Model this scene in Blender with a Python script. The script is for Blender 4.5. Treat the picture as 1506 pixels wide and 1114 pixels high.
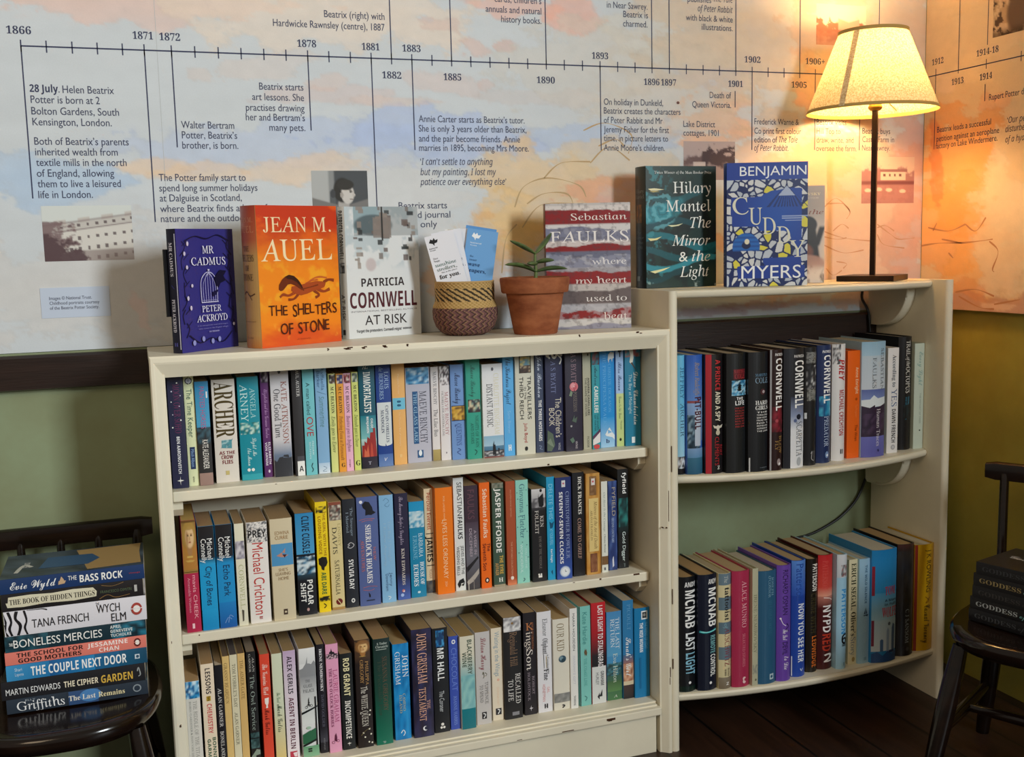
import bpy, bmesh, math, random
import numpy as np
from mathutils import Vector, Matrix
from mathutils.geometry import tessellate_polygon

for o in list(bpy.data.objects):
    bpy.data.objects.remove(o)
S = bpy.context.scene
COL = S.collection
PI = math.pi

# ------------------------------------------------------------------ camera
cam_d = bpy.data.cameras.new('camera')
cam = bpy.data.objects.new('camera', cam_d)
COL.objects.link(cam)
cam_d.sensor_fit = 'HORIZONTAL'
cam_d.sensor_width = 36.0
cam_d.lens = 37.47
cam_d.clip_start = 0.05
yaw, pitch, roll = math.radians(19.244), math.radians(7.024), math.radians(-1.4066)
fwd = Vector((math.sin(yaw) * math.cos(pitch), math.cos(yaw) * math.cos(pitch), -math.sin(pitch)))
rgt = Vector((math.cos(yaw), -math.sin(yaw), 0))
upv = rgt.cross(fwd)
rg2 = math.cos(roll) * rgt + math.sin(roll) * upv
up2 = -math.sin(roll) * rgt + math.cos(roll) * upv
cam.matrix_world = Matrix(((rg2.x, up2.x, -fwd.x, -0.0125), (rg2.y, up2.y, -fwd.y, -2.0171),
                           (rg2.z, up2.z, -fwd.z, 0.9911), (0, 0, 0, 1)))
S.camera = cam

# ------------------------------------------------------------------ light and exposure
S.view_settings.view_transform = 'Standard'
S.view_settings.look = 'None'
S.view_settings.gamma = 1.0
S.view_settings.use_curve_mapping = False
S.view_settings.exposure = 0.62
world = bpy.data.worlds.new('room_light')
S.world = world
world.use_nodes = True
world.node_tree.nodes['Background'].inputs[0].default_value = (1.0, 0.89, 0.74, 1)
world.node_tree.nodes['Background'].inputs[1].default_value = 0.15

def area_light(name, loc, target, sx, sy, power, color):
    d = bpy.data.lights.new(name, 'AREA')
    d.shape = 'RECTANGLE'
    d.size, d.size_y = sx, sy
    d.energy = power
    d.color = color
    o = bpy.data.objects.new(name, d)
    COL.objects.link(o)
    o.location = loc
    o.rotation_euler = (Vector(target) - Vector(loc)).to_track_quat('-Z', 'Y').to_euler()
    return o

area_light('window_daylight', (1.95, -3.15, 1.75), (0.50, 0.0, 0.90), 0.8, 0.9, 90, (0.90, 0.97, 1.0))
area_light('warm_room_light', (-1.1, -2.7, 2.2), (1.2, -0.2, 0.7), 1.0, 1.0, 11, (1.0, 0.76, 0.50))

S.cycles.max_bounces = 8
S.cycles.diffuse_bounces = 4
S.cycles.transmission_bounces = 6
S.cycles.caustics_reflective = False
S.cycles.caustics_refractive = False

# ------------------------------------------------------------------ colours and materials
def lin(h):
    """sRGB hex text to linear rgb"""
    out = []
    for i in (0, 2, 4):
        c = int(h[i:i + 2], 16) / 255
        out.append(c / 12.92 if c <= 0.04045 else ((c + 0.055) / 1.055) ** 2.4)
    return tuple(out)

def new_mat(name):
    m = bpy.data.materials.new(name)
    m.use_nodes = True
    nt = m.node_tree
    return m, nt, nt.nodes['Principled BSDF']

def node(nt, kind, **kw):
    n = nt.nodes.new(kind)
    for k, v in kw.items():
        if k in n.inputs:
            n.inputs[k].default_value = v
        else:
            setattr(n, k, v)
    return n

def obj_coord(nt, scale=(1, 1, 1)):
    tc = node(nt, 'ShaderNodeTexCoord')
    mp = node(nt, 'ShaderNodeMapping')
    mp.inputs['Scale'].default_value = scale
    nt.links.new(tc.outputs['Object'], mp.inputs['Vector'])
    return mp.outputs['Vector']

def noise_bump(nt, b, vec, scale, strength, dist=0.001, detail=4):
    n = node(nt, 'ShaderNodeTexNoise', Scale=scale, Detail=detail)
    nt.links.new(vec, n.inputs['Vector'])
    bp = node(nt, 'ShaderNodeBump', Strength=strength, Distance=dist)
    nt.links.new(n.outputs['Fac'], bp.inputs['Height'])
    nt.links.new(bp.outputs['Normal'], b.inputs['Normal'])
    return n

def print_mat(name, rough, spec=0.4, coat=0.0, grain=0.0):
    """ink on paper or card: the colour comes from what is printed there"""
    m, nt, b = new_mat(name)
    a = node(nt, 'ShaderNodeVertexColor', layer_name='Ink')
    src = a.outputs['Color']
    if grain:
        v = obj_coord(nt)
        n = node(nt, 'ShaderNodeTexNoise', Scale=420.0, Detail=2.0)
        nt.links.new(v, n.inputs['Vector'])
        r = node(nt, 'ShaderNodeMapRange')
        r.inputs['To Min'].default_value = 1 - grain
        r.inputs['To Max'].default_value = 1 + grain
        nt.links.new(n.outputs['Fac'], r.inputs['Value'])
        mx = node(nt, 'ShaderNodeVectorMath', operation='SCALE')
        nt.links.new(src, mx.inputs[0])
        nt.links.new(r.outputs['Result'], mx.inputs['Scale'])
        src = mx.outputs[0]
    nt.links.new(src, b.inputs['Base Color'])
    b.inputs['Roughness'].default_value = rough
    b.inputs['Specular IOR Level'].default_value = spec
    b.inputs['Coat Weight'].default_value = coat
    b.inputs['Coat Roughness'].default_value = 0.15
    return m

def flat_mat(name, hexc, rough, spec=0.5, var=0.0, vscale=8.0, bump=0.0, bscale=60.0, stretch=(1, 1, 1), metal=0.0, dark=None):
    """painted or plain surface with a little uneven colour and relief"""
    m, nt, b = new_mat(name)
    b.inputs['Roughness'].default_value = rough
    b.inputs['Specular IOR Level'].default_value = spec
    b.inputs['Metallic'].default_value = metal
    c = lin(hexc)
    b.inputs['Base Color'].default_value = (*c, 1)
    vec = obj_coord(nt, stretch)
    if var:
        n = node(nt, 'ShaderNodeTexNoise', Scale=vscale, Detail=5.0, Roughness=0.6)
        nt.links.new(vec, n.inputs['Vector'])
        rp = node(nt, 'ShaderNodeValToRGB')
        d = lin(dark) if dark else tuple(x * (1 - var) for x in c)
        rp.color_ramp.elements[0].position = 0.35
        rp.color_ramp.elements[1].position = 0.65
        rp.color_ramp.elements[0].color = (*d, 1)
        rp.color_ramp.elements[1].color = (*c, 1)
        nt.links.new(n.outputs['Fac'], rp.inputs['Fac'])
        nt.links.new(rp.outputs['Color'], b.inputs['Base Color'])
    if bump:
        noise_bump(nt, b, vec, bscale, bump)
    return m

M = {}
M['cover'] = print_mat('printed_cover', 0.38, 0.45)
M['jacket'] = print_mat('glossy_jacket', 0.30, 0.5)
M['sheet'] = print_mat('printed_sheet', 0.62, 0.25)
M['mural'] = print_mat('mural_print', 0.6, 0.25, grain=0.05)
M['weave'] = print_mat('dyed_basket_weave', 0.8, 0.2)
M['cream'] = flat_mat('cream_gloss_paint', 'e9e1ca', 0.42, 0.4, var=0.10, vscale=5.0, bump=0.12, bscale=90.0, stretch=(1, 1, 1))
M['chip'] = flat_mat('bare_chipped_wood', '4a2d1c', 0.8, 0.2)
M['chair'] = flat_mat('dark_varnished_wood', '1c100a', 0.16, 0.55, var=0.5, vscale=9.0, bump=0.05, bscale=30, stretch=(1, 1, 6), dark='0c0605')
M['rail'] = flat_mat('dark_stained_rail', '2a1a14', 0.38, 0.4, var=0.4, vscale=6.0, bump=0.25, bscale=25.0, stretch=(1, 8, 14))
M['green'] = flat_mat('old_green_wall_paint', '8f9d7d', 0.55, 0.3, var=0.14, vscale=5.0, bump=0.3, bscale=45.0, dark='868d6c')
M['green_warm'] = flat_mat('green_wall_warm_lit', 'a89c48', 0.55, 0.3, var=0.14, vscale=5.0, bump=0.3, bscale=45.0, dark='968a3c')  # green wall paint with the warm light on the right wall mixed into its colour
M['floor'] = None
M['stand'] = flat_mat('black_plastic', '141316', 0.4)
M['bronze'] = flat_mat('dark_bronze_metal', '2a1a14', 0.38, 0.5, metal=0.6, var=0.3, vscale=20)
M['brass'] = flat_mat('brass_socket', '8a6a2c', 0.35, 0.5, metal=0.8)
M['cord'] = flat_mat('black_rubber_flex', '0b0b0c', 0.5)
M['terra'] = flat_mat('terracotta_clay', 'ac6a46', 0.85, 0.2, var=0.4, vscale=16.0, bump=0.3, bscale=120.0, dark='84492e', stretch=(1, 1, 2.2))
M['soil'] = flat_mat('gritty_soil', '5a3a2a', 0.95, 0.1, var=0.6, vscale=120, bump=1.0, bscale=180, dark='2a1a12')
M['leaf'] = flat_mat('succulent_leaf', '5f7340', 0.4, 0.45, var=0.35, vscale=35, dark='3c4f30')
M['stem'] = flat_mat('green_stem', '6a7a48', 0.6, 0.3, var=0.3, vscale=30)

def make_floor_mat():
    m, nt, b = new_mat('dark_floorboards')
    tc = node(nt, 'ShaderNodeTexCoord')
    mp = node(nt, 'ShaderNodeMapping')
    mp.inputs['Rotation'].default_value = (0, 0, PI / 2)
    nt.links.new(tc.outputs['Object'], mp.inputs['Vector'])
    br = node(nt, 'ShaderNodeTexBrick', Scale=1.0)
    br.inputs['Color1'].default_value = (*lin('3a2418'), 1)
    br.inputs['Color2'].default_value = (*lin('2a1a12'), 1)
    br.inputs['Mortar'].default_value = (*lin('0a0605'), 1)
    br.inputs['Brick Width'].default_value = 1.6
    br.inputs['Row Height'].default_value = 0.13
    br.inputs['Mortar Size'].default_value = 0.003
    nt.links.new(mp.outputs['Vector'], br.inputs['Vector'])
    v2 = obj_coord(nt, (22, 2.2, 1))
    n = node(nt, 'ShaderNodeTexNoise', Scale=1.6, Detail=7.0, Roughness=0.65)
    nt.links.new(v2, n.inputs['Vector'])
    mx = node(nt, 'ShaderNodeMix', data_type='RGBA', blend_type='MULTIPLY')
    mx.inputs[0].default_value = 0.75
    nt.links.new(br.outputs['Color'], mx.inputs[6])
    rp = node(nt, 'ShaderNodeValToRGB')
    rp.color_ramp.elements[0].position = 0.3
    rp.color_ramp.elements[0].color = (0.25, 0.22, 0.2, 1)
    rp.color_ramp.elements[1].position = 0.7
    rp.color_ramp.elements[1].color = (1.3, 1.2, 1.1, 1)
    nt.links.new(n.outputs['Fac'], rp.inputs['Fac'])
    nt.links.new(rp.outputs['Color'], mx.inputs[7])
    nt.links.new(mx.outputs[2], b.inputs['Base Color'])
    b.inputs['Roughness'].default_value = 0.45
    bp = node(nt, 'ShaderNodeBump', Strength=0.4, Distance=0.002)
    nt.links.new(n.outputs['Fac'], bp.inputs['Height'])
    nt.links.new(bp.outputs['Normal'], b.inputs['Normal'])
    return m
M['floor'] = make_floor_mat()

def make_paper_mat():
    """edges of many pages: the stack's own tone with fine lines along the spine"""
    m, nt, b = new_mat('page_edges')
    a = node(nt, 'ShaderNodeVertexColor', layer_name='Ink')
    v = obj_coord(nt, (2600, 6, 6))
    n = node(nt, 'ShaderNodeTexNoise', Scale=1.0, Detail=3.0)
    nt.links.new(v, n.inputs['Vector'])
    r = node(nt, 'ShaderNodeMapRange')
    r.inputs['To Min'].default_value = 0.84
    r.inputs['To Max'].default_value = 1.26
    nt.links.new(n.outputs['Fac'], r.inputs['Value'])
    mx = node(nt, 'ShaderNodeVectorMath', operation='SCALE')
    nt.links.new(a.outputs['Color'], mx.inputs[0])
    nt.links.new(r.outputs['Result'], mx.inputs['Scale'])
    nt.links.new(mx.outputs[0], b.inputs['Base Color'])
    b.inputs['Roughness'].default_value = 0.85
    b.inputs['Specular IOR Level'].default_value = 0.15
    return m
M['pages'] = make_paper_mat()

def make_shade_mat():
    m = bpy.data.materials.new('lampshade_linen')
    m.use_nodes = True
    nt = m.node_tree
    for n in list(nt.nodes):
        if n.type != 'OUTPUT_MATERIAL':
            nt.nodes.remove(n)
    out = [n for n in nt.nodes if n.type == 'OUTPUT_MATERIAL'][0]
    v = obj_coord(nt)
    n1 = node(nt, 'ShaderNodeTexNoise', Scale=300.0, Detail=3.0)
    nt.links.new(v, n1.inputs['Vector'])
    rp = node(nt, 'ShaderNodeValToRGB')
    rp.color_ramp.elements[0].position = 0.36
    rp.color_ramp.elements[0].color = (*lin('c8b080'), 1)
    rp.color_ramp.elements[1].position = 0.62
    rp.color_ramp.elements[1].color = (*lin('e4d8b4'), 1)
    nt.links.new(n1.outputs['Fac'], rp.inputs['Fac'])
    d = node(nt, 'ShaderNodeBsdfDiffuse')
    t = node(nt, 'ShaderNodeBsdfTranslucent')
    nt.links.new(rp.outputs['Color'], d.inputs['Color'])
    nt.links.new(rp.outputs['Color'], t.inputs['Color'])
    mix = node(nt, 'ShaderNodeMixShader')
    mix.inputs[0].default_value = 0.16
    nt.links.new(d.outputs[0], mix.inputs[1])
    nt.links.new(t.outputs[0], mix.inputs[2])
    nt.links.new(mix.outputs[0], out.inputs['Surface'])
    return m
M['shade'] = make_shade_mat()

def make_bulb_mat():
    m, nt, b = new_mat('warm_bulb_glass')
    b.inputs['Base Color'].default_value = (1, 0.9, 0.7, 1)
    b.inputs['Emission Color'].default_value = (1.0, 0.64, 0.28, 1)
    b.inputs['Emission Strength'].default_value = 105.0
    return m
M['bulb'] = make_bulb_mat()

# ------------------------------------------------------------------ mesh helpers
class MB:
    """collects the faces of ONE mesh: vertices, faces, a colour per vertex, a material slot per face"""
    def __init__(self):
        self.v, self.f, self.c, self.m = [], [], [], []
        self.slot = 0

    def add(self, verts, faces, color=(1, 1, 1)):
        n = len(self.v)
        self.v.extend([tuple(p) for p in verts])
        if len(color) == len(verts) and hasattr(color[0], '__len__'):
            self.c.extend([tuple(c) for c in color])
        else:
            self.c.extend([tuple(color)] * len(verts))
        for f in faces:
            self.f.append([i + n for i in f])
            self.m.append(self.slot)
        return n

    def box(self, x0, x1, y0, y1, z0, z1, color=(1, 1, 1)):
        vs = [(x0, y0, z0), (x1, y0, z0), (x1, y1, z0), (x0, y1, z0), (x0, y0, z1), (x1, y0, z1), (x1, y1, z1), (x0, y1, z1)]
        self.add(vs, [(0, 3, 2, 1), (4, 5, 6, 7), (0, 1, 5, 4), (1, 2, 6, 5), (2, 3, 7, 6), (3, 0, 4, 7)], color)

    def rbox(self, x0, x1, y0, y1, z0, z1, r=0.002, color=(1, 1, 1)):
        """box with small chamfered edges"""
        bm = bmesh.new()
        bmesh.ops.create_cube(bm, size=1)
        for v in bm.verts:
            v.co = Vector((x0 + (v.co.x + .5) * (x1 - x0), y0 + (v.co.y + .5) * (y1 - y0), z0 + (v.co.z + .5) * (z1 - z0)))
        bmesh.ops.bevel(bm, geom=bm.edges[:], offset=r, segments=2, affect='EDGES', profile=0.6)
        self.bm(bm, color)

    def bm(self, bm, color=(1, 1, 1)):
        bm.verts.index_update()
        self.add([v.co for v in bm.verts], [[v.index for v in f.verts] for f in bm.faces], color)
        bm.free()

    def grid(self, nx, ny, fn, colors=None, color=(1, 1, 1)):
        """(nx+1)*(ny+1) grid; fn(u, v) -> point"""
        vs = [fn(i / nx, j / ny) for j in range(ny + 1) for i in range(nx + 1)]
        fs = [(j * (nx + 1) + i, j * (nx + 1) + i + 1, (j + 1) * (nx + 1) + i + 1, (j + 1) * (nx + 1) + i)
              for j in range(ny) for i in range(nx)]
        self.add(vs, fs, colors if colors is not None else color)

    def prism(self, pts, axis, a, b, color=(1, 1, 1)):
        """2D outline pts (counter-clockwise) pushed along an axis from a to b"""
        def p3(p, t):
            return {'x': (t, p[0], p[1]), 'y': (p[0], t, p[1]), 'z': (p[0], p[1], t)}[axis]
        n = len(pts)
        vs = [p3(p, a) for p in pts] + [p3(p, b) for p in pts]
        fs = [list(range(n))[::-1], list(range(n, 2 * n))] + [(i, (i + 1) % n, n + (i + 1) % n, n + i) for i in range(n)]
        if axis == 'y':
            fs = [f[::-1] for f in fs]
        self.add(vs, [list(f) for f in fs], color)

    def lathe(self, prof, n=48, center=(0, 0, 0), color=(1, 1, 1), sx=1.0, sy=1.0):
        cx, cy, cz = center
        vs = [(cx + r * sx * math.cos(2 * PI * i / n), cy + r * sy * math.sin(2 * PI * i / n), cz + z) for r, z in prof for i in range(n)]
        fs = [(j * n + i, j * n + (i + 1) % n, (j + 1) * n + (i + 1) % n, (j + 1) * n + i) for j in range(len(prof) - 1) for i in range(n)]
        self.add(vs, fs, color)

    def tube(self, pts, rad, n=12, color=(1, 1, 1)):
        """round bar through points; rad one number or one per point"""
        pts = [Vector(p) for p in pts]
        rads = rad if hasattr(rad, '__len__') else [rad] * len(pts)
        ring = []
        for k, p in enumerate(pts):
            d = (pts[min(k + 1, len(pts) - 1)] - pts[max(k - 1, 0)]).normalized()
            a = d.cross(Vector((0, 0, 1))) if abs(d.z) < .95 else d.cross(Vector((1, 0, 0)))
            a.normalize()
            b = d.cross(a)
            ring.append([p + (a * math.cos(2 * PI * i / n) + b * math.sin(2 * PI * i / n)) * rads[k] for i in range(n)])
        vs = [q for r in ring for q in r]
        fs = [(j * n + i, (j + 1) * n + i, (j + 1) * n + (i + 1) % n, j * n + (i + 1) % n) for j in range(len(pts) - 1) for i in range(n)]
        fs.append(list(range(n)))
        fs.append(list(range((len(pts) - 1) * n, len(pts) * n))[::-1])
        self.add(vs, fs, color)

    def build(self, name, mats, parent=None, smooth=False):
        me = bpy.data.meshes.new(name)
        me.from_pydata(self.v, [], self.f)
        if not isinstance(mats, (list, tuple)):
            mats = [mats]
        for mm in mats:
            me.materials.append(mm)
        if len(mats) > 1:
            me.polygons.foreach_set('material_index', self.m)
        at = me.color_attributes.new('Ink', 'FLOAT_COLOR', 'POINT')
        arr = np.ones((len(self.v), 4), dtype=np.float32)
        arr[:, :3] = np.array(self.c, dtype=np.float32).reshape(-1, 3)
        at.data.foreach_set('color', arr.ravel())
        if smooth:
            me.polygons.foreach_set('use_smooth', [True] * len(me.polygons))
            try:
                me.set_sharp_from_angle(angle=math.radians(40))
            except Exception:
                pass
        me.update()
        o = bpy.data.objects.new(name, me)
        COL.objects.link(o)
        if parent is not None:
            o.parent = parent
        return o

def tag(o, label=None, cat=None, group=None, kind=None):
    if label: o['label'] = label
    if cat: o['category'] = cat
    if group: o['group'] = group
    if kind: o['kind'] = kind
    return o

def thing(name, label, cat, loc=(0, 0, 0), rot=(0, 0, 0), group=None):
    o = bpy.data.objects.new(name, None)
    o.empty_display_size = 0.05
    COL.objects.link(o)
    o.location = loc
    o.rotation_euler = rot
    return tag(o, label, cat, group)

def part(name, mb, mat, parent, smooth=False, label=None):
    """part (or part of a part) built in room coordinates under an unrotated thing"""
    o = mb.build(name, mat, parent, smooth)
    o.location = -parent.location if parent.type == 'EMPTY' else (0, 0, 0)
    if label: o['label'] = label
    return o

def struct(name, mb, mat):
    return tag(mb.build(name, mat), kind='structure')

# ------------------------------------------------------------------ lettering
STY = {'B': (0x1D5D4, 0x1D5EE, 0x1D7EC), 'I': (0x1D608, 0x1D622, None), 'J': (0x1D63C, 0x1D656, None),
       'S': (0x1D400, 0x1D41A, 0x1D7CE), 's': (0x1D434, 0x1D44E, None), 'i': (0x1D434, 0x1D44E, None),
       'c': (0x1D4D0, 0x1D4EA, None), 'd': (None, None, None)}
SHEAR = {'s': -0.28}

def sty_char(ch, style):
    A, a, z = STY[style]
    if 'A' <= ch <= 'Z' and A: return chr(A + ord(ch) - 65)
    if 'a' <= ch <= 'z' and a: return '\u210e' if (a == 0x1D44E and ch == 'h') else chr(a + ord(ch) - 97)
    if '0' <= ch <= '9' and z: return chr(z + ord(ch) - 48)
    return ch

GLYPH = {}
def load_glyphs(chars):
    """outlines and advance widths of all characters: one per line of a few temporary texts"""
    chars = sorted(set(chars))
    GAP = 5.0
    def lines_mesh(bodies):
        c = bpy.data.curves.new('glyph', 'FONT')
        c.body = '\n'.join(bodies)
        c.resolution_u = 3
        c.fill_mode = 'FRONT'
        c.space_line = GAP
        o = bpy.data.objects.new('glyph', c)
        COL.objects.link(o)
        bpy.context.view_layer.update()
        e = o.evaluated_get(bpy.context.evaluated_depsgraph_get())
        m = e.to_mesh()
        vs = [(v.co.x, v.co.y) for v in m.vertices]
        fs = [list(p.vertices) for p in m.polygons]
        e.to_mesh_clear()
        bpy.data.objects.remove(o)
        bpy.data.curves.remove(c)
        out = [([], [], {}) for _ in bodies]
        for f in fs:
            k = int(math.floor((-vs[f[0]][1] + GAP / 2) / GAP + 0.0))
            k = max(0, min(len(bodies) - 1, k))
            V, F, ix = out[k]
            for i in f:
                if i not in ix:
                    ix[i] = len(V)
                    V.append((vs[i][0], vs[i][1] + k * GAP))
            F.append([ix[i] for i in f])
        return [(V, F) for V, F, ix in out]
    D = lines_mesh(['.'])[0][0]
    dmin, dmax, dtop = min(p[0] for p in D), max(p[0] for p in D), max(p[1] for p in D)
    wide = dmax - dmin
    for ch, (V, F) in zip(chars, lines_mesh([c + '.' for c in chars])):
        if not V:
            continue
        low = [p[0] for p in V if p[1] <= dtop + 1e-4]
        right = max(low)                                   # right edge of the full stop that follows
        dot = {i for i, p in enumerate(V) if p[0] >= right - wide - 1e-4 and p[1] <= dtop + 1e-4}
        keep = [i for i in range(len(V)) if i not in dot]
        ix = {o_: n_ for n_, o_ in enumerate(keep)}
        GLYPH[ch] = ([V[i] for i in keep], [[ix[i] for i in f] for f in F if all(i in ix for i in f)], right - dmax)

def line_of(text, style):
    """glyph outlines of one line at unit size, from x = 0; returns pieces and width"""
    new = {sty_char(ch, style) for ch in text if ch != ' '} - set(GLYPH)
    if new:
        load_glyphs(new)
    x, out, xmin, xmax = 0.0, [], 1e9, -1e9
    sh = SHEAR.get(style, 0.0)
    for ch in text:
        if ch == ' ':
            x += 0.27
            continue
        g = GLYPH.get(sty_char(ch, style))
        if g is None:
            continue
        vs = [(px + sh * py + x, py) for px, py in g[0]]
        if vs:
            xmin = min(xmin, min(p[0] for p in vs))
            xmax = max(xmax, max(p[0] for p in vs))
        out.append((vs, g[1]))
        x += g[2]
    if not out:
        return [], 0, 1
    return out, xmin, max(xmax - xmin, 1e-4)

CAP = {k: 0.70 for k in STY}
def measure_caps():
    for k in STY:
        g = GLYPH.get(sty_char('H', k))
        if g and g[0]:
            CAP[k] = max(p[1] for p in g[0])

def put_text(mb, text, style, fn, a0, a1, cap, color):
    """lay a line of text: fn(along, up) -> point; along runs a0..a1, capitals are cap tall"""
    pcs, x0, w = line_of(text, style)
    sx = (a1 - a0) / w
    sy = cap / CAP[style]
    for vs, fs in pcs:
        mb.add([fn(a0 + (p[0] - x0) * sx, p[1] * sy) for p in vs], fs, color)

load_glyphs([sty_char('H', k) for k in STY])
measure_caps()

# value noise for printed watercolour and pictures
def vnoise(X, Y, seed, octaves=4, gain=0.55):
    rs = np.random.RandomState(seed)
    out = np.zeros_like(X)
    amp, tot, f = 1.0, 0.0, 1.0
    T = rs.rand(64, 64)
    for _ in range(octaves):
        x, y = X * f, Y * f
        xi, yi = np.floor(x).astype(int), np.floor(y).astype(int)
        xf, yf = x - xi, y - yi
        xf, yf = xf * xf * (3 - 2 * xf), yf * yf * (3 - 2 * yf)
        g = lambda a, b: T[a % 64, b % 64]
        out += amp * ((g(xi, yi) * (1 - xf) + g(xi + 1, yi) * xf) * (1 - yf) + (g(xi, yi + 1) * (1 - xf) + g(xi + 1, yi + 1) * xf) * yf)
        tot += amp
        amp *= gain
        f *= 2.03
    return out / tot

def sstep(a, b, x):
    t = np.clip((x - a) / (b - a), 0, 1)
    return t * t * (3 - 2 * t)

# ================================================================== the room
XC = 1.6963          # face of the printed panel on the right wall; its back-wall twin lies in y = 0
mb = MB(); mb.box(-1.6, XC + 0.020, 0.003, 0.103, -0.02, 2.3)
struct('wall_back', mb, M['green'])
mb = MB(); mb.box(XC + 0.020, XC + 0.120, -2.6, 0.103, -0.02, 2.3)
struct('wall_right', mb, M['green_warm'])
mb = MB(); mb.box(-1.6, XC + 0.120, -2.6, 0.103, -0.06, 0.0)
struct('floor', mb, M['floor'])
mb = MB()
mb.prism([(-0.019, 0.7674), (-0.003, 0.764), (0.003, 0.764), (0.003, 0.8255), (-0.012, 0.8255), (-0.019, 0.8215)], 'x', -1.6, XC + 0.019)
struct('trim_1', mb, M['rail'])

# ================================================================== printed timeline panels
INKC = lin('3a3f5c')
def paint(X, Z, base, blobs, seed, scale):
    """thin washes of watercolour: ragged edges, streaks along the brush, paper showing through"""
    streak = vnoise(X * scale * .9 + 3, Z * scale * 4.5 + 8, seed, 5)
    fine = vnoise(X * scale * 7 + 1, Z * scale * 9 + 9, seed + 1, 4)
    wx = X + .10 * (vnoise(X * scale * .8 + 5, Z * scale * 1.2 + 2, seed + 2, 4) - .5)
    wz = Z + .07 * (vnoise(X * scale * .8 + 15, Z * scale * 1.2 + 12, seed + 3, 4) - .5)
    C = np.empty(X.shape + (3,))
    C[:] = base
    C *= (1 + 0.09 * (streak - 0.5) + 0.05 * (fine - .5))[..., None]
    for k, (cx, cz, rx, rz, col, a) in enumerate(blobs):
        nn = vnoise(X * scale * 2.2 + 11 * k, Z * scale * 4.2 + 5 * k, seed + 4 + k % 5, 6, .62)
        d = np.sqrt(((wx - cx) / (rx * 1.08)) ** 2 + ((wz - cz) / (rz * 1.08)) ** 2) + 1.5 * (nn - 0.5)
        m = a * .92 * (.35 * (1 - sstep(0.55, 1.15, d)) + .65 * (1 - sstep(0.80, 0.94, d)))
        m *= .72 + .45 * (streak - .3)
        rim = 0.07 * np.exp(-((d - 0.84) / 0.05) ** 2) * a
        c = np.array(lin(col)) * (1 + 0.16 * (fine - 0.5))[..., None]
        C = C * (1 - m[..., None]) + c * m[..., None]
        C *= (1 - rim)[..., None]
    return C

def raster(mb, img, fn):
    """img rows from the top; fn(u, v) -> point with v = 0 at the top"""
    ny, nx = img.shape[0] - 1, img.shape[1] - 1
    vs = [fn(i / nx, j / ny) for j in range(ny + 1) for i in range(nx + 1)]
    fs = [(j * (nx + 1) + i, (j + 1) * (nx + 1) + i, (j + 1) * (nx + 1) + i + 1, j * (nx + 1) + i + 1) for j in range(ny) for i in range(nx)]
    mb.add(vs, fs, [tuple(c) for c in img.reshape(-1, 3)])

def ribbon(mb, pts, w, fn, color, vary=0.0):
    """thin brush line through 2D points"""
    P = [Vector((p[0], p[1])) for p in pts]
    Q = []
    for k in range(len(P) - 1):
        for s in range(6):
            t = s / 6
            p0, p1, p2, p3 = P[max(k - 1, 0)], P[k], P[k + 1], P[min(k + 2, len(P) - 1)]
            Q.append(0.5 * ((2 * p1) + (p2 - p0) * t + (2 * p0 - 5 * p1 + 4 * p2 - p3) * t * t + (3 * p1 - p0 - 3 * p2 + p3) * t ** 3))
    Q.append(P[-1])
    vs = []
    for k, q in enumerate(Q):
        d = (Q[min(k + 1, len(Q) - 1)] - Q[max(k - 1, 0)])
        d = d.normalized() if d.length > 1e-9 else Vector((1, 0))
        nrm = Vector((-d.y, d.x)) * w * (1 - vary + vary * math.sin(k * .7)) * 0.5
        vs += [fn(*(q + nrm)), fn(*(q - nrm))]
    mb.add(vs, [(2 * k, 2 * k + 1, 2 * k + 3, 2 * k + 2) for k in range(len(Q) - 1)], color)

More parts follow.
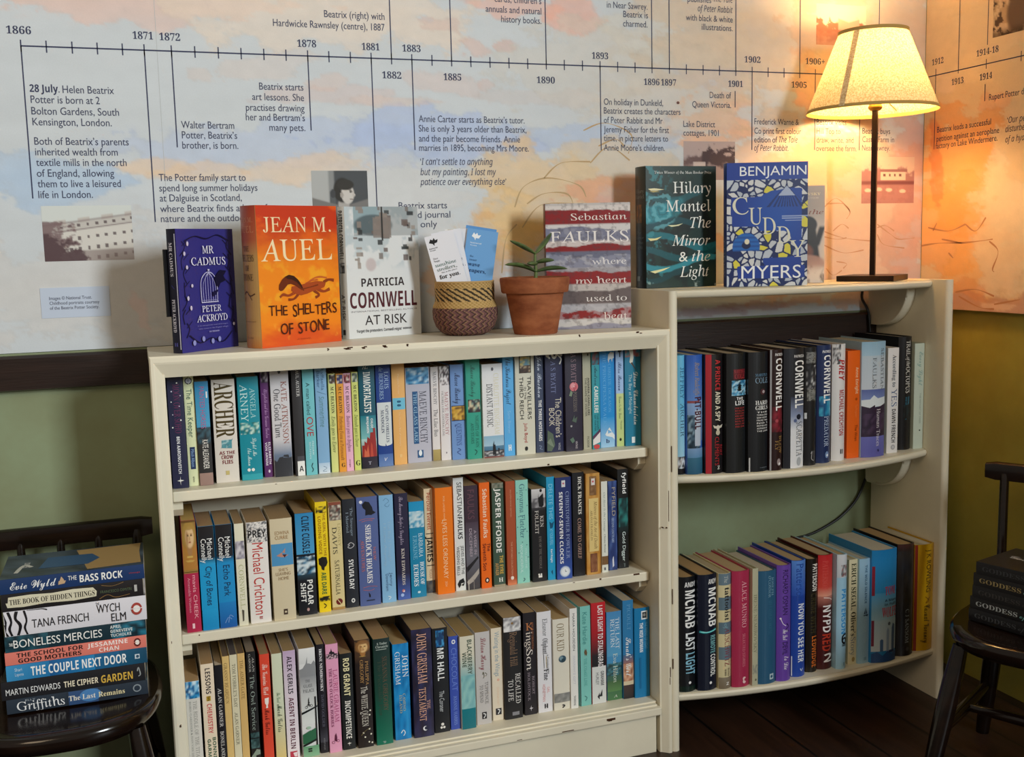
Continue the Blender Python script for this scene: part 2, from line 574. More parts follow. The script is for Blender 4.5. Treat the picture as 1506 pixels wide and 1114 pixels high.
BLOBS = [ # centre x, z, radii, colour, strength
 (-0.036,1.441,0.307,0.047,'f0c3ae',0.70),
 (0.336,1.430,0.286,0.072,'eedcc8',0.80),
 (-0.154,1.137,0.139,0.048,'b2cbe6',0.90),
 (0.275,1.186,0.322,0.052,'bccbe6',0.80),
 (0.548,1.207,0.203,0.054,'aec2ea',0.80),
 (0.116,1.142,0.106,0.026,'ecd0b0',0.85),
 (0.285,1.128,0.100,0.032,'ecd0b0',0.85),
 (0.024,1.154,0.080,0.021,'ecd0b0',0.80),
 (0.890,1.221,0.180,0.027,'b3c6e4',0.75),
 (0.769,1.096,0.168,0.101,'ecc88c',0.90),
 (0.919,1.177,0.137,0.044,'e3cda8',0.80),
 (0.895,1.095,0.099,0.047,'f0a880',0.85),
 (0.674,1.030,0.071,0.080,'ecc88c',0.90),
 (0.753,1.036,0.087,0.040,'e8c070',0.70),
 (0.622,0.945,0.084,0.093,'eab070',0.60),
 (0.699,1.457,0.098,0.017,'f2b49c',0.70),
 (0.835,1.448,0.055,0.037,'f3b49c',0.80),
 (0.342,1.279,0.107,0.016,'d8c6c2',0.70),
 (0.444,1.271,0.104,0.011,'dccac2',0.70),
 (0.554,1.403,0.037,0.010,'dcbcb0',0.60),
 (0.628,1.382,0.047,0.017,'dfc0b4',0.75),
 (0.693,1.394,0.025,0.012,'dcb8ac',0.75),
 (0.565,1.312,0.095,0.025,'dccac4',0.70),
 (0.664,1.318,0.028,0.013,'dcc4bc',0.70),
 (0.803,1.302,0.160,0.013,'d3cac6',0.60),
 (0.115,1.326,0.037,0.018,'d9cec8',0.70),
 (0.228,1.342,0.085,0.024,'ddd2cb',0.70),
 (0.330,1.303,0.038,0.015,'e2c8bc',0.60),
 (1.147,1.244,0.110,0.048,'f0b684',0.90),
 (1.196,1.277,0.059,0.020,'eeb48a',0.80),
 (1.398,1.303,0.052,0.079,'f0a060',0.75),
 (1.156,1.318,0.113,0.019,'c0c3de',0.65),
 (1.092,1.406,0.205,0.075,'ddd6c4',0.60),
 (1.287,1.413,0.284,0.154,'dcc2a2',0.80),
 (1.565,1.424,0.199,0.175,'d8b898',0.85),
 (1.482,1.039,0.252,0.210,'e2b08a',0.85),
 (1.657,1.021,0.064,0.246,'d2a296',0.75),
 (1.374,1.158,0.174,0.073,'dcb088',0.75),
 (1.091,1.310,0.222,0.083,'d8cfc0',0.60),
 (0.877,1.358,0.178,0.080,'d6d0c4',0.60),
 (-0.114,0.932,0.309,0.112,'d4d2cf',0.85),
 (-0.011,0.879,0.016,0.055,'e6c6c2',0.60),
 (1.011,1.073,0.094,0.084,'ecd2b4',0.60),
 (0.436,1.079,0.158,0.064,'dcd8d4',0.50),
 (1.138,0.842,0.091,0.013,'b08a98',0.70),
 (1.273,0.857,0.094,0.012,'b48e94',0.70),
 (1.377,0.853,0.053,0.008,'d0a090',0.70),
]
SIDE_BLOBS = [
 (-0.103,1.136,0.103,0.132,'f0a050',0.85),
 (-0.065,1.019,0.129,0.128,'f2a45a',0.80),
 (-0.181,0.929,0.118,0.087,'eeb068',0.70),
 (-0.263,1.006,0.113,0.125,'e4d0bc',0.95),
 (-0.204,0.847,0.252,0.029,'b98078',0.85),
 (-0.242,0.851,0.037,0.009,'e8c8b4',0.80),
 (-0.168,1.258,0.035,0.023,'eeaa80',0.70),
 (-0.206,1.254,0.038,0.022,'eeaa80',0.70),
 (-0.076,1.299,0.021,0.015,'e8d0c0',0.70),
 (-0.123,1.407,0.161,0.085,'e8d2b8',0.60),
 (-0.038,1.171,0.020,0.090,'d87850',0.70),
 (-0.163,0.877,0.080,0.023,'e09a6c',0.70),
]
SKETCH = [
  [(1.4108, 1.0028), (1.4609, 0.9914), (1.4914, 0.9937)] ,
  [(1.4196, 1.0131), (1.4824, 0.9939), (1.5647, 0.9847)] ,
  [(1.5731, 1.0225), (1.6108, 0.999), (1.6335, 0.9878), (1.677, 0.99)] ,
  [(1.5733, 1.0149), (1.5954, 1.0191), (1.62, 1.0065)] ,
  [(1.4365, 1.0693), (1.4812, 1.0689), (1.4995, 1.0507), (1.4907, 1.0359)] ,
  [(1.4652, 0.9416), (1.4924, 0.9363), (1.4835, 0.9259)] ,
  [(1.4289, 0.9801), (1.4829, 0.9607), (1.5375, 0.9655)] ,
  [(1.4995, 1.0537), (1.4631, 1.081), (1.4313, 1.062)] ,
  [(1.5736, 0.9997), (1.5927, 0.9764), (1.6491, 0.9674)] ,
  [(1.4552, 1.0095), (1.4783, 1.024), (1.4965, 1.0147)] ,
  [(1.4385, 0.9273), (1.4567, 0.9116), (1.48, 0.9215)] ,
  [(0.7062, 1.0698), (0.7259, 1.1096), (0.777, 1.1268), (0.8431, 1.1131), (0.8606, 1.0886)] ,
  [(0.7211, 1.0294), (0.7612, 1.0732), (0.8305, 1.0752)] ,
  [(0.8707, 1.1565), (0.9119, 1.1892), (0.9589, 1.1622)] ,
  [(0.8569, 1.2211), (0.9051, 1.2365), (0.9626, 1.2142), (0.956, 1.1759)] ,
  [(0.6756, 0.9404), (0.686, 1.0073), (0.7097, 1.0363)] ,
  [(0.7697, 1.1268), (0.8069, 1.1563), (0.8708, 1.1592)] ,
  [(0.7323, 1.0762), (0.769, 1.096), (0.8204, 1.0943), (0.8347, 1.0616)] ,
  [(0.8893, 1.1904), (0.9273, 1.2043), (0.947, 1.1908)] ,
  [(0.6078, 0.9425), (0.6339, 0.971), (0.6548, 1.0106)] ,
]
SIDE_SKETCH = [
  [(0.0019, 0.971), (-0.0554, 0.9766), (-0.1391, 0.9771), (-0.2173, 0.9832)] ,
  [(-0.0214, 1.0123), (-0.0865, 1.0032), (-0.1376, 1.0167)] ,
  [(-0.0659, 0.9855), (-0.129, 0.9757)] ,
  [(-0.0371, 1.0043), (-0.0495, 1.0222)] ,
  [(-0.1376, 1.0167), (-0.1682, 1.0014), (-0.1963, 1.0293)] ,
  [(-0.0883, 0.9552), (-0.1034, 0.9432)] ,
  [(-0.208, 0.9791), (-0.2335, 0.9576), (-0.2198, 0.9219), (-0.2239, 0.9148)] ,
  [(-0.1124, 0.8684), (-0.1731, 0.8762), (-0.226, 0.8634)] ,
  [(-0.1231, 0.8598), (-0.1844, 0.8385), (-0.2271, 0.8361)] ,
  [(-0.2267, 0.8462), (-0.2963, 0.8589)] ,
]

# lettering on the back wall: text, style, x from, x to, z of the baseline
MURAL_TEXT = [
 ('28 July.','B',-0.1613,-0.1145,1.2725),
 ('Helen Beatrix','d',-0.1096,-0.0271,1.2719),
 ('Potter is born at 2','d',-0.1609,-0.0513,1.2542),
 ('Bolton Gardens, South','d',-0.1612,-0.0213,1.2351),
 ('Kensington, London.','d',-0.1608,-0.0344,1.2170),
 ('Both of Beatrix’s parents','d',-0.1603,-0.0087,1.1846),
 ('inherited wealth from','d',-0.1602,-0.0278,1.1668),
 ('textile mills in the north','d',-0.1600,-0.0144,1.1490),
 ('of England, allowing','d',-0.1603,-0.0361,1.1307),
 ('them to live a leisured','d',-0.1602,-0.0262,1.1128),
 ('life in London.','d',-0.1604,-0.0733,1.0944),
 ('Walter Bertram','d',0.0814,0.1728,1.2153),
 ('Potter, Beatrix’s','d',0.0815,0.1770,1.1976),
 ('brother, is born.','d',0.0812,0.1780,1.1798),
 ('Beatrix starts','d',0.2207,0.3001,1.2857),
 ('art lessons. She','d',0.2073,0.3004,1.2670),
 ('practises drawing','d',0.1952,0.3003,1.2480),
 ('her and Bertram’s','d',0.1942,0.3003,1.2308),
 ('many pets.','d',0.2351,0.3002,1.2129),
 ('The Potter family start to','d',0.0379,0.1880,1.1229),
 ('spend long summer holidays','d',0.0375,0.2080,1.1047),
 ('at Dalguise in Scotland,','d',0.0372,0.1792,1.0869),
 ('where Beatrix finds a love of','d',0.0368,0.2243,1.0682),
 ('nature and the outdoors.','d',0.0369,0.1970,1.0507),
 ('Beatrix (right) with','d',0.3442,0.4570,1.4184),
 ('Hardwicke Rawnsley (centre), 1887','d',0.2511,0.4564,1.3987),
 ('Annie Carter starts as Beatrix’s tutor.','d',0.5162,0.7310,1.2328),
 ('She is only 3 years older than Beatrix,','d',0.5155,0.7344,1.2147),
 ('and the pair become friends. Annie','d',0.5153,0.7206,1.1960),
 ('marries in 1895, becoming Mrs Moore.','d',0.5151,0.7387,1.1786),
 ('Beatrix starts','d',0.4707,0.5667,1.0693),
 ('a coded journal','d',0.4568,0.5729,1.0516),
 ('as only','d',0.4911,0.5455,1.0335),
 ('annuals and natural','d',0.6564,0.7711,1.4428),
 ('history books.','d',0.6876,0.7707,1.4248),
 ('cards, children’s','d',0.6748,0.7716,1.4623),
 ('‘I can’t settle to anything','I',0.5164,0.6625,1.1523),
 ('but my painting, I lost my','I',0.5157,0.6689,1.1327),
 ('patience over everything else’','I',0.5150,0.6896,1.1139),
 ('in Near Sawrey.','d',0.9120,1.0024,1.4629),
 ('Beatrix is','d',0.9481,1.0032,1.4461),
 ('charmed.','d',0.9474,1.0020,1.4280),
 ('publishes','d',1.0938,1.1491,1.4834),
 ('with black & white','d',1.0899,1.2000,1.4464),
 ('illustrations.','d',1.1267,1.2000,1.4290),
 ('On holiday in Dunkeld,','d',0.9027,1.0362,1.2726),
 ('Beatrix creates the characters','d',0.9024,1.0763,1.2552),
 ('of Peter Rabbit and Mr','d',0.9021,1.0348,1.2364),
 ('Jeremy Fisher for the first','d',0.9018,1.0493,1.2180),
 ('time, in picture letters to','d',0.9016,1.0471,1.2005),
 ('Annie Moore’s children.','d',0.9013,1.0391,1.1815),
 ('Death of','d',1.1450,1.1963,1.2913),
 ('Queen Victoria.','d',1.1039,1.1963,1.2716),
 ('Lake District','d',1.0830,1.1578,1.2312),
 ('cottages, 1901','d',1.0830,1.1665,1.2132),
 ('Frederick Warne &','d',1.2531,1.3641,1.2387),
 ('Co print first colour','d',1.2531,1.3700,1.2193),
 ('edition of','d',1.2527,1.3098,1.2009),
 ('Beatrix visits','d',1.4091,1.4865,1.2400),
 ('Hill Top to','d',1.4093,1.4714,1.2206),
 ('draw, write, and','d',1.4095,1.5061,1.2018),
 ('oversee the farm.','d',1.4086,1.5142,1.1838),
 ('The Tale','I',1.1544,1.1999,1.4864),
 ('of Peter Rabbit','I',1.1178,1.2000,1.4657),
 ('The Tale','I',1.3143,1.3611,1.2014),
 ('of Peter Rabbit.','I',1.2527,1.3383,1.1833),
 ('Beatrix buys','d',1.5289,1.6037,1.2223),
 ('Castle Farm in','d',1.5292,1.6148,1.2041),
 ('Near Sawrey.','d',1.5287,1.6036,1.1855),
 ('1866','D',-0.1904,-0.1521,1.3675),
 ('1871','D',0.0096,0.0432,1.3666),
 ('1872','D',0.0536,0.0885,1.3660),
 ('1878','D',0.2927,0.3272,1.3638),
 ('1881','D',0.4118,0.4452,1.3625),
 ('1883','D',0.4889,0.5244,1.3624),
 ('1882','D',0.4483,0.4852,1.3120),
 ('1885','D',0.5680,0.6032,1.3119),
 ('1890','D',0.7585,0.7969,1.3115),
 ('1893','D',0.8778,0.9135,1.3623),
 ('1896','D',0.9927,1.0282,1.3141),
 ('1897','D',1.0318,1.0667,1.3142),
 ('1901','D',1.1893,1.2247,1.3155),
 ('1902','D',1.2284,1.2675,1.3667),
 ('1905','D',1.3446,1.3828,1.3176),
 ('1906+','D',1.3794,1.4288,1.3679),
]
SIDE_TEXT = [  # right wall: y from, y to, z
 ('Beatrix leads a successful','d',-0.0433,-0.2030,1.2219),
 ('petition against an aeroplane','d',-0.0423,-0.2265,1.2022),
 ('factory on Lake Windermere.','d',-0.0402,-0.2224,1.1866),
 ('Rupert Potter dies','d',-0.1956,-0.3043,1.2719),
 ('‘Our peace is','I',-0.2472,-0.3323,1.2191),
 ('disturbed by the roar','I',-0.2434,-0.3750,1.2013),
 ('of a hydroplane’','I',-0.2442,-0.3467,1.1805),
 ('1912','D',-0.0219,-0.0580,1.3713),
 ('1913','D',-0.0849,-0.1204,1.3189),
 ('1914-18','D',-0.1561,-0.2179,1.3673),
 ('1914','D',-0.1673,-0.2025,1.3166),
]


Z0, Z1 = 0.8301, 1.72
X0 = -0.62
nx, nz = 580, 224
gx = np.linspace(X0, XC - 0.0005, nx + 1)
gz = np.linspace(Z1, Z0, nz + 1)
XX, ZZ = np.meshgrid(gx, gz)
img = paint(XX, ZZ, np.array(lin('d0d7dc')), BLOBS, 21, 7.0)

mural = thing('timeline_mural', 'long printed timeline panel covering the back wall above the dark rail', 'mural', (0.5, 0.0, Z0))
mb = MB()
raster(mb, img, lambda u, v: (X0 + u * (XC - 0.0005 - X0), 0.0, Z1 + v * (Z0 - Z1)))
mb.box(X0, XC - 0.0005, 0.0002, 0.0028, Z0, Z1, lin('cfd2d2'))
for l in SKETCH:
    ribbon(mb, l, 0.0032, lambda x, z: (x, -0.0002, z), lin('c49a80' if l[0][0] > 1.3 else 'c2a478'), .35)
seam = [(0.0480, -0.00015, Z0), (0.0488, -0.00015, Z0), (0.0488, -0.00015, Z1), (0.0480, -0.00015, Z1)]
mb.add(seam, [(0, 1, 2, 3)], lin('bdc0c2'))
mb.add([(1.0708 + .0035 * math.cos(a), -0.0003, 1.2800 + .003 * math.sin(a)) for a in [2 * PI * i / 10 for i in range(10)]], [tuple(range(10))], lin('6a4a48'))
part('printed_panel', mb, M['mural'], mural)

TLZ = 1.3480
mb = MB()
yb = -0.0004
def rule(x0, x1, z0, z1):
    mb.add([(x0, yb, z0), (x1, yb, z0), (x1, yb, z1), (x0, yb, z1)], [(0, 1, 2, 3)], INKC)
YEAR_X = [-0.1696, -0.1301, -0.0895, -0.0493, -0.0086, 0.0272, 0.0725, 0.1121, 0.1523, 0.1919, 0.232, 0.2715, 0.3108, 0.3497, 0.3896, 0.4287, 0.4674, 0.5067, 0.546, 0.5849, 0.6235, 0.6624, 0.7014, 0.7403, 0.7794, 0.8179, 0.857, 0.8954, 0.9343, 0.9732, 1.0115, 1.0513, 1.0905, 1.1297, 1.1685, 1.2076, 1.2472, 1.2865, 1.3259, 1.3652, 1.4048]
def year_x(y):
    return YEAR_X[y - 1866]
rule(year_x(1866), XC - 0.001, TLZ - 0.0012, TLZ + 0.0012)
for y in range(1866, 1907):
    rule(year_x(y) - 0.001, year_x(y) + 0.001, TLZ - 0.010, TLZ + 0.010)
for y, z in ((1866, 1.094), (1871, 1.051), (1872, 1.182), (1878, 1.214), (1881, 1.02), (1883, 1.180), (1893, 1.182), (1902, 1.185), (1906, 1.186)):
    rule(year_x(y) - 0.001, year_x(y) + 0.001, z, TLZ)
for y in (1882, 1885, 1890, 1896, 1897, 1901, 1905):
    rule(year_x(y) - 0.001, year_x(y) + 0.001, TLZ, 1.66)
rule(1.5205, 1.5225, 1.186, 1.257)
rule(1.205, 1.207, 1.273, 1.307)
rule(1.568, 1.570, 1.4504, 1.66)
part('timeline_rule', mb, M['sheet'], mural, label='thin navy timeline with yearly ticks')

def text_blocks(rows, width_dir):
    """group consecutive lines into paragraphs; year numbers stay on their own"""
    out = []
    for row in rows:
        text, style, a0, a1, z = row
        last = out[-1][-1] if out else None
        if style != 'D' and last and last[1] != 'D' and -0.004 < last[4] - z < 0.021 and min(abs(a0 - last[2]), abs(a1 - last[3]), abs(a0 - last[3])) < 0.03:
            out[-1].append(row)
        else:
            out.append([row])
    return out
CAPH = {'d': 0.0125, 'B': 0.0125, 'I': 0.0125, 'D': 0.0122}
for blk in text_blocks(MURAL_TEXT, 1):
    mb = MB()
    for text, style, x0, x1, z in blk:
        put_text(mb, text, {'D': 'S'}.get(style, style), lambda a, b, z=z: (a, -0.0005, z + b), x0, x1, CAPH[style], INKC if style != 'd' else lin('454a63'))
    part('year_number' if blk[0][1] == 'D' else 'caption', mb, M['sheet'], mural)

# photographs printed on the panel
def px_grid(w, h):
    u, v = np.meshgrid(np.linspace(0, 1, w), np.linspace(0, 1, h))
    return u, v
def put(img, mask, col, a=1.0):
    m = np.clip(mask, 0, 1)[..., None] * a
    img[:] = img * (1 - m) + np.array(lin(col)) * m
def soft(x, w=0.02):
    return sstep(-w, w, x)

def photo_house():
    u, v = px_grid(84, 58)
    im = np.empty(u.shape + (3,)); im[:] = lin('d8dedb')
    n = vnoise(u * 14, v * 12, 5)
    roof = 0.34 - 0.20 * u
    put(im, soft(v - roof - 0.04 * np.sign(np.sin(u * 24)) , .015), 'c9c5bf')
    put(im, soft(v - (roof + 0.17)), 'd9d6cf')
    put(im, np.exp(-((v - roof - 0.17) / 0.012) ** 2), '77676a', .8)
    put(im, np.exp(-((v - roof - 0.02) / 0.02) ** 2), '8d7b7a', .7)
    for row, (dv, hh) in enumerate(((0.07, .05), (0.27, .055), (0.46, .065), (0.66, .06))):
        for k in range(9):
            uu = 0.2 + 0.1 * k
            vv = 0.34 - 0.2 * uu + dv + .03 * (row > 0)
            put(im, (np.abs(u - uu) < .018) * (np.abs(v - vv - hh / 2) < hh / 2), '57484c', .85)
    put(im, soft(v - 0.84 + .06 * u), '8e7d7a', .7)
    put(im, soft(0.36 - u - 0.42 * np.abs(v - 0.72) + 0.5 * (n - .5), .05) * soft(v - .28), '7d6668', .9)
    put(im, soft(0.52 - u + 0.8 * (v - 1.0) + 0.5 * (n - .5), .05) * soft(v - .5), '5a464a', .95)
    return im
def photo_girl():
    u, v = px_grid(60, 56)
    im = np.empty(u.shape + (3,)); im[:] = lin('4e5256')
    put(im, soft(0.40 - u), '8e9192')
    put(im, soft(0.30 - u), 'b3b6b6')
    put(im, (np.abs(u - 0.36) < .05) * soft(v - .38), '5c6062')
    E = lambda cu, cv, ru, rv: soft(1 - np.sqrt(((u - cu) / ru) ** 2 + ((v - cv) / rv) ** 2), .10)
    put(im, soft(v - 0.66 + .3 * np.abs(u - .55)), '7c7a78')
    put(im, E(0.56, 0.62, .10, .16), 'b0aca8')
    put(im, E(0.545, 0.36, .165, .23), '35332f')
    put(im, E(0.635, 0.43, .115, .185), 'cfcbc6')
    put(im, E(0.60, 0.26, .15, .10), '3a3834')
    put(im, E(0.53, 0.45, .03, .055), 'a8a29c')
    put(im, E(0.69, 0.39, .03, .014), '4e4a46', .9)
    put(im, E(0.685, 0.355, .045, .010), '5a5450', .8)
    put(im, E(0.745, 0.45, .022, .035), 'c4bfba')
    put(im, E(0.70, 0.525, .03, .012), '7a6c66', .9)
    put(im, E(0.37, 0.42, .045, .08), '45474a')
    return im
def photo_cottage():
    u, v = px_grid(52, 34)
    im = np.empty(u.shape + (3,)); im[:] = lin('b8a8a6')
    n = vnoise(u * 10, v * 9, 9)
    put(im, soft(v - 0.36 + .5 * (n - .5), .08), '6d5a5c')
    put(im, soft(u - .35) * soft(v - 0.22 + .8 * (n - .5), .06), '4e4044')
    put(im, soft(v - .62 + .3 * (n - .5), .06), '9c8a88')
    put(im, (np.abs(u - .3) < .12) * (np.abs(v - .6) < .07), 'c9bcb8')
    return im
def photo_farm():
    u, v = px_grid(50, 46)
    im = np.empty(u.shape + (3,)); im[:] = lin('e2d6bc')
    n = vnoise(u * 11, v * 10, 13)
    put(im, soft(v - 0.45 + .5 * (n - .5), .05), 'a86a52')
    put(im, (np.abs(u - .65) < .22) * soft(v - .42 + np.abs(u - .65) * .4) * soft(.62 - v), 'c9a48c')
    put(im, soft(v - 0.68 + .2 * (n - .5), .05), 'b87c60')
    put(im, soft(v - .9 + .3 * (n - .5), .1), 'c89478')
    return im
def photo_white_farmhouse():
    u, v = px_grid(64, 52)
    im = np.empty(u.shape + (3,)); im[:] = lin('d9bfae')
    n = vnoise(u * 12, v * 12, 17)
    put(im, soft(v - 0.30 + .35 * (n - .5), .05), 'a4787a')
    put(im, (np.abs(u - .6) < .24) * (np.abs(v - .40) < .10), 'e0c8b8')
    put(im, (np.abs(u - .6) < .26) * (np.abs(v - .29) < .035), '94686a')
    for k in range(4):
        put(im, (np.abs(u - .43 - .1 * k) < .018) * (np.abs(v - .40) < .03), '7a5456')
    put(im, soft(v - .52, .02), '7a4a50')
    put(im, soft(v - .60, .03), 'b08080')
    put(im, (n > .5) * soft(v - .62), 'a87878', .6)
    for cu, cv in ((.12, .72), (.33, .70), (.52, .71), (.78, .74)):
        put(im, soft(1 - np.sqrt(((u - cu) / .06) ** 2 + ((v - cv) / .04) ** 2), .2), 'e6cfc0')
    return im
def photo_group():
    u, v = px_grid(44, 60)
    im = np.empty(u.shape + (3,)); im[:] = lin('b59a80')
    n = vnoise(u * 7, v * 9, 23)
    n2 = vnoise(u * 14, v * 16, 24)
    put(im, soft(n - .48, .04), '4a3830')
    put(im, soft(n2 - .58, .04), 'd2baa0', .9)
    put(im, soft(1 - np.sqrt(((u - .5) / .22) ** 2 + ((v - .75) / .25) ** 2), .2), '6a564a')
    put(im, soft(v - .93, .05), '3e2e28', .7)
    return im
for nm, fnc, x0, x1, z0, z1, lab in (('printed_photograph', photo_house, -0.158, -0.012, 0.986, 1.081, 'sepia terrace of houses with trees'),
                              ('printed_photograph', photo_girl, 0.307, 0.412, 1.041, 1.141, 'grey portrait of a young person in profile'),
                              ('printed_photograph', photo_cottage, 1.083, 1.206, 1.122, 1.202, 'sepia view of lakeside trees'),
                              ('printed_photograph', photo_farm, 1.406, 1.534, 1.410, 1.496, 'reddish view of a farm'),
                              ('printed_photograph', photo_white_farmhouse, 1.529, 1.672, 1.069, 1.172, 'reddish view of a white farmhouse and sheep')):
    mb = MB()
    raster(mb, fnc(), lambda u, v: (x0 + u * (x1 - x0), -0.0003, z1 + v * (z0 - z1)))
    part(nm, mb, M['sheet'], mural, label=lab)

mb = MB()
mb.box(-0.170, -0.0575, -0.0008, -0.0001, 0.888, 0.9405, lin('c4d0e2'))
for k, tx in enumerate(("Images \u00a9 National Trust.", "Childhood portraits courtesy", "of the Beatrix Potter Society.")):
    put_text(mb, tx, 'd', lambda a, b, k=k: (a, -0.0011, 0.9195 - 0.0085 * k + b), -0.156, -0.156 + (0.069, 0.081, 0.080)[k], 0.0055, lin('3a3f58'))
part('credit_label', mb, M['sheet'], mural, label='pale blue label with three lines of text')

# the panel on the right wall
side = thing('timeline_mural', 'orange-washed timeline panel on the right wall behind the lamp', 'mural', (XC, -0.6, Z0))
ny, nz = 260, 224
gy = np.linspace(-0.001, -1.25, ny + 1)
YY, ZZ = np.meshgrid(gy, np.linspace(Z1, Z0, nz + 1))
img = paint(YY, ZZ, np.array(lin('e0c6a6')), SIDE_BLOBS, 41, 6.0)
mb = MB()
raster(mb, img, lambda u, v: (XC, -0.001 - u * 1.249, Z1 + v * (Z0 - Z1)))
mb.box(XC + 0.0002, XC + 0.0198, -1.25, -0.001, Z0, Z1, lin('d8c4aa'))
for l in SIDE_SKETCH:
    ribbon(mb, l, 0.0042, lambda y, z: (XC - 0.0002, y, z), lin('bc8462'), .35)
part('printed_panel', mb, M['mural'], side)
mb = MB()
xb = XC - 0.0004
def rule_s(y0, y1, z0, z1):
    mb.add([(xb, y0, z0), (xb, y1, z0), (xb, y1, z1), (xb, y0, z1)], [(0, 1, 2, 3)], INKC)
rule_s(-0.002, -1.2, TLZ - 0.0012, TLZ + 0.0012)
for y, z0, z1 in ((-0.035, 1.186, 1.362), (-0.104, 1.3414, 1.66), (-0.1866, 1.3865, 1.66), (-0.185, 1.338, 1.358), (-0.1835, 1.272, 1.307), (-0.2788, 1.338, 1.358), (-0.3588, 1.338, 1.358)):
    rule_s(y + 0.001, y - 0.001, z0, z1)
part('timeline_rule', mb, M['sheet'], side, label='thin navy timeline with ticks')
for blk in text_blocks(SIDE_TEXT, -1):
    mb = MB()
    for text, style, y0, y1, z in blk:
        put_text(mb, text, {'D': 'S'}.get(style, style), lambda a, b, z=z: (XC - 0.0005, -a, z + b), -y0, -y1, 0.0125, INKC if style != 'd' else lin('454a63'))
    part('year_number' if blk[0][1] == 'D' else 'caption', mb, M['sheet'], side)
mb = MB()
raster(mb, photo_group(), lambda u, v: (XC - 0.0003, -0.2004 - u * 0.13, 1.56 + v * (1.3977 - 1.56)))
part('printed_photograph', mb, M['sheet'], side, label='sepia group picture')

# ================================================================== the low bookcase
W1, D1, ZT, TI = 0.9211, 0.2428, 0.8310, 0.0217
ZS = (0.6024, 0.3565, 0.1012)
WC = M['cream']
case = thing('bookcase', 'low cream painted bookcase with three full shelves of paperbacks', 'bookcase', (W1 / 2, -0.13, 0))
YB = -0.022
PANELS = []                        # the four upright sides, to which cleats and brackets are fixed
for x0, x1 in ((0.0, TI), (W1 - TI, W1)):
    mb = MB(); mb.rbox(x0, x1, -D1 + 0.010, YB, 0.0, ZT - 0.012, 0.001)
    PANELS.append(part('side_panel', mb, WC, case))
mb = MB(); mb.rbox(-0.001, W1 - 0.0005, -D1 + 0.004, YB, ZT - 0.016, ZT, 0.0015)
mb.slot = 1
random.seed(4)
for x, l in ((0.318, .018), (0.345, .01), (0.372, .012), (0.283, .004), (0.42, .006), (0.735, .005), (0.855, .01)):
    for k in range(3):
        dx = random.uniform(-l, l) * .6
        mb.box(x + dx, x + dx + l * .5, -D1 - 0.0003, -D1 + 0.004, ZT - 0.0040 + k * .0012, ZT - 0.0022 + k * .0012)
part('top_board', mb, [WC, M['chip']], case)
mb = MB(); mb.box(TI, W1 - TI, YB - 0.004, YB, 0.0, ZT - 0.016)
part('back_panel', mb, WC, case)
# mitred front frame: flat outer lip, then a bevel running back towards the opening
def frame_loop(ins, y):
    return [(ins, y, 0.0), (ins, y, ZT - ins * 1.55), (W1 - ins, y, ZT - ins * 1.55), (W1 - ins, y, 0.0)]
mb = MB()
loops = [frame_loop(-0.0008, -D1 + 0.011), frame_loop(-0.0008, -D1 + 0.002), frame_loop(0.0012, -D1), frame_loop(0.0055, -D1), frame_loop(0.0075, -D1 + 0.001), frame_loop(TI + 0.0003, -D1 + 0.013), frame_loop(TI + 0.0003, -D1 + 0.020)]
vs = [p for l in loops for p in l]
fs = [(4 * a + k, 4 * a + k + 1, 4 * (a + 1) + k + 1, 4 * (a + 1) + k) for a in range(len(loops) - 1) for k in range(3)]
mb.add(vs, fs)
mb.slot = 1
for x, z, w, h in ((0.9155, 0.465, .0012, .06), (0.9165, 0.155, .002, .02), (0.916, 0.14, .0014, .014), (0.911, 0.452, .002, .002), (0.9035, 0.453, .002, .0015), (0.0105, 0.215, .0016, .003), (0.005, 0.36, .001, .004)):
    mb.box(x, x + w, -D1 - 0.0002, -D1 + 0.006, z, z + h)
part('front_frame', mb, [WC, M['chip']], case)
def shelf_mesh(z, th, yf, chips):
    mb = MB()
    mb.rbox(TI + 0.0012, W1 - TI - 0.004, yf, YB - 0.0042, z - th, z, 0.0022)
    mb.slot = 1
    for x, dz, w, h in chips:
        mb.box(x, x + w, yf - 0.0002, yf + 0.004, z - dz - h, z - dz)
    return mb
part('shelf', shelf_mesh(ZS[0], 0.0178, -0.1985, ((0.345, 0.0172, .004, .001), (0.688, .013, .004, .003), (0.19, .002, .003, .001))), [WC, M['chip']], case)
part('shelf', shelf_mesh(ZS[1], 0.0178, -0.1985, ((0.862, 0.0005, .013, .003), (0.79, .0005, .004, .003), (0.05, .003, .002, .002), (0.735, .001, .004, .001))), [WC, M['chip']], case)
mb = MB()
mb.rbox(TI + 0.0005, W1 - TI - 0.0005, -D1 + 0.022, YB - 0.0042, ZS[2] - 0.018, ZS[2], 0.0015)
mb.rbox(TI + 0.0005, W1 - TI - 0.004, -D1 + 0.012, -D1 + 0.024, ZS[2] - 0.018, ZS[2] - 0.0026, 0.002)
mb.rbox(TI + 0.0005, W1 - TI - 0.0005, -D1 + 0.0015, -D1 + 0.014, ZS[2] - 0.0205, ZS[2] - 0.0055, 0.0018)
mb.slot = 1
for x, z, w, h in ((0.782, 0.0885, .018, .0042), (0.785, 0.0872, .008, .002), (0.69, 0.0825, .024, .0016), (0.60, .083, .01, .001)):
    mb.box(x, x + w, -D1 + 0.0012, -D1 + 0.004, z, z + h)
part('shelf', mb, [WC, M['chip']], case)
mb = MB(); mb.rbox(TI + 0.004, W1 - TI - 0.006, -D1 + 0.014, -D1 + 0.030, 0.0, ZS[2] - 0.0208, 0.0015)
part('plinth_board', mb, WC, case)
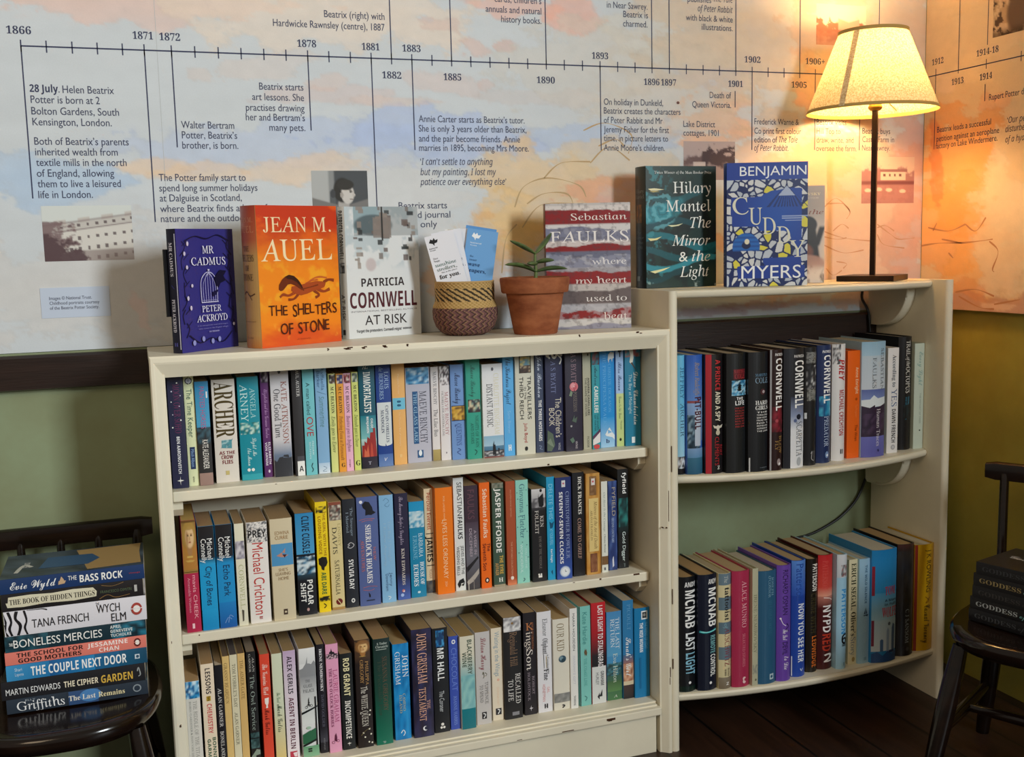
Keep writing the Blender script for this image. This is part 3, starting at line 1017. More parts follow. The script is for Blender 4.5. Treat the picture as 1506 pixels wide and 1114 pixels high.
for z in ZS[:2]:
    for x0, x1 in ((TI + 0.0006, TI + 0.017), (W1 - TI - 0.017, W1 - TI - 0.0006)):
        mb = MB()
        t = z - 0.0182
        mb.prism([(YB - 0.0045, t), (YB - 0.0045, t - 0.030), (-0.165, t - 0.030), (-0.181, t - 0.016), (-0.181, t)], 'x', x0, x1)
        part('shelf_cleat', mb, WC, PANELS[0 if x0 < .5 else 1])

# ================================================================== the taller open-backed bookcase
XL, XR, D2, ZT2 = W1 + 0.0004, 1.5794, 0.2421, 0.9028
PT = 0.0185
tall = thing('bookcase', 'taller cream bookcase with open back and bowed shelves, below the lamp', 'bookcase', (1.25, -0.13, 0))
for x0, x1, lean in ((XL, XL + PT, 0), (XR - PT, XR, 0)):
    mb = MB()
    r = 0.0085
    prof = [(x0, -0.010), (x0, -D2 + r)] + [(x0 + PT / 2 - (PT / 2) * math.cos(a), -D2 + r - r * math.sin(a)) for a in [PI * k / 10 for k in range(1, 10)]] + [(x1, -D2 + r), (x1, -0.010)]
    mb.prism(prof, 'z', 0.0, ZT2)
    mb.slot = 1
    for z, w, h in ((0.56, .0006, .05), (0.30, .0006, .03), (0.17, .0012, .02)):
        if x0 == XL: mb.box(x0 + .0025, x0 + .0025 + w, -D2 + .0006, -D2 + .004, z, z + h)
    PANELS.append(part('side_panel', mb, [WC, M['chip']], tall, smooth=True))
def bowed(z, th, ends, bulge, x0, x1):
    xm, hw = (x0 + x1) / 2, (x1 - x0) / 2
    n = 36
    mb = MB()
    prof = [(0.0, 0.0), (0.002, -th * .06), (-0.004, -th * .12), (-0.0065, -th * .32), (-0.0060, -th * .62), (-0.0025, -th * .88), (0.004, -th)]
    rows = [[(0.03, 0.0)] + prof + [(0.03, -th)]]
    vs, fs = [], []
    K = len(prof) + 2
    for k in range(n + 1):
        x = x0 + (x1 - x0) * k / n
        yf = -(ends + bulge * (1 - ((x - xm) / hw) ** 2))
        ring = [(-0.012, 0.0)] + [(yf + 0.0065 + dy, dz) for dy, dz in prof] + [(-0.012, -th)]
        vs += [(x, y, z + dz) for y, dz in ring]
    for k in range(n):
        for j in range(K):
            a, b = k * K + j, k * K + (j + 1) % K
            fs.append((a, a + K, b + K, b)[::-1])
    fs.append(tuple(range(K)))
    fs.append(tuple(range(n * K, n * K + K))[::-1])
    mb.add(vs, fs)
    return mb
XI0, XI1 = XL + PT + 0.0003, XR - PT - 0.0003
ZT4, ZB5 = 0.5410, 0.1090
part('shelf', bowed(ZT2 - 0.0005, 0.0165, 0.196, 0.042, XI0, XI1), WC, tall, smooth=True, label='bowed top shelf carrying the lamp')
part('shelf', bowed(ZT4, 0.0175, 0.192, 0.060, XI0, XI1), WC, tall, smooth=True)
part('shelf', bowed(ZB5, 0.0175, 0.226, 0.036, XI0, XI1), WC, tall, smooth=True)
for z in (ZT2 - 0.0172, ZT4 - 0.0177):
    for x0, x1 in ((XI0, XI0 + 0.019), (XI1 - 0.019, XI1)):
        mb = MB()
        R = 0.086
        pts = [(-0.014, z), (-0.014, z - R + 0.006), (-0.020, z - R)]
        cy, cz = -0.050, z
        arc = [(-0.054 - (0.092) * math.sin(a), z - R * math.cos(a)) for a in [PI / 2 * k / 14 for k in range(15)]]
        mb.prism(pts + arc, 'x', x0, x1)
        xs = x0 if x0 > 1.2 else x1
        mb.tube([(xs, y + 0.002, zz + 0.0025) for y, zz in arc], 0.0028, 8)
        part('shelf_bracket', mb, WC, PANELS[2 if x0 < 1.2 else 3])

# ================================================================== books
EPS = 0.00009
def t(text, v0, v1, u=.5, cap=.5, col='ffffff', sty='B'): return ('t', text, v0, v1, u, cap, col, sty)      # runs down the spine
def h(text, u0, u1, v, cap, col='ffffff', sty='B'): return ('h', text, u0, u1, v, cap, col, sty)             # reads across
def r(u0, v0, u1, v1, col): return ('r', u0, v0, u1, v1, col)
def e(u, v, ru, col, k=1.0): return ('e', u, v, ru, col, k)
def p(pts, col): return ('p', pts, col)
def g(v0, v1, c0, c1): return ('g', v0, v1, c0, c1)
def n(u0, v0, u1, v1, cols, seed=1, nx=8, ny=10): return ('n', u0, v0, u1, v1, cols, seed, nx, ny)
def im(u0, v0, u1, v1, arr): return ('im', u0, v0, u1, v1, arr)
def l(pts, w, col): return ('l', pts, w, col)

def draw(mb, els, P, W, H):
    """els on a surface W wide and H tall; P(u, v, layer) -> point, v = 0 at the top"""
    L = 1
    for el in els:
        k = el[0]
        L += 1
        if k == 't':
            _, text, v0, v1, u, cap, col, sty = el
            put_text(mb, text, sty, lambda a, b: P(u - cap / 2 + b / W, a, L), v0, v1, cap * W, lin(col))
        elif k == 'h':
            _, text, u0, u1, v, cap, col, sty = el
            put_text(mb, text, sty, lambda a, b: P(a, v + cap / 2 - b / H, L), u0, u1, cap * H, lin(col))
        elif k == 'r':
            _, u0, v0, u1, v1, col = el
            mb.grid(8, 1, lambda a, b: P(u0 + a * (u1 - u0), v1 + b * (v0 - v1), L), color=lin(col))
        elif k == 'g':
            _, v0, v1, c0, c1 = el
            c0, c1 = np.array(lin(c0)), np.array(lin(c1))
            cols = [tuple(c0 + (c1 - c0) * (1 - j / 6)) for j in range(7) for i in range(9)]
            mb.grid(8, 6, lambda a, b: P(a, v1 + b * (v0 - v1), L), colors=cols)
        elif k == 'e':
            _, u, v, ru, col, kk = el
            c = [P(u, v, L)] + [P(u + ru * math.cos(a), v + ru * kk * W / H * math.sin(a), L) for a in [-2 * PI * i / 18 for i in range(18)]]
            mb.add(c, [(0, 1 + i, 1 + (i + 1) % 18) for i in range(18)], lin(col))
        elif k == 'p':
            _, pts, col = el
            ar = sum(pts[i][0] * pts[(i + 1) % len(pts)][1] - pts[(i + 1) % len(pts)][0] * pts[i][1] for i in range(len(pts)))
            if ar > 0: pts = pts[::-1]
            tri = tessellate_polygon([[Vector((a * W, b * H, 0)) for a, b in pts]])
            fs = []
            for t3 in tri:
                (a0, b0), (a1, b1), (a2, b2) = [pts[i] for i in t3]
                fs.append(tuple(t3) if (a1 - a0) * (b2 - b0) - (a2 - a0) * (b1 - b0) < 0 else tuple(t3)[::-1])
            mb.add([P(a, b, L) for a, b in pts], fs, lin(col))
        elif k == 'l':
            _, pts, w, col = el
            ribbon(mb, [(a * W, -b * H) for a, b in pts], w * W, lambda x, y: P(x / W, -y / H, L), lin(col), .12)
        elif k == 'n':
            _, u0, v0, u1, v1, cols, seed, nx, ny = el
            rs = random.Random(seed)
            pal = [lin(c) for c in cols]
            cc = [pal[min(int(rs.random() * len(pal)), len(pal) - 1)] for _ in range((nx + 1) * (ny + 1))]
            mb.grid(nx, ny, lambda a, b: P(u0 + a * (u1 - u0), v1 + b * (v0 - v1), L), colors=cc)
        elif k == 'im':
            _, u0, v0, u1, v1, arr = el
            raster(mb, arr, lambda a, b: P(u0 + a * (u1 - u0), v0 + b * (v1 - v0), L))

def wrap(mb, flat, P, cuts):
    """fold flat printing (u, v, layer) around a faceted surface creased at the given u"""
    for f in flat.f:
        poly = [flat.v[i] + flat.c[i] for i in f]
        if len(poly) > 4:
            tri = tessellate_polygon([[Vector((q[0], q[1], 0)) for q in poly]])
            polys = [[poly[i] for i in t3] for t3 in tri]
            for k, q in enumerate(polys):
                ar = sum(q[i][0] * q[(i + 1) % 3][1] - q[(i + 1) % 3][0] * q[i][1] for i in range(3))
                if ar > 0: polys[k] = q[::-1]
        else:
            polys = [poly]
        for q in polys:
            u0, u1 = min(a[0] for a in q), max(a[0] for a in q)
            for c in cuts:
                if not (u0 < c - 1e-6 and u1 > c + 1e-6):
                    continue
                lo, hi = [], []
                for i, a in enumerate(q):
                    b = q[(i + 1) % len(q)]
                    (lo if a[0] <= c else hi).append(a)
                    if (a[0] - c) * (b[0] - c) < 0:
                        s = (c - a[0]) / (b[0] - a[0])
                        m = tuple(x + (y - x) * s for x, y in zip(a, b))
                        lo.append(m)
                        hi.append(m)
                if len(lo) >= 3:
                    mb.add([P(*a[:3]) for a in lo], [tuple(range(len(lo)))], [a[3:] for a in lo])
                q = hi
                if len(q) < 3:
                    break
            if len(q) >= 3:
                mb.add([P(*a[:3]) for a in q], [tuple(range(len(q)))], [a[3:] for a in q])

def make_book(name, label, group, w, hh, d, hard, cov, paper, spine, front=(), loc=(0, 0, 0), rot=(0, 0, 0), bulge=None, board=None, glossy=None):
    root = thing(name, label, 'book', loc, rot, group)
    tk = 0.0024 if hard else 0.0006
    if bulge is None:
        bulge = min(0.22 * w, 0.007) if hard else min(0.03 * w, 0.0012)
    def ys(x):
        return bulge * (2 * x / w) ** 2
    K = 10
    xs = [-w / 2 + w * i / K for i in range(K + 1)]
    outer = [(-w / 2, d)] + [(x, ys(x)) for x in xs] + [(w / 2, d)]
    inner = [(-w / 2 + tk, d)] + [(max(-w / 2 + tk, min(w / 2 - tk, x)), ys(x) + tk) for x in xs] + [(w / 2 - tk, d)]
    mb = MB()
    cb = lin(board) if board else lin(cov)
    N = len(outer)
    vs = [(x, y, 0) for x, y in outer] + [(x, y, hh) for x, y in outer] + [(x, y, 0) for x, y in inner] + [(x, y, hh) for x, y in inner]
    fs = []
    for i in range(N - 1):
        fs += [(i, i + 1, N + i + 1, N + i), (2 * N + i, 3 * N + i, 3 * N + i + 1, 2 * N + i + 1),
               (N + i, N + i + 1, 3 * N + i + 1, 3 * N + i), (i, 2 * N + i, 2 * N + i + 1, i + 1)]
    fs += [(0, N, 3 * N, 2 * N), (N - 1, 3 * N - 1, 4 * N - 1, 2 * N - 1)]
    mb.add(vs, fs, cb)
    if board:                       # the jacket or spine strip has its own colour
        mb.grid(K, 1, lambda a, b: ((a - .5) * w, ys((a - .5) * w) - EPS * .6, b * hh), color=lin(cov))
    def Ps(u, v, L):
        u, v = min(max(u, .004), .996), min(max(v, .001), .999)
        x = (u - .5) * w * 0.985
        s = (x / w + .5) * K
        i = min(max(int(s), 0), K - 1)
        y = ys(xs[i]) + (ys(xs[i + 1]) - ys(xs[i])) * (s - i)        # on the facet
        return (x, y - EPS - EPS * L, hh * (1 - v))
    # what is printed on the spine is cut along the facets of its curve so that it hugs them
    flat = MB()
    draw(flat, spine, lambda u, v, L: (min(max(u, .004), .996), min(max(v, .001), .999), L), w, hh)
    wrap(mb, flat, Ps, [.5 + (-.5 + i / K) / .985 for i in range(1, K)])
    y0 = bulge
    if front:
        def Pf(u, v, L):
            return (w / 2 + EPS * L, y0 + u * (d - y0), hh * (1 - v))
        draw(mb, front, Pf, d - y0, hh)
    mb.build('cover', M['jacket' if (glossy if glossy is not None else hard) else 'cover'], root)
    ins = 0.0030 if hard else 0.0004
    pc = lin(paper)
    mb = MB()
    x0, x1 = -w / 2 + tk + 0.0001, w / 2 - tk - 0.0001
    dip = 0.0009 if hard else 0.0
    nx = 6
    # page block: its back follows the spine, its top is very slightly hollowed
    pts = [(x0, d - ins - 0.0005)] + [(x0 + (x1 - x0) * i / nx, ys(x0 + (x1 - x0) * i / nx) + tk + 0.0004) for i in range(nx + 1)] + [(x1, d - ins - 0.0005)]
    mb.prism(pts, 'z', ins if hard else 0.0, hh - ins, pc)
    mb.build('page_block', M['pages'], root)
    return root

# spine x from, x to, y of the spine front, height (metres), one row per shelf
ROWS = [
 [(0.0251,0.0503,-0.1747,0.1959), (0.0515,0.0680,-0.1649,0.1941), (0.0687,0.0910,-0.1691,0.1779), (0.0965,0.1347,-0.1612,0.1779), (0.1392,0.1742,-0.1597,0.1798), (0.1788,0.1935,-0.1494,0.1933), (0.1950,0.2263,-0.1568,0.1934), (0.2306,0.2469,-0.1630,0.1943), (0.2489,0.2681,-0.1652,0.1948), (0.2709,0.2909,-0.1626,0.1940), (0.2946,0.3070,-0.1587,0.1759), (0.3078,0.3200,-0.1620,0.1754), (0.3208,0.3333,-0.1608,0.1753), (0.3353,0.3467,-0.1599,0.1764), (0.3498,0.3784,-0.1525,0.1917), (0.3809,0.4078,-0.1499,0.1920), (0.4111,0.4347,-0.1456,0.1934), (0.4375,0.4822,-0.1413,0.1758), (0.4853,0.4997,-0.1399,0.1747), (0.5005,0.5195,-0.1433,0.1753), (0.5203,0.5468,-0.1478,0.1775), (0.5474,0.5746,-0.1560,0.1940), (0.5776,0.6173,-0.1597,0.1758), (0.6192,0.6396,-0.1573,0.1945), (0.6424,0.6799,-0.1602,0.1946), (0.6838,0.7016,-0.1536,0.1939), (0.7022,0.7382,-0.1612,0.1947), (0.7388,0.7728,-0.1694,0.1951), (0.7764,0.7931,-0.1652,0.1954), (0.7937,0.8093,-0.1694,0.1962), (0.8127,0.8428,-0.1634,0.1956), (0.8459,0.8616,-0.1646,0.1956), (0.8630,0.8954,-0.1695,0.1973)],
 [(0.0325,0.0559,-0.1925,0.1942), (0.0583,0.0848,-0.1925,0.1812), (0.0866,0.1147,-0.1925,0.1809), (0.1183,0.1336,-0.1925,0.1796), (0.1382,0.1728,-0.1905,0.1788), (0.1777,0.2151,-0.1925,0.1807), (0.2216,0.2536,-0.1829,0.1838), (0.2578,0.2781,-0.1800,0.2000), (0.2816,0.3039,-0.1764,0.1966), (0.3067,0.3293,-0.1748,0.1988), (0.3317,0.3690,-0.1771,0.2000), (0.3728,0.3981,-0.1746,0.1990), (0.4021,0.4261,-0.1699,0.1982), (0.4283,0.4564,-0.1680,0.1799), (0.4611,0.4775,-0.1531,0.1980), (0.4781,0.5103,-0.1693,0.2008), (0.5146,0.5339,-0.1630,0.2150), (0.5349,0.5607,-0.1657,0.1987), (0.5634,0.5830,-0.1680,0.2023), (0.5875,0.6103,-0.1682,0.1992), (0.6142,0.6327,-0.1700,0.2005), (0.6349,0.6598,-0.1670,0.1999), (0.6645,0.6931,-0.1716,0.1807), (0.6955,0.7114,-0.1710,0.2013), (0.7120,0.7439,-0.1758,0.1990), (0.7490,0.7727,-0.1706,0.2042), (0.7761,0.8051,-0.1720,0.2000), (0.8095,0.8223,-0.1688,0.1811), (0.8269,0.8454,-0.1620,0.1785), (0.8495,0.8718,-0.1581,0.1993)],
 [(0.0228,0.0455,-0.2015,0.1731), (0.0498,0.0708,-0.1881,0.1949), (0.0725,0.0856,-0.1862,0.1892), (0.0862,0.0979,-0.1850,0.2026), (0.0985,0.1108,-0.1869,0.2040), (0.1117,0.1238,-0.1857,0.2040), (0.1265,0.1419,-0.1858,0.2046), (0.1485,0.1649,-0.1897,0.1981), (0.1686,0.1859,-0.1914,0.1965), (0.1880,0.2092,-0.1922,0.1987), (0.2150,0.2434,-0.1945,0.1995), (0.2465,0.2604,-0.1915,0.2018), (0.2620,0.2835,-0.1967,0.2014), (0.2864,0.3083,-0.1950,0.1796), (0.3129,0.3408,-0.1987,0.2018), (0.3462,0.3763,-0.2002,0.1994), (0.3824,0.4120,-0.1935,0.1819), (0.4168,0.4542,-0.1984,0.2057), (0.4572,0.4859,-0.1933,0.2006), (0.4886,0.5071,-0.1905,0.1803), (0.5081,0.5355,-0.1979,0.1794), (0.5397,0.5681,-0.1907,0.1802), (0.5733,0.5949,-0.1840,0.1813), (0.5955,0.6310,-0.1901,0.2002), (0.6372,0.6619,-0.1856,0.2025), (0.6649,0.6935,-0.1857,0.2003), (0.6963,0.7293,-0.1883,0.1822), (0.7299,0.7450,-0.1916,0.2005), (0.7502,0.7738,-0.1885,0.2005), (0.7754,0.8054,-0.1895,0.2042), (0.8091,0.8410,-0.1858,0.1801), (0.8421,0.8644,-0.1902,0.2003), (0.8650,0.8968,-0.1952,0.1828)],
 [(0.9629,0.9808,-0.1923,0.2346), (0.9814,1.0154,-0.2031,0.2348), (1.0160,1.0549,-0.2133,0.2348), (1.0555,1.0981,-0.2259,0.2354), (1.0987,1.1422,-0.2347,0.2362), (1.1428,1.1710,-0.2405,0.2393), (1.1765,1.2230,-0.2374,0.2393), (1.2296,1.2580,-0.2290,0.2385), (1.2650,1.2982,-0.2210,0.2403), (1.3054,1.3369,-0.2155,0.2396), (1.3476,1.3774,-0.2040,0.2233), (1.3780,1.4368,-0.2137,0.2401), (1.4543,1.4817,-0.1947,0.2225), (1.4977,1.5315,-0.1790,0.2423), (1.5347,1.5600,-0.1800,0.2266)],
 [(0.9507,0.9866,-0.2239,0.2339), (0.9872,1.0286,-0.2327,0.2363), (1.0292,1.0568,-0.2388,0.2362), (1.0574,1.0970,-0.2434,0.2382), (1.0976,1.1104,-0.2478,0.2413), (1.1110,1.1539,-0.2501,0.2332), (1.1545,1.1872,-0.2515,0.2405), (1.1934,1.2264,-0.2442,0.2434), (1.2346,1.2613,-0.2349,0.2394), (1.2645,1.3002,-0.2322,0.2433), (1.3008,1.3247,-0.2445,0.2434), (1.3380,1.3588,-0.2305,0.2248), (1.3594,1.3852,-0.2364,0.2250), (1.3858,1.4481,-0.2469,0.2416), (1.4575,1.5003,-0.2368,0.2435), (1.5105,1.5600,-0.2273,0.2338)],
]


TAN, OLD, PALE, GREY = 'a98a63', '8f7250', 'd8ccb4', 'b5a78e'
WHT = 'efece6'
# each entry: label, hard cover?, cover colour, page colour, what is printed on the spine
SHELF_BOOKS = []
def portrait(bg, veil, skin, shade, dress):
    """small painted head and shoulders"""
    u, v = px_grid(26, 60)
    A = np.empty(u.shape + (3,)); A[:] = lin(bg)
    E = lambda cu, cv, ru, rv, w_=.14: soft(1 - np.sqrt(((u - cu) / ru) ** 2 + ((v - cv) / rv) ** 2), w_)
    nz = vnoise(u * 5, v * 9, 7, 4)
    put(A, sstep(.45, .6, nz), veil, .35)
    put(A, E(.52, .30, .46, .30), veil)
    put(A, soft(v - .62 + .35 * np.abs(u - .5), .05), dress)
    put(A, E(.52, .58, .17, .14), shade)
    put(A, E(.54, .33, .30, .215), skin)
    put(A, E(.36, .36, .10, .16, .4), shade, .8)
    put(A, E(.43, .30, .07, .014), '3a2618', .9); put(A, E(.66, .30, .07, .014), '3a2618', .9)
    put(A, E(.43, .268, .09, .008), shade, .9); put(A, E(.66, .268, .09, .008), shade, .9)
    put(A, E(.55, .365, .035, .05, .4), shade, .8); put(A, E(.55, .435, .09, .014), '9a4a38', .9)
    put(A, E(.5, .14, .40, .05), veil, .9)
    put(A, E(.5, .72, .22, .02), 'd8b860', .8); put(A, E(.5, .80, .30, .02), 'd8b860', .6)
    return A
SHELF_BOOKS.append([
 ("navy paperback with white dots and star, first from the left on the top shelf", 0, '232544', GREY, [t('MOON OVER SOHO', .10, .52, .55, .4, '74305a', 's'), e(.62, .09, .05, WHT), e(.25, .16, .05, 'c9c4d8'), e(.8, .2, .04, 'c9c4d8'), e(.2, .25, .04, WHT), e(.7, .29, .04, 'c9c4d8'), e(.25, .36, .04, 'c9c4d8'), e(.75, .41, .05, WHT), e(.2, .47, .05, WHT), t('BEN AARONOVITCH', .55, .87, .5, .2, 'f4f2f4', 'B'), p([(.5, .895), (.54, .925), (.72, .932), (.54, .939), (.5, .975), (.46, .939), (.28, .932), (.46, .925)], WHT)]),
 ("pale yellow-green paperback with a pocket watch at the top of its spine", 0, 'e2e8bb', GREY, [r(.46, 0, .54, .04, '3a3a3a'), e(.5, .075, .36, '2c2c30'), e(.5, .075, .27, 'c3c6d2'), e(.5, .075, .12, '9aa0b4'), t('The Time Keeper', .145, .57, .5, .52, '4f6f62', 'd'), r(.25, .655, .75, .85, '22365e'), t('Mitch Albom', .675, .83, .5, .3, '8fb0de', 'd'), t('sphere', .915, .965, .5, .18, '5a5a4a', 'd')]),
 ("paperback fading from blue to black with faint pink lettering, left of the big gold-lettered one", 0, '2d2c2c', GREY, [g(0, .42, '2f84b4', '4aa0c8'), g(.42, .58, '4aa0c8', '2d2c2c'), n(0, .44, 1, .6, ['23262a', '2d3a40', '3c5c6a'], 3, 5, 6), r(.8, .1, .9, .16, 'f0f0f0'), t('PAINTED HORSES', .05, .45, .5, .36, 'b0648f', 'd'), t('KATE ALEXANDER', .56, .84, .55, .42, 'f2efe8', 'd'), g(.88, 1, 'a1847a', '967a72')]),
 ("thick cream paperback with huge dark gold capitals filling half its spine", 0, 'dfd8ce', GREY, [t('ARCHER', .025, .56, .5, .80, '4b3d14', 'S'), n(.3, .585, .75, .66, ['4d8f9c', '7fb4bb', '3a7886', 'a9cdd0'], 5, 5, 5), p([(.25, .66), (.5, .63), (.8, .575), (.7, .63), (.75, .67), (.5, .665)], '4f94a0'), h('AS THE', .18, .86, .71, .032, '7a1422', 'B'), h('CROW', .26, .78, .752, .036, '7a1422', 'B'), h('FLIES', .3, .76, .8, .036, '7a1422', 'B'), r(.42, .885, .58, .925, 'c9b878')]),
 ("teal paperback with pale blue capitals and a small floral band across the middle", 0, '118c9e', GREY, [t('ARNEY', .07, .43, .28, .34, 'c9ebea', 's'), t('ANGELA', .11, .40, .70, .25, 'b3e0e0', 's'), n(.04, .44, .96, .555, ['0f7888', 'cfe6d8', '1a8f9a', 'a9d2c4', '2a6f66'], 7, 9, 6), t('Light Me', .59, .77, .68, .2, 'c9ebea', 'c'), t('the Moon', .69, .86, .42, .2, 'c9ebea', 'c'), e(.35, .9, .08, WHT), e(.55, .9, .08, WHT), g(.94, 1, '2fa3b0', '2fa3b0')]),
 ("slim purple paperback with lilac script along the spine", 0, '5d2a66', GREY, [n(.1, .0, .9, .14, ['2c1c30', '3a2a3c', 'b4a8b4', '241426'], 9, 4, 6), t('Elizabeth and her German Garden', .2, .64, .55, .42, 'b98cc0', 'c'), t('ELIZABETH', .68, .88, .70, .26, 'f0e6f0', 'B'), t('VON ARNIM', .68, .89, .32, .26, 'f0e6f0', 'B'), e(.55, .945, .12, 'e0d0e0', 1.6)]),
 ("pale grey paperback with a dark castle skyline at the foot of its spine", 0, 'd6d3d6', GREY, [g(.66, .80, 'd6d3d6', '6f7f98'), g(.80, 1, '6f7f98', '3a3b40'), p([(0, 1), (0, .84), (.15, .86), (.3, .82), (.5, .815), (.55, .80), (.8, .80), (.85, .83), (1, .82), (1, 1)], '33343a'), e(.5, .04, .08, '2a2a2a', 1.8), t('KATE ATKINSON', .13, .70, .72, .30, '96523f', 's'), t('One Good Turn', .20, .64, .32, .34, '33333a', 's')]),
 ("charcoal paperback with a white square bearing a capital A at the foot", 0, '2e2c2e', OLD, [t('PAUL AUSTER', .02, .28, .62, .32, 'f0eeea', 's'), r(.22, .865, 1, 1, 'efefec'), h('A', .38, .86, .935, .05, '17171a', 'B'), r(.22, .82, 1, .865, '4a4a50')]),
 ("pale turquoise paperback with a short word in red hand-drawn capitals", 0, '74c4cc', GREY, [t('A man called', .16, .45, .45, .34, '1f4048', 'd'), t('OVE', .47, .645, .5, .6, 'b5343c', 'd'), t('FREDRIK', .69, .82, .68, .16, 'd4eef0', 'd'), t('BACKMAN', .70, .85, .42, .16, 'd4eef0', 'd'), l([(.6, .89), (.5, .92), (.62, .95), (.5, .97)], .08, '22454c')]),
 ("pale sky-blue paperback with a diagonal stroke between author and title", 0, '86b3d9', GREY, [t('Raffaella', .03, .235, .66, .28, '3a658c', 'd'), t('Barker', .06, .21, .30, .28, '3a658c', 'd'), l([(.15, .245), (.9, .275)], .04, '4c7590'), t('Summertime', .29, .57, .5, .42, '5f8d92', 'I'), g(.9, 1, 'b4cfe8', 'dce6f0'), l([(.4, .93), (.7, .95), (.35, .975), (.7, .98)], .04, '4a6f90')]),
 ("thin yellow-green paperback, leftmost of four thin matching volumes", 0, 'dadf8c', OLD, [n(.1, .01, .95, .10, ['2c2a2a', 'e6e0d0', '6a4a3a', '1f2a30'], 11, 4, 5), t('M C BEATON', .13, .40, .5, .44, '2e2e22', 'S'), t('Emily goes to Exeter', .43, .80, .5, .5, '44572a', 'i')]),
 ("thin orange paperback among four thin matching volumes", 0, 'ea9f38', OLD, [n(.1, .01, .95, .10, ['2f3f80', 'e6d8c0', '4a3a6a', '20305a'], 12, 4, 5), t('M C BEATON', .13, .40, .5, .44, '3a2a12', 'S'), t('Perfecting Fiona at Portsmouth', .43, .88, .5, .5, '8a4a1a', 'i'), h('G', .3, .85, .93, .04, '3a2412', 'S')]),
 ("thin pink paperback among four thin matching volumes", 0, 'eeb6d0', OLD, [n(.1, .01, .95, .10, ['7a2430', 'e6d0c8', '4a2a30', 'b04a4a'], 13, 4, 5), t('M C BEATON', .13, .40, .5, .44, '3a2230', 'S'), t('Beatrice goes to Brighton', .43, .80, .5, .5, '6a3058', 'i'), t('canongate', .88, .96, .5, .2, '6a3058', 'd')]),
 ("thin lime paperback, rightmost of four thin matching volumes", 0, 'd5dc7a', OLD, [n(.1, .01, .95, .10, ['6a7a6a', 'e0e0d0', '4a5a4a', 'a8b098'], 14, 4, 5), t('M C BEATON', .13, .40, .5, .44, '2e3020', 'S'), t('Deborah goes to Dover', .43, .76, .5, .5, '4f6a26', 'i'), h('G', .2, .9, .925, .05, '20240f', 'S')]),
 ("dark teal paperback with a red skyline at the foot of its spine", 0, '11566a', OLD, [g(.5, .72, '13788a', '7fc0c4'), g(.72, .9, 'b8d8d8', '6a3030'), h('the', .25, .6, .05, .028, 'd8e8e8', 'c'), t('IMMORTALISTS', .09, .47, .5, .44, 'f4f4ee', 'B'), t('CHLOE', .53, .62, .72, .14, 'f0f0f0', 'B'), t('BENJAMIN', .51, .665, .45, .14, 'f0f0f0', 'B'), p([(.05, .9), (.05, .78), (.2, .78), (.2, .74), (.35, .76), (.4, .70), (.55, .72), (.6, .66), (.78, .66), (.78, .62), (.92, .62), (.98, .9)], '9c2a26'), p([(.15, .9), (.2, .81), (.32, .84), (.42, .77), (.5, .9)], 'd46a4a'), p([(.55, .9), (.62, .75), (.7, .78), (.75, .9)], 'c24a38'), g(.89, 1, '2c2233', '1d1826'), h('T', .4, .6, .95, .03, 'a0a0b0', 'B')]),
 ("royal blue paperback with a white panel in the middle of its spine", 0, '1b3f8c', OLD, [t('LOUIS', .10, .26, .72, .28, 'aecbea', 's'), t('de BERNIERES', .06, .36, .36, .26, 'aecbea', 's'), r(.02, .39, .98, .78, 'd9dfe0'), e(.5, .78, .48, 'd9dfe0', .35), t("CAPTAIN CORELLI\u2019S", .42, .77, .68, .2, '27355c', 'S'), t('MANDOLIN', .46, .68, .36, .2, '27355c', 'S'), g(.88, 1, '4a6cae', '6a88bc'), h('V', .4, .6, .93, .03, 'f0f0f8', 'I')]),
 ("peach paperback with a pale blue square band and a small dark fish", 0, 'edb56b', OLD, [r(0, .365, 1, .475, '6fc0dc'), e(.5, .40, .16, '1e5a80', .6), e(.5, .435, .16, '1e5a80', .6), t('Margaret Forster', .14, .33, .5, .14, 'f6d8a4', 'd'), t('The Memory Box of summers', .5, .82, .5, .14, 'f6d8a4', 'd'), r(.4, .9, .6, .93, 'f0c684')]),
 ("thick lilac-grey paperback with a navy strip lettered beside the author's name", 0, 'bcbccb', OLD, [n(.02, .0, .98, .175, ['2f7fb4', '6aa8d0', 'bcd8e8', '3a8cc0', '205f8c'], 17, 8, 8), t('MAEVE BINCHY', .25, .80, .70, .30, '3a3a48', 's'), r(.26, .25, .48, .80, '27588a'), t('THE GLASS LAKE', .27, .78, .37, .15, 'a8d0ea', 's'), r(.4, .87, .65, .95, '27588a'), e(.52, .90, .07, 'e8eef4', 1.8)]),
 ("slim white paperback with a gold foot on its spine, next to the thick lilac-grey one", 0, 'e3dddc', OLD, [t('MAEVE BINCHY', .05, .40, .5, .42, '4a4a54', 's'), t('The Lilac Bus', .45, .74, .5, .5, '2c2c36', 's'), g(.88, 1, 'b8a468', 'a08c50')]),
 ("white paperback with a black-and-white crowd picture at the top", 0, 'e6e0e0', OLD, [n(0, .0, 1, .2, ['1c1a1c', 'e0d8d8', '3a3034', 'f0ecec', '5a4a50'], 19, 7, 9), t('MAEVE BINCHY', .27, .73, .64, .34, 'b27276', 's'), t('VICTORIA LINE, CENTRAL LINE', .26, .74, .26, .18, '5a5058', 's'), e(.5, .92, .06, '8a8088', 1.6)]),
 ("cornflower-blue paperback with a gold square picture in the middle", 0, '7398d0', OLD, [t('Maeve Binchy', .09, .41, .5, .42, '17234f', 'c'), n(.02, .435, .98, .585, ['c89a34', 'e0b850', '8a5a20', '5a3a18', 'd8a840'], 21, 6, 7), r(.02, .43, .98, .437, '1f2a50'), r(.02, .583, .98, .59, '1f2a50'), t('QUENTINS', .62, .85, .5, .36, '33498a', 's'), l([(.4, .88), (.6, .90), (.35, .92), (.6, .95)], .05, '33498a')]),
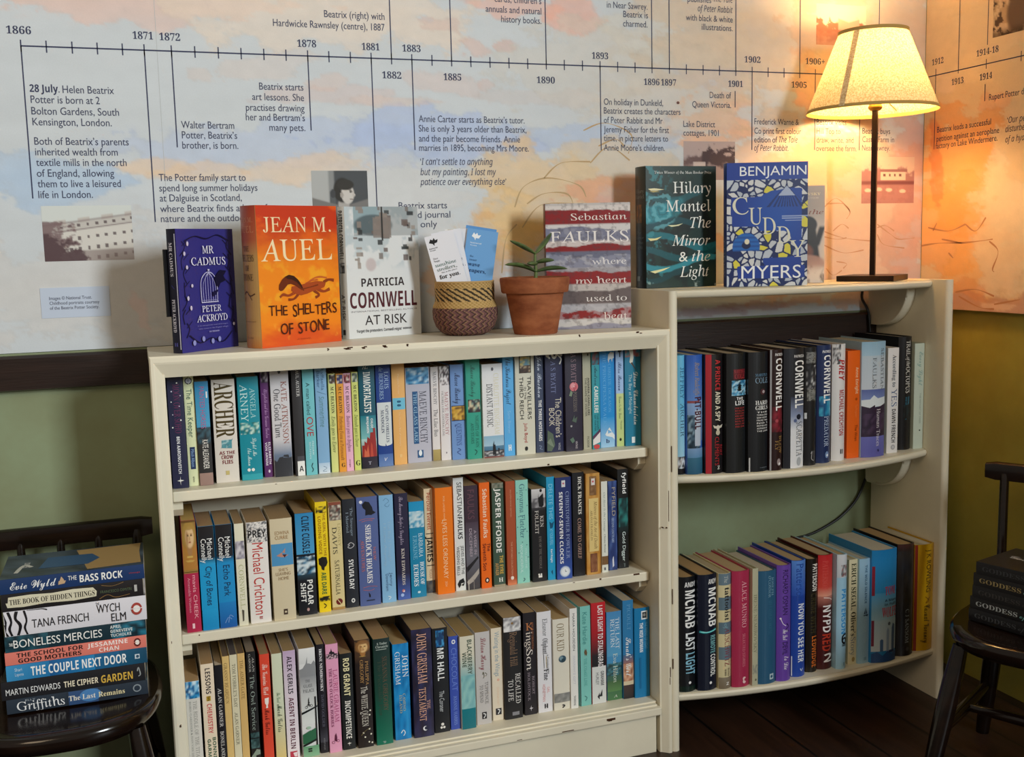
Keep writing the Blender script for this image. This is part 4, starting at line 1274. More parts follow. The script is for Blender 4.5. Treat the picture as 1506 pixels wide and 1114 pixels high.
 ("sea-green paperback with a small dark picture in the middle of its spine", 0, '32a08a', OLD, [t('Maeve Binchy', .1, .40, .5, .34, '1b5a50', 'c'), n(.1, .425, .98, .55, ['2a2438', '8aa89a', '4a3a30', 'd8c8a8', '1c2c30'], 23, 6, 6), t('NIGHTS OF RAIN', .58, .89, .70, .22, '14524a', 's'), t('AND STARS', .65, .85, .36, .2, '14524a', 's'), l([(.5, .91), (.65, .93), (.5, .96)], .06, '14524a')]),
 ("white paperback with a lone figure by the sea at the foot of its spine", 0, 'e9e9ea', OLD, [e(.5, .055, .06, '5a5a60', 1.4), t('CHARLOTTE BINGHAM', .1, .75, .68, .24, 'ddd8ba', 's'), t('DISTANT MUSIC', .21, .67, .34, .28, '1c1c22', 's'), g(.765, .875, '8fb8d2', 'a8c8dc'), g(.875, .92, '5a86a4', '47708e'), g(.92, 1, '34343c', '8a5048'), n(.02, .93, .98, .985, ['24242c', 'c8c8cc', '33333c'], 25, 7, 3), p([(.42, .97), (.44, .86), (.5, .82), (.56, .86), (.6, .97)], '14141a'), r(.70, .9, .76, .96, '1c1c24')]),
 ("bright blue paperback with dark blue handwriting down the spine", 0, '5cb0ea', OLD, [t('the Kindness Project', .06, .50, .5, .5, '163b66', 'c'), t('Sam Binnie', .56, .78, .5, .28, '8cc8f2', 'd'), r(.36, .89, .46, .95, 'f0f6fa'), r(.54, .89, .64, .95, 'f0f6fa'), r(.44, .915, .56, .925, 'f0f6fa')]),
 ("beige paperback with widely spaced black capitals and a framed picture on top", 0, 'd8d5c4', OLD, [r(.2, .035, .84, .205, '2f2a22'), n(.25, .045, .79, .13, ['6aa0c0', 'c8b870', 'e0d090', '88a8a0'], 27, 5, 5), n(.25, .13, .79, .2, ['4a3428', '2a201c', 'c8b090'], 28, 4, 4), t('TRAVELLERS', .235, .655, .72, .20, '1e1e1e', 'd'), t('IN THE', .34, .46, .5, .1, '3a3a3a', 'd'), t('THIRD REICH', .24, .65, .30, .20, '1e1e1e', 'd'), t('Julia Boyd', .69, .88, .5, .16, 'b43838', 'd'), e(.5, .94, .08, '1e1e1e', 1.4)]),
 ("slate-blue paperback with the author in pale flowing script over white capitals", 0, '3b4560', OLD, [t('John Buchan', .04, .455, .5, .46, 'c6cfe0', 'k' if False else 'c'), t('THE THREE HOSTAGES', .48, .885, .5, .36, 'f4f4f4', 'B'), l([(.3, .93), (.6, .94), (.4, .96), (.7, .97)], .06, '8a98b4')]),
 ("dark navy paperback with white floral scrolls at the top of its spine", 0, '25274a', OLD, [n(.0, .0, 1, .03, ['25274a', '25274a', 'd8d8d8'], 29, 7, 2), l([(.05, .06), (.3, .03), (.5, .075), (.75, .03), (.95, .06)], .14, 'e6e4dc'), l([(.7, .05), (.9, .09), (.8, .14)], .08, 'e6e4dc'), l([(.05, .04), (.25, .08)], .1, 'e6e4dc'), t('A S BYATT', .105, .42, .42, .26, '7c86b4', 's'), t("The Children\u2019s", .465, .855, .68, .34, 'dcd4c4', 'd'), t('BOOK', .565, .74, .30, .3, 'dcd4c4', 'd'), p([(.0, .98), (.05, .78), (.35, .82), (.45, .93), (.25, .99)], '5a6a5a'), p([(.0, .9), (.2, .86), (.4, .95), (.2, .93)], '7c8a78'), t('VINTAGE', .91, .98, .7, .12, 'c8c8d0', 'd')]),
 ("aubergine paperback with a pink rose in the upper half of its spine", 0, '2d2739', OLD, [t('A S BYATT', .04, .32, .5, .30, '9a7c88', 's'), e(.5, .365, .26, 'd2737c'), e(.45, .355, .15, 'e39aa0'), e(.55, .372, .12, 'c25a66'), e(.5, .362, .06, 'e8b0b4'), p([(.2, .45), (.3, .40), (.42, .42), (.35, .46)], '7d8f78'), t('POSSESSION', .415, .61, .56, .22, '8a8078', 's'), p([(.35, .70), (.5, .64), (.68, .66), (.6, .72)], '55685c'), e(.3, .75, .06, 'a8a8a8'), p([(.2, .88), (.4, .86), (.5, .9), (.35, .92)], '5f7868'), t('VINTAGE', .9, .975, .6, .12, 'd0c8d0', 'd')]),
 ("greige paperback with two lines of small black capitals, beside the aubergine one", 0, 'b5b29b', OLD, [e(.65, .065, .1, '3a3a34', 1.5), t('ANDREA CAMILLERI', .29, .66, .68, .22, '24241f', 'B'), t('THE SHAPE OF WATER', .29, .67, .34, .22, '4a4a40', 'd'), t('PICADOR', .87, .98, .55, .24, '55554a', 'd')]),
 ("teal paperback with a red and white foot and white condensed capitals", 0, '339caa', OLD, [n(.02, .0, .98, .17, ['5a2a30', '3a6a78', '7a4040', '2a7a8a', '2f3a48'], 31, 5, 6), t('Andrea', .18, .37, .5, .4, '16424c', 'c'), t('CAMILLERI', .38, .64, .5, .52, 'f4f4ee', 'B'), t('THE SHAPE', .65, .81, .68, .22, '17515a', 'd'), t('OF WATER', .66, .82, .34, .22, '17515a', 'd'), p([(0, .90), (1, .82), (1, .93), (0, .96)], 'e8e4e4'), p([(0, .87), (1, .8), (1, .83), (0, .905)], '5a3a58'), e(.5, .975, .42, 'd24a4a', .7)]),
 ("bright blue paperback with white horses at the top and foot of its spine", 0, '2191da', OLD, [g(.7, 1, '2f9ade', 'a6d0ee'), t('CHRISTIE DICKASON', .17, .65, .66, .2, '6ab8ea', 's'), t('THE PRINCIPESSA WALKS', .04, .8, .3, .2, '6ab8ea', 's'), p([(.55, .13), (.58, .08), (.75, .055), (1, .06), (1, .115), (.9, .12), (.85, .155), (.8, .12), (.65, .13), (.62, .165)], 'e9eef0'), p([(.3, .87), (.5, .82), (.62, .80), (.8, .85), (.98, .88), (1, .93), (.8, .9), (.55, .89), (.4, .885)], 'e9eef0'), h('b', .36, .6, .935, .04, '16205a', 'S')]),
 ("slim paperback, pale blue above and yellow-green below, second from the right end", 0, 'a8c6ee', OLD, [g(.47, 1, 'cfdc98', 'c3d488'), p([(.3, .03), (.8, .02), (.8, .05), (.6, .06), (.6, .11), (.45, .11), (.45, .06), (.25, .06)], '1f2436'), t('Bliss Beacon', .16, .44, .5, .46, '2c4478', 'c'), t('Down to the Lane', .5, .72, .5, .34, '6f8060', 'c'), t('Thomas', .74, .83, .62, .2, '5a6a4a', 'd'), e(.5, .93, .14, '25301c', 1.4)]),
 ("blue paperback with white heron and handwriting, at the right end of the top shelf", 0, '1a7d9e', OLD, [n(0, .0, 1, .12, ['4a8a98', '2a7a92', 'b05a50', '6aa0a4'], 33, 5, 5), r(.5, 0, 1, .04, 'b0564e'), p([(.2, .03), (.4, .02), (.52, .06), (.55, .13), (.45, .2), (.28, .17), (.35, .1)], 'ded9c8'), p([(.35, .18), (.45, .17), (.75, .26), (.7, .25)], '4a3a30'), t('Diane Chamberlain', .27, .79, .68, .3, 'e9f1f2', 'c'), t('The Bay at Midnight', .29, .68, .32, .2, 'b4d4dc', 'd'), r(.38, .91, .6, .97, 'e6f0f4')]),
])
SHELF_BOOKS.append([
 ("crimson paperback with a painted crowned woman on the upper half of its spine", 0, 'b0264a', 'b89a5c', [im(0, 0, 1, .45, portrait('8a6a34', 'a8843e', 'dcb98a', 'a87c4e', 'b07a36')), r(0, 0, 1, .02, '6a4a20'), r(0, .44, 1, .47, '9a7a3a'), r(0, .455, 1, .462, '5a3c1a'), t('mavis CHEEK', .49, .88, .70, .26, 'f0a8b4', 'd'), t('Amenable Women', .51, .82, .32, .18, 'e898a8', 'd'), r(.38, .92, .55, .965, 'f4c8d0')]),
 ("black-topped blue paperback, left one of a matching pair, with a plain foot", 0, '1e9ad2', 'a48a66', [g(0, .30, '201c1e', '1a1e26'), g(.30, .37, '1a1e26', '2aa0d6'), g(.8, 1, '209cd4', '1888c4'), t('Michael', .12, .39 - .07, .70, .32, 'f4f4f2', 'd'), t('Connelly', .12, .35, .32, .32, 'f4f4f2', 'd'), t('City of Bones', .385, .76, .55, .38, '17375a', 'd')]),
 ("black-topped blue paperback, right one of a matching pair, with feathery marks at its foot", 0, '1f8ecb', 'a48a66', [g(0, .30, '201c1e', '1a1e26'), g(.30, .37, '1a1e26', '2190cc'), g(.75, 1, '2080c4', '1c58a4'), t('Michael', .12, .32, .70, .32, 'f4f4f2', 'd'), t('Connelly', .12, .35, .32, .32, 'f4f4f2', 'd'), t('Echo Park', .39, .69, .55, .38, '17375a', 'd'), l([(.3, .95), (.5, .9), (.7, .92)], .04, '7aa0d8'), l([(.5, .95), (.6, .88), (.8, .9)], .04, '7aa0d8')]),
 ("slim cream paperback with a grey photo band and faint green capitals", 0, 'e4e0c8', 'a48a66', [n(.02, .17, .98, .345, ['8f8a98', 'b8b4be', '6a6674', 'd8d4d8'], 43, 4, 6), t('CORNWELL', .40, .83, .5, .5, 'b7b98c', 's'), p([(.35, .84), (.6, .85), (.55, .95), (.4, .96)], '5a5448')]),
 ("white paperback with tall red lettering and a speckled black heading", 0, 'ebe6e0', 'a48a66', [n(0, 0, 1, .20, ['ebe6e0', '8a8a8c', 'c8c4c2', '5a5a5e', 'ebe6e0'], 45, 14, 16), h('PREY', .06, .94, .115, .072, '141214', 'B'), t('Michael Crichton', .205, .915, .5, .52, 'c03a34', 'd'), r(.42, .935, .58, .947, 'a03030'), r(.42, .953, .58, .96, 'a03030')]),
 ("beige paperback with a blue band showing a shell", 0, 'd6c8a8', 'a48a66', [h('EDWINA', .2, .86, .14, .035, '9a7448', 'd'), h('CURRIE', .2, .8, .185, .035, '9a7448', 'd'), r(0, .245, 1, .46, '4f94c4'), p([(.22, .36), (.5, .33), (.65, .29), (.62, .34), (.8, .36), (.6, .38), (.4, .375)], 'c08a78'), p([(.5, .35), (.7, .355), (.6, .385)], '4a2428'), h("SHE\u2019S", .3, .72, .5, .03, 'a89070', 'd'), h('LEAVING', .16, .84, .54, .032, 'a89070', 'd'), h('HOME', .28, .76, .585, .032, 'a89070', 'd'), r(.44, .89, .62, .945, '4a3a30'), e(.53, .918, .05, 'd6c8a8')]),
 ("paperback with a blue sky over a breaking wave and white capitals on black", 0, '17181f', 'a48a66', [g(0, .40, '2c86bc', '4a9ccc'), n(0, .42, 1, .62, ['3a7aa0', 'b8d0dc', '26506e', 'dce8ec', '1a3040'], 47, 7, 9), g(.60, .66, '26404e', '17181f'), t('CLIVE CUSSLER', .03, .43, .55, .40, '12263c', 'B'), t('POLAR', .655, .90, .66, .30, 'f2f2ee', 'B'), t('SHIFT', .68, .87, .28, .28, 'f2f2ee', 'B'), e(.5, .945, .07, 'c09a98', 1.4)]),
 ("bright yellow paperback with a black head in profile", 0, 'f2d21c', 'a48a66', [n(.05, .04, .95, .10, ['1c1a14', 'f2d21c', '1c1a14'], 49, 5, 3), t('THE GIRL WITH THE', .09, .49, .72, .22, 'a8780c', 'B'), t('LOUDING VOICE', .13, .47, .32, .24, 'a8780c', 'B'), p([(.1, .51), (.4, .495), (.8, .5), (.88, .55), (.75, .58), (.6, .59), (.55, .62), (.35, .61), (.3, .58), (.12, .56)], '1c1610'), t('ABI DARE', .635, .835, .5, .4, '2f6a3a', 'B'), n(.05, .855, .95, .9, ['1c1a14', 'f2d21c', '1c1a14'], 50, 5, 3), l([(.4, .92), (.6, .94), (.42, .96)], .08, '2a2414')]),
 ("buff paperback with a Roman bust at the top and a red disc at the foot", 0, 'dccb94', 'a48a66', [r(0, 0, 1, .05, '8a4a38'), n(.05, .03, .98, .17, ['6a3028', 'b0a89a', '8c8478', 'd8d0c0', '4a4440'], 51, 6, 8), t('LINDSEY', .2, .41, .78, .2, 'a89a60', 's'), t('DAVIS', .23, .48, .40, .34, '33332a', 's'), t('SATURNALIA', .54, .86, .5, .34, '3a3428', 's'), e(.56, .925, .26, '6e201c'), l([(.4, .90), (.7, .95)], .06, 'dccb94'), r(0, .975, 1, 1, 'b08a50')]),
 ("charcoal paperback with a silver ring and white capitals", 0, '23262e', 'a48a66', [t('The Stranger', .08, .34, .68, .2, '94a4b4', 's'), t('I Married', .12, .31, .34, .2, '94a4b4', 's'), l([(.3, .42), (.55, .40), (.8, .425), (.55, .45), (.3, .44), (.45, .42)], .07, 'b4b4b8'), t('SYLVIA DAY', .555, .83, .5, .38, 'f2f2f0', 'B'), e(.55, .935, .15, 'e8e8e6', 1.2), e(.55, .935, .08, '55585e', 1.2)]),
 ("slate-blue paperback with a crouching black figure and orange ornaments", 0, '55659a', 'a48a66', [e(.2, .045, .08, 'e8e8f0'), p([(.25, .07), (.4, .04), (.6, .05), (.75, .1), (.78, .13), (.92, .15), (.7, .17), (.55, .165), (.4, .17), (.42, .12), (.3, .1)], '10121c'), l([(.1, .21), (.4, .2), (.85, .205)], .02, 'c46a58'), l([(.2, .225), (.5, .215), (.75, .22)], .02, 'c46a58'), t('SHERLOCK HOLMES', .255, .79, .50, .26, 'f2f0ee', 'S'), t('NEW', .46, .59, .78, .13, 'd07058', 's'), t('ADVENTURES', .39, .68, .20, .15, 'd07058', 's'), l([(.15, .83), (.5, .82), (.85, .83)], .02, 'c46a58'), l([(.15, .85), (.5, .86), (.7, .85)], .02, 'c46a58'), p([(.42, .875), (.5, .9), (.58, .925), (.44, .92)], '10121c'), r(.3, .945, .7, .955, '20283c')]),
 ("pale powder-blue paperback with faint lettering and a looped flourish", 0, '86b8de', 'a48a66', [l([(.3, .05), (.5, .03), (.7, .06), (.4, .09), (.6, .11), (.75, .09)], .03, '4a7aa0'), t('The Boy I Thought', .24, .62, .66, .2, '9ac0dc', 'd'), t('I Knew Anyway', .26, .66, .34, .2, '9ac0dc', 'd'), t('Jenny', .72, .85, .68, .2, '49658a', 'd'), t('Downham', .73, .89, .38, .2, '49658a', 'd'), l([(.4, .94), (.6, .95), (.45, .97)], .06, 'dceaf4')]),
 ("midnight-blue paperback with fine script and a pale glow at its foot", 0, '24203c', 'a48a66', [g(.75, 1, '24203c', '4a66b4'), t("The Memory Keeper\u2019s Daughter", .03, .48, .48, .3, 'a89cb4', 'c'), t('KIM EDWARDS', .515, .86, .5, .24, 'cfc6c0', 'S'), e(.45, .915, .12, 'c87a78'), e(.35, .955, .13, 'a8c0f0'), e(.48, .92, .06, 'f0e8e8')]),
 ("turquoise paperback with a strip of pale clouds near the top", 0, '1a84ac', 'a48a66', [g(0, .12, '1a92c4', '2498c8'), n(0, .10, 1, .27, ['8ac0d8', 'd8e6ea', 'b4d4e0', '2f92bc', 'c4dce4'], 55, 7, 8), t('BARBARA', .33, .58, .72, .28, 'd4ecf4', 's'), t('ERSKINE', .35, .6, .33, .26, '8ccbe4', 's'), t('HOUSE OF', .63, .87, .76, .26, 'eef6f8', 'S'), t('ECHOES', .65, .88, .34, .30, 'eef6f8', 'S'), e(.5, .945, .10, 'c8e4ee', .8)]),
 ("narrow cream paperback with heavy black capitals between two rules", 0, 'e8d2ac', 'a48a66', [g(.88, 1, '3a3c44', '454850'), t('Percival Everett', .04, .39, .5, .42, 'b0502c', 'B'), r(.1, .425, .95, .432, '2a221c'), t('JAMES', .455, .70, .5, .66, '17130f', 'B'), r(.1, .73, .95, .737, '2a221c'), t('PICADOR', .77, .86, .5, .3, 'b08a68', 'd'), n(.02, .88, .98, .98, ['2f3440', '6a6458', '454a54'], 57, 4, 4)]),
 ("wide plain orange paperback with thin pale capitals", 0, 'f07a14', 'a48a66', [t('FOR LADIES WHO', .08, .31, .5, .1, 'f8c890', 'd'), r(.3, .325, .36, .33, 'f8c890'), t('LIVES LESS ORDINARY', .30, .855, .5, .26, 'fbd4a4', 'd'), t('2024', .88, .93, .5, .14, 'f8c890', 'd')]),
 ("tall white paperback with black capitals and a small black lion at its foot", 0, 'e4e6e4', 'a48a66', [t('SEBASTIAN', .04, .335, .58, .46, '17191d', 'd'), t('FAULKS', .345, .54, .58, .46, '17191d', 'B'), t('JEEVES AND THE', .60, .855, .74, .28, '23272b', 'd'), t('WEDDING BELLS', .605, .86, .30, .26, '23272b', 'd'), p([(.15, .94), (.35, .905), (.75, .89), (.9, .93), (.75, .96), (.5, .95), (.3, .975)], '121216')]),
 ("dark plum-grey paperback with a bridge scene at its foot", 0, '3c2b38', 'a48a66', [g(.35, .68, '4a3a48', '6c6a74'), t('FAULKS', .04, .32, .46, .5, '64424e', 'd'), t('A WEEK IN', .43, .66, .72, .2, 'b8a8b4', 'd'), t('DECEMBER', .41, .70, .38, .2, 'b8a8b4', 'd'), g(.68, 1, '6c6a74', '3a3638'), p([(0, .78), (.9, .68), (.95, .70), (.05, .83)], '1f1c20'), p([(.0, .92), (.5, .86), (.95, .8), (.95, .85), (.5, .92), (.1, .95)], 'b0a8a0'), r(.1, .9, .16, 1, 'c8c0b8'), r(.5, .9, .55, 1, '8a827c')]),
 ("narrow orange paperback with a small bird emblem at its foot", 0, 'ee6a18', 'a48a66', [t('Sebastian Faulks', .06, .52, .5, .42, 'f8dcc0', 'B'), t('The', .575, .65, .78, .3, '6a1c0c', 'B'), t('Seventh Son', .575, .83, .36, .34, '6a1c0c', 'B'), e(.55, .925, .22, '3a1a10', 1.2), e(.55, .925, .10, 'f4ece4', 1.5)]),
 ("dark green paperback with white capitals and a gold subtitle", 0, '3f5546', 'a48a66', [n(0, 0, 1, .05, ['6a6a5a', '3f5546', '8a8a7a'], 59, 5, 2), t('JASPER FFORDE', .05, .67, .5, .46, 'f1f0ea', 'B'), t('THE EYRE', .70, .88, .68, .32, 'd8b04c', 'B'), t('AFFAIR', .77, .89, .28, .28, 'c89a5c', 'B'), h('H', .4, .8, .935, .04, 'e8e8e0', 'S'), r(.0, .98, 1, 1, 'a89a80')]),
 ("narrow brick-red paperback with a small white dot near its foot", 0, 'a8502f', 'a48a66', [g(.94, 1, 'b85a38', 'e08a60'), t('AN OPEN BOOK EDITION', .08, .34, .5, .15, 'd89a78', 'd'), t('THE PORTABLE COLLECTION', .58, .90, .5, .17, 'e0a888', 'd'), e(.5, .93, .17, 'f2e4d8', 1.2)]),
 ("mint-green paperback speckled with tiny navy stars", 0, '93d4c6', 'a48a66', [t('Giovanna Fletcher', .04, .56, .5, .40, '2c5a74', 's'), t('YOU AND ME', .66, .86, .72, .16, 'c8ece4', 'd'), t('WONDERFUL', .62, .9, .36, .2, 'd4f0ea', 'd')] + [e(x, y, .035, '2f4f60') for x, y in ((.1, .12), (.85, .1), (.15, .18), (.2, .35), (.9, .25), (.1, .45), (.85, .5), (.45, .6), (.8, .63), (.15, .7), (.9, .75))] + [l([(.5, .95), (.6, .965), (.45, .98)], .05, '3a6a78')]),
 ("black paperback with a lone standing figure in a grey photo at the top", 0, '191719', 'a48a66', [g(0, .12, 'd8d6d6', 'a8a6a8'), n(0, .10, 1, .2, ['8a888c', '5a585c', 'b0aeb2'], 61, 6, 4), g(.2, .24, '3a383c', '191719'), e(.66, .02, .09, '121014', 1.2), p([(.5, .05), (.82, .05), (.86, .18), (.74, .2), (.52, .19), (.46, .1)], '121014'), t('KEN', .29, .41, .70, .24, 'e8e2dc', 's'), t('FOLLETT', .23, .48, .34, .24, 'e8e2dc', 's'), t('EYE OF THE NEEDLE', .51, .86, .55, .16, '8a827c', 's'), e(.42, .92, .06, WHT), e(.58, .92, .06, WHT), r(.38, .93, .64, .955, WHT)]),
 ("slim sky-blue paperback with bird shapes between its white words", 0, '239cca', 'a48a66', [t('DELETE THIS', .07, .41, .5, .5, '8ad0ec', 'd'), p([(.3, .43), (.6, .45), (.9, .43), (.7, .49), (.4, .5)], '0f4f70'), t('AT YOUR PERIL', .50, .66, .5, .4, '8ad0ec', 'd'), t('Karl Knight', .70, .83, .5, .24, 'e8f4f8', 'B'), p([(.4, .92), (.6, .9), (.6, .95)], '0f4f70')]),
 ("navy paperback with a white clock face near its foot", 0, '24316a', 'a48a66', [g(.6, 1, '26366f', '3a58a8'), r(.38, .03, .62, .095, 'd8d8dc'), e(.5, .06, .06, 'c0506a'), t('CHRISTOPHER FOWLER', .14, .80, .74, .22, 'a0aed4', 's'), t('SEVENTY-SEVEN CLOCKS', .14, .845, .32, .22, 'f2f2f4', 'B'), e(.52, .925, .36, '7a94c8'), e(.52, .925, .31, 'd4dae4'), e(.52, .925, .22, 'e8ecf0'), r(.51, .905, .53, .926, '2a3a6a'), r(.52, .922, .62, .928, '2a3a6a')]),
 ("black paperback with two titles in pale capitals, right of the clock-face one", 0, '16151a', 'a48a66', [t('DICK FRANCIS', .04, .40, .62, .30, 'f0ede6', 'S'), t('COME TO GRIEF', .44, .83, .55, .30, 'd0a898', 's')]),
 ("gold patterned paperback with a cream label framed like an old binding", 0, 'c58c40', 'b48c58', [n(0, 0, 1, 1, ['c08538', 'cc9a50', 'b47a30', 'd0a058'], 63, 5, 14), r(.25, .03, .75, .215, '6a4a2a'), n(.28, .035, .72, .21, ['8a6440', '9c7850', '7a5634'], 64, 4, 6), r(.38, .05, .64, .115, 'e4dcd8'), e(.5, .08, .07, 'c84a5a'), r(.18, .245, .88, .77, 'e2c884'), t('Mistress of the Art of Death', .275, .745, .66, .22, '6a4420', 'i'), t('ARIANA FRANKLIN', .36, .66, .36, .14, '6a4420', 's'), r(.25, .79, .75, .975, '6a3a28'), n(.28, .795, .72, .97, ['9a6a4a', '8a5a3c', '7a4a30'], 65, 4, 6)]),
 ("slim white paperback with a brown band near its foot", 0, 'e2e4da', 'a48a66', [t('Out Here Is the Courage', .12, .55, .5, .3, '8aa098', 'i'), t('Christina Morland', .58, .78, .5, .24, '3a4a44', 'i'), r(0, .82, 1, .915, '7a5a38'), r(.3, .945, .6, .975, '6a6a70')]),
 ("blue mottled paperback with gold-grey capitals, second from the right end", 0, '2f4380', 'a48a66', [n(0, 0, 1, 1, ['2c3e78', '3c5494', '24346a', '4a64a0', '2a3a70'], 67, 4, 14), t('FYFIELD', .07, .39, .62, .40, 'b4a894', 'd'), t('SECOND SANCTUARY', .41, .69, .5, .26, 'a8b8d8', 'S'), p([(.4, .88), (.5, .84), (.55, .84), (.6, .95), (.42, .97)], 'd8dcec')]),
 ("tall black paperback with a teal smoky patch, at the right end of the middle shelf", 0, '131416', 'a08a70', [t('fyfield', .035, .245, .62, .34, 'f2f4f2', 'B'), n(.06, .29, .96, .62, ['17484a', '236a68', '123638', '2f8480', '0f2a2c'], 69, 5, 9), g(.58, .66, '13282a', '131416'), t('Gold Digger', .63, .93, .55, .30, 'dff0ee', 'd'), t('sphere', .95, .985, .6, .14, '9aa8a8', 'd')]),
])
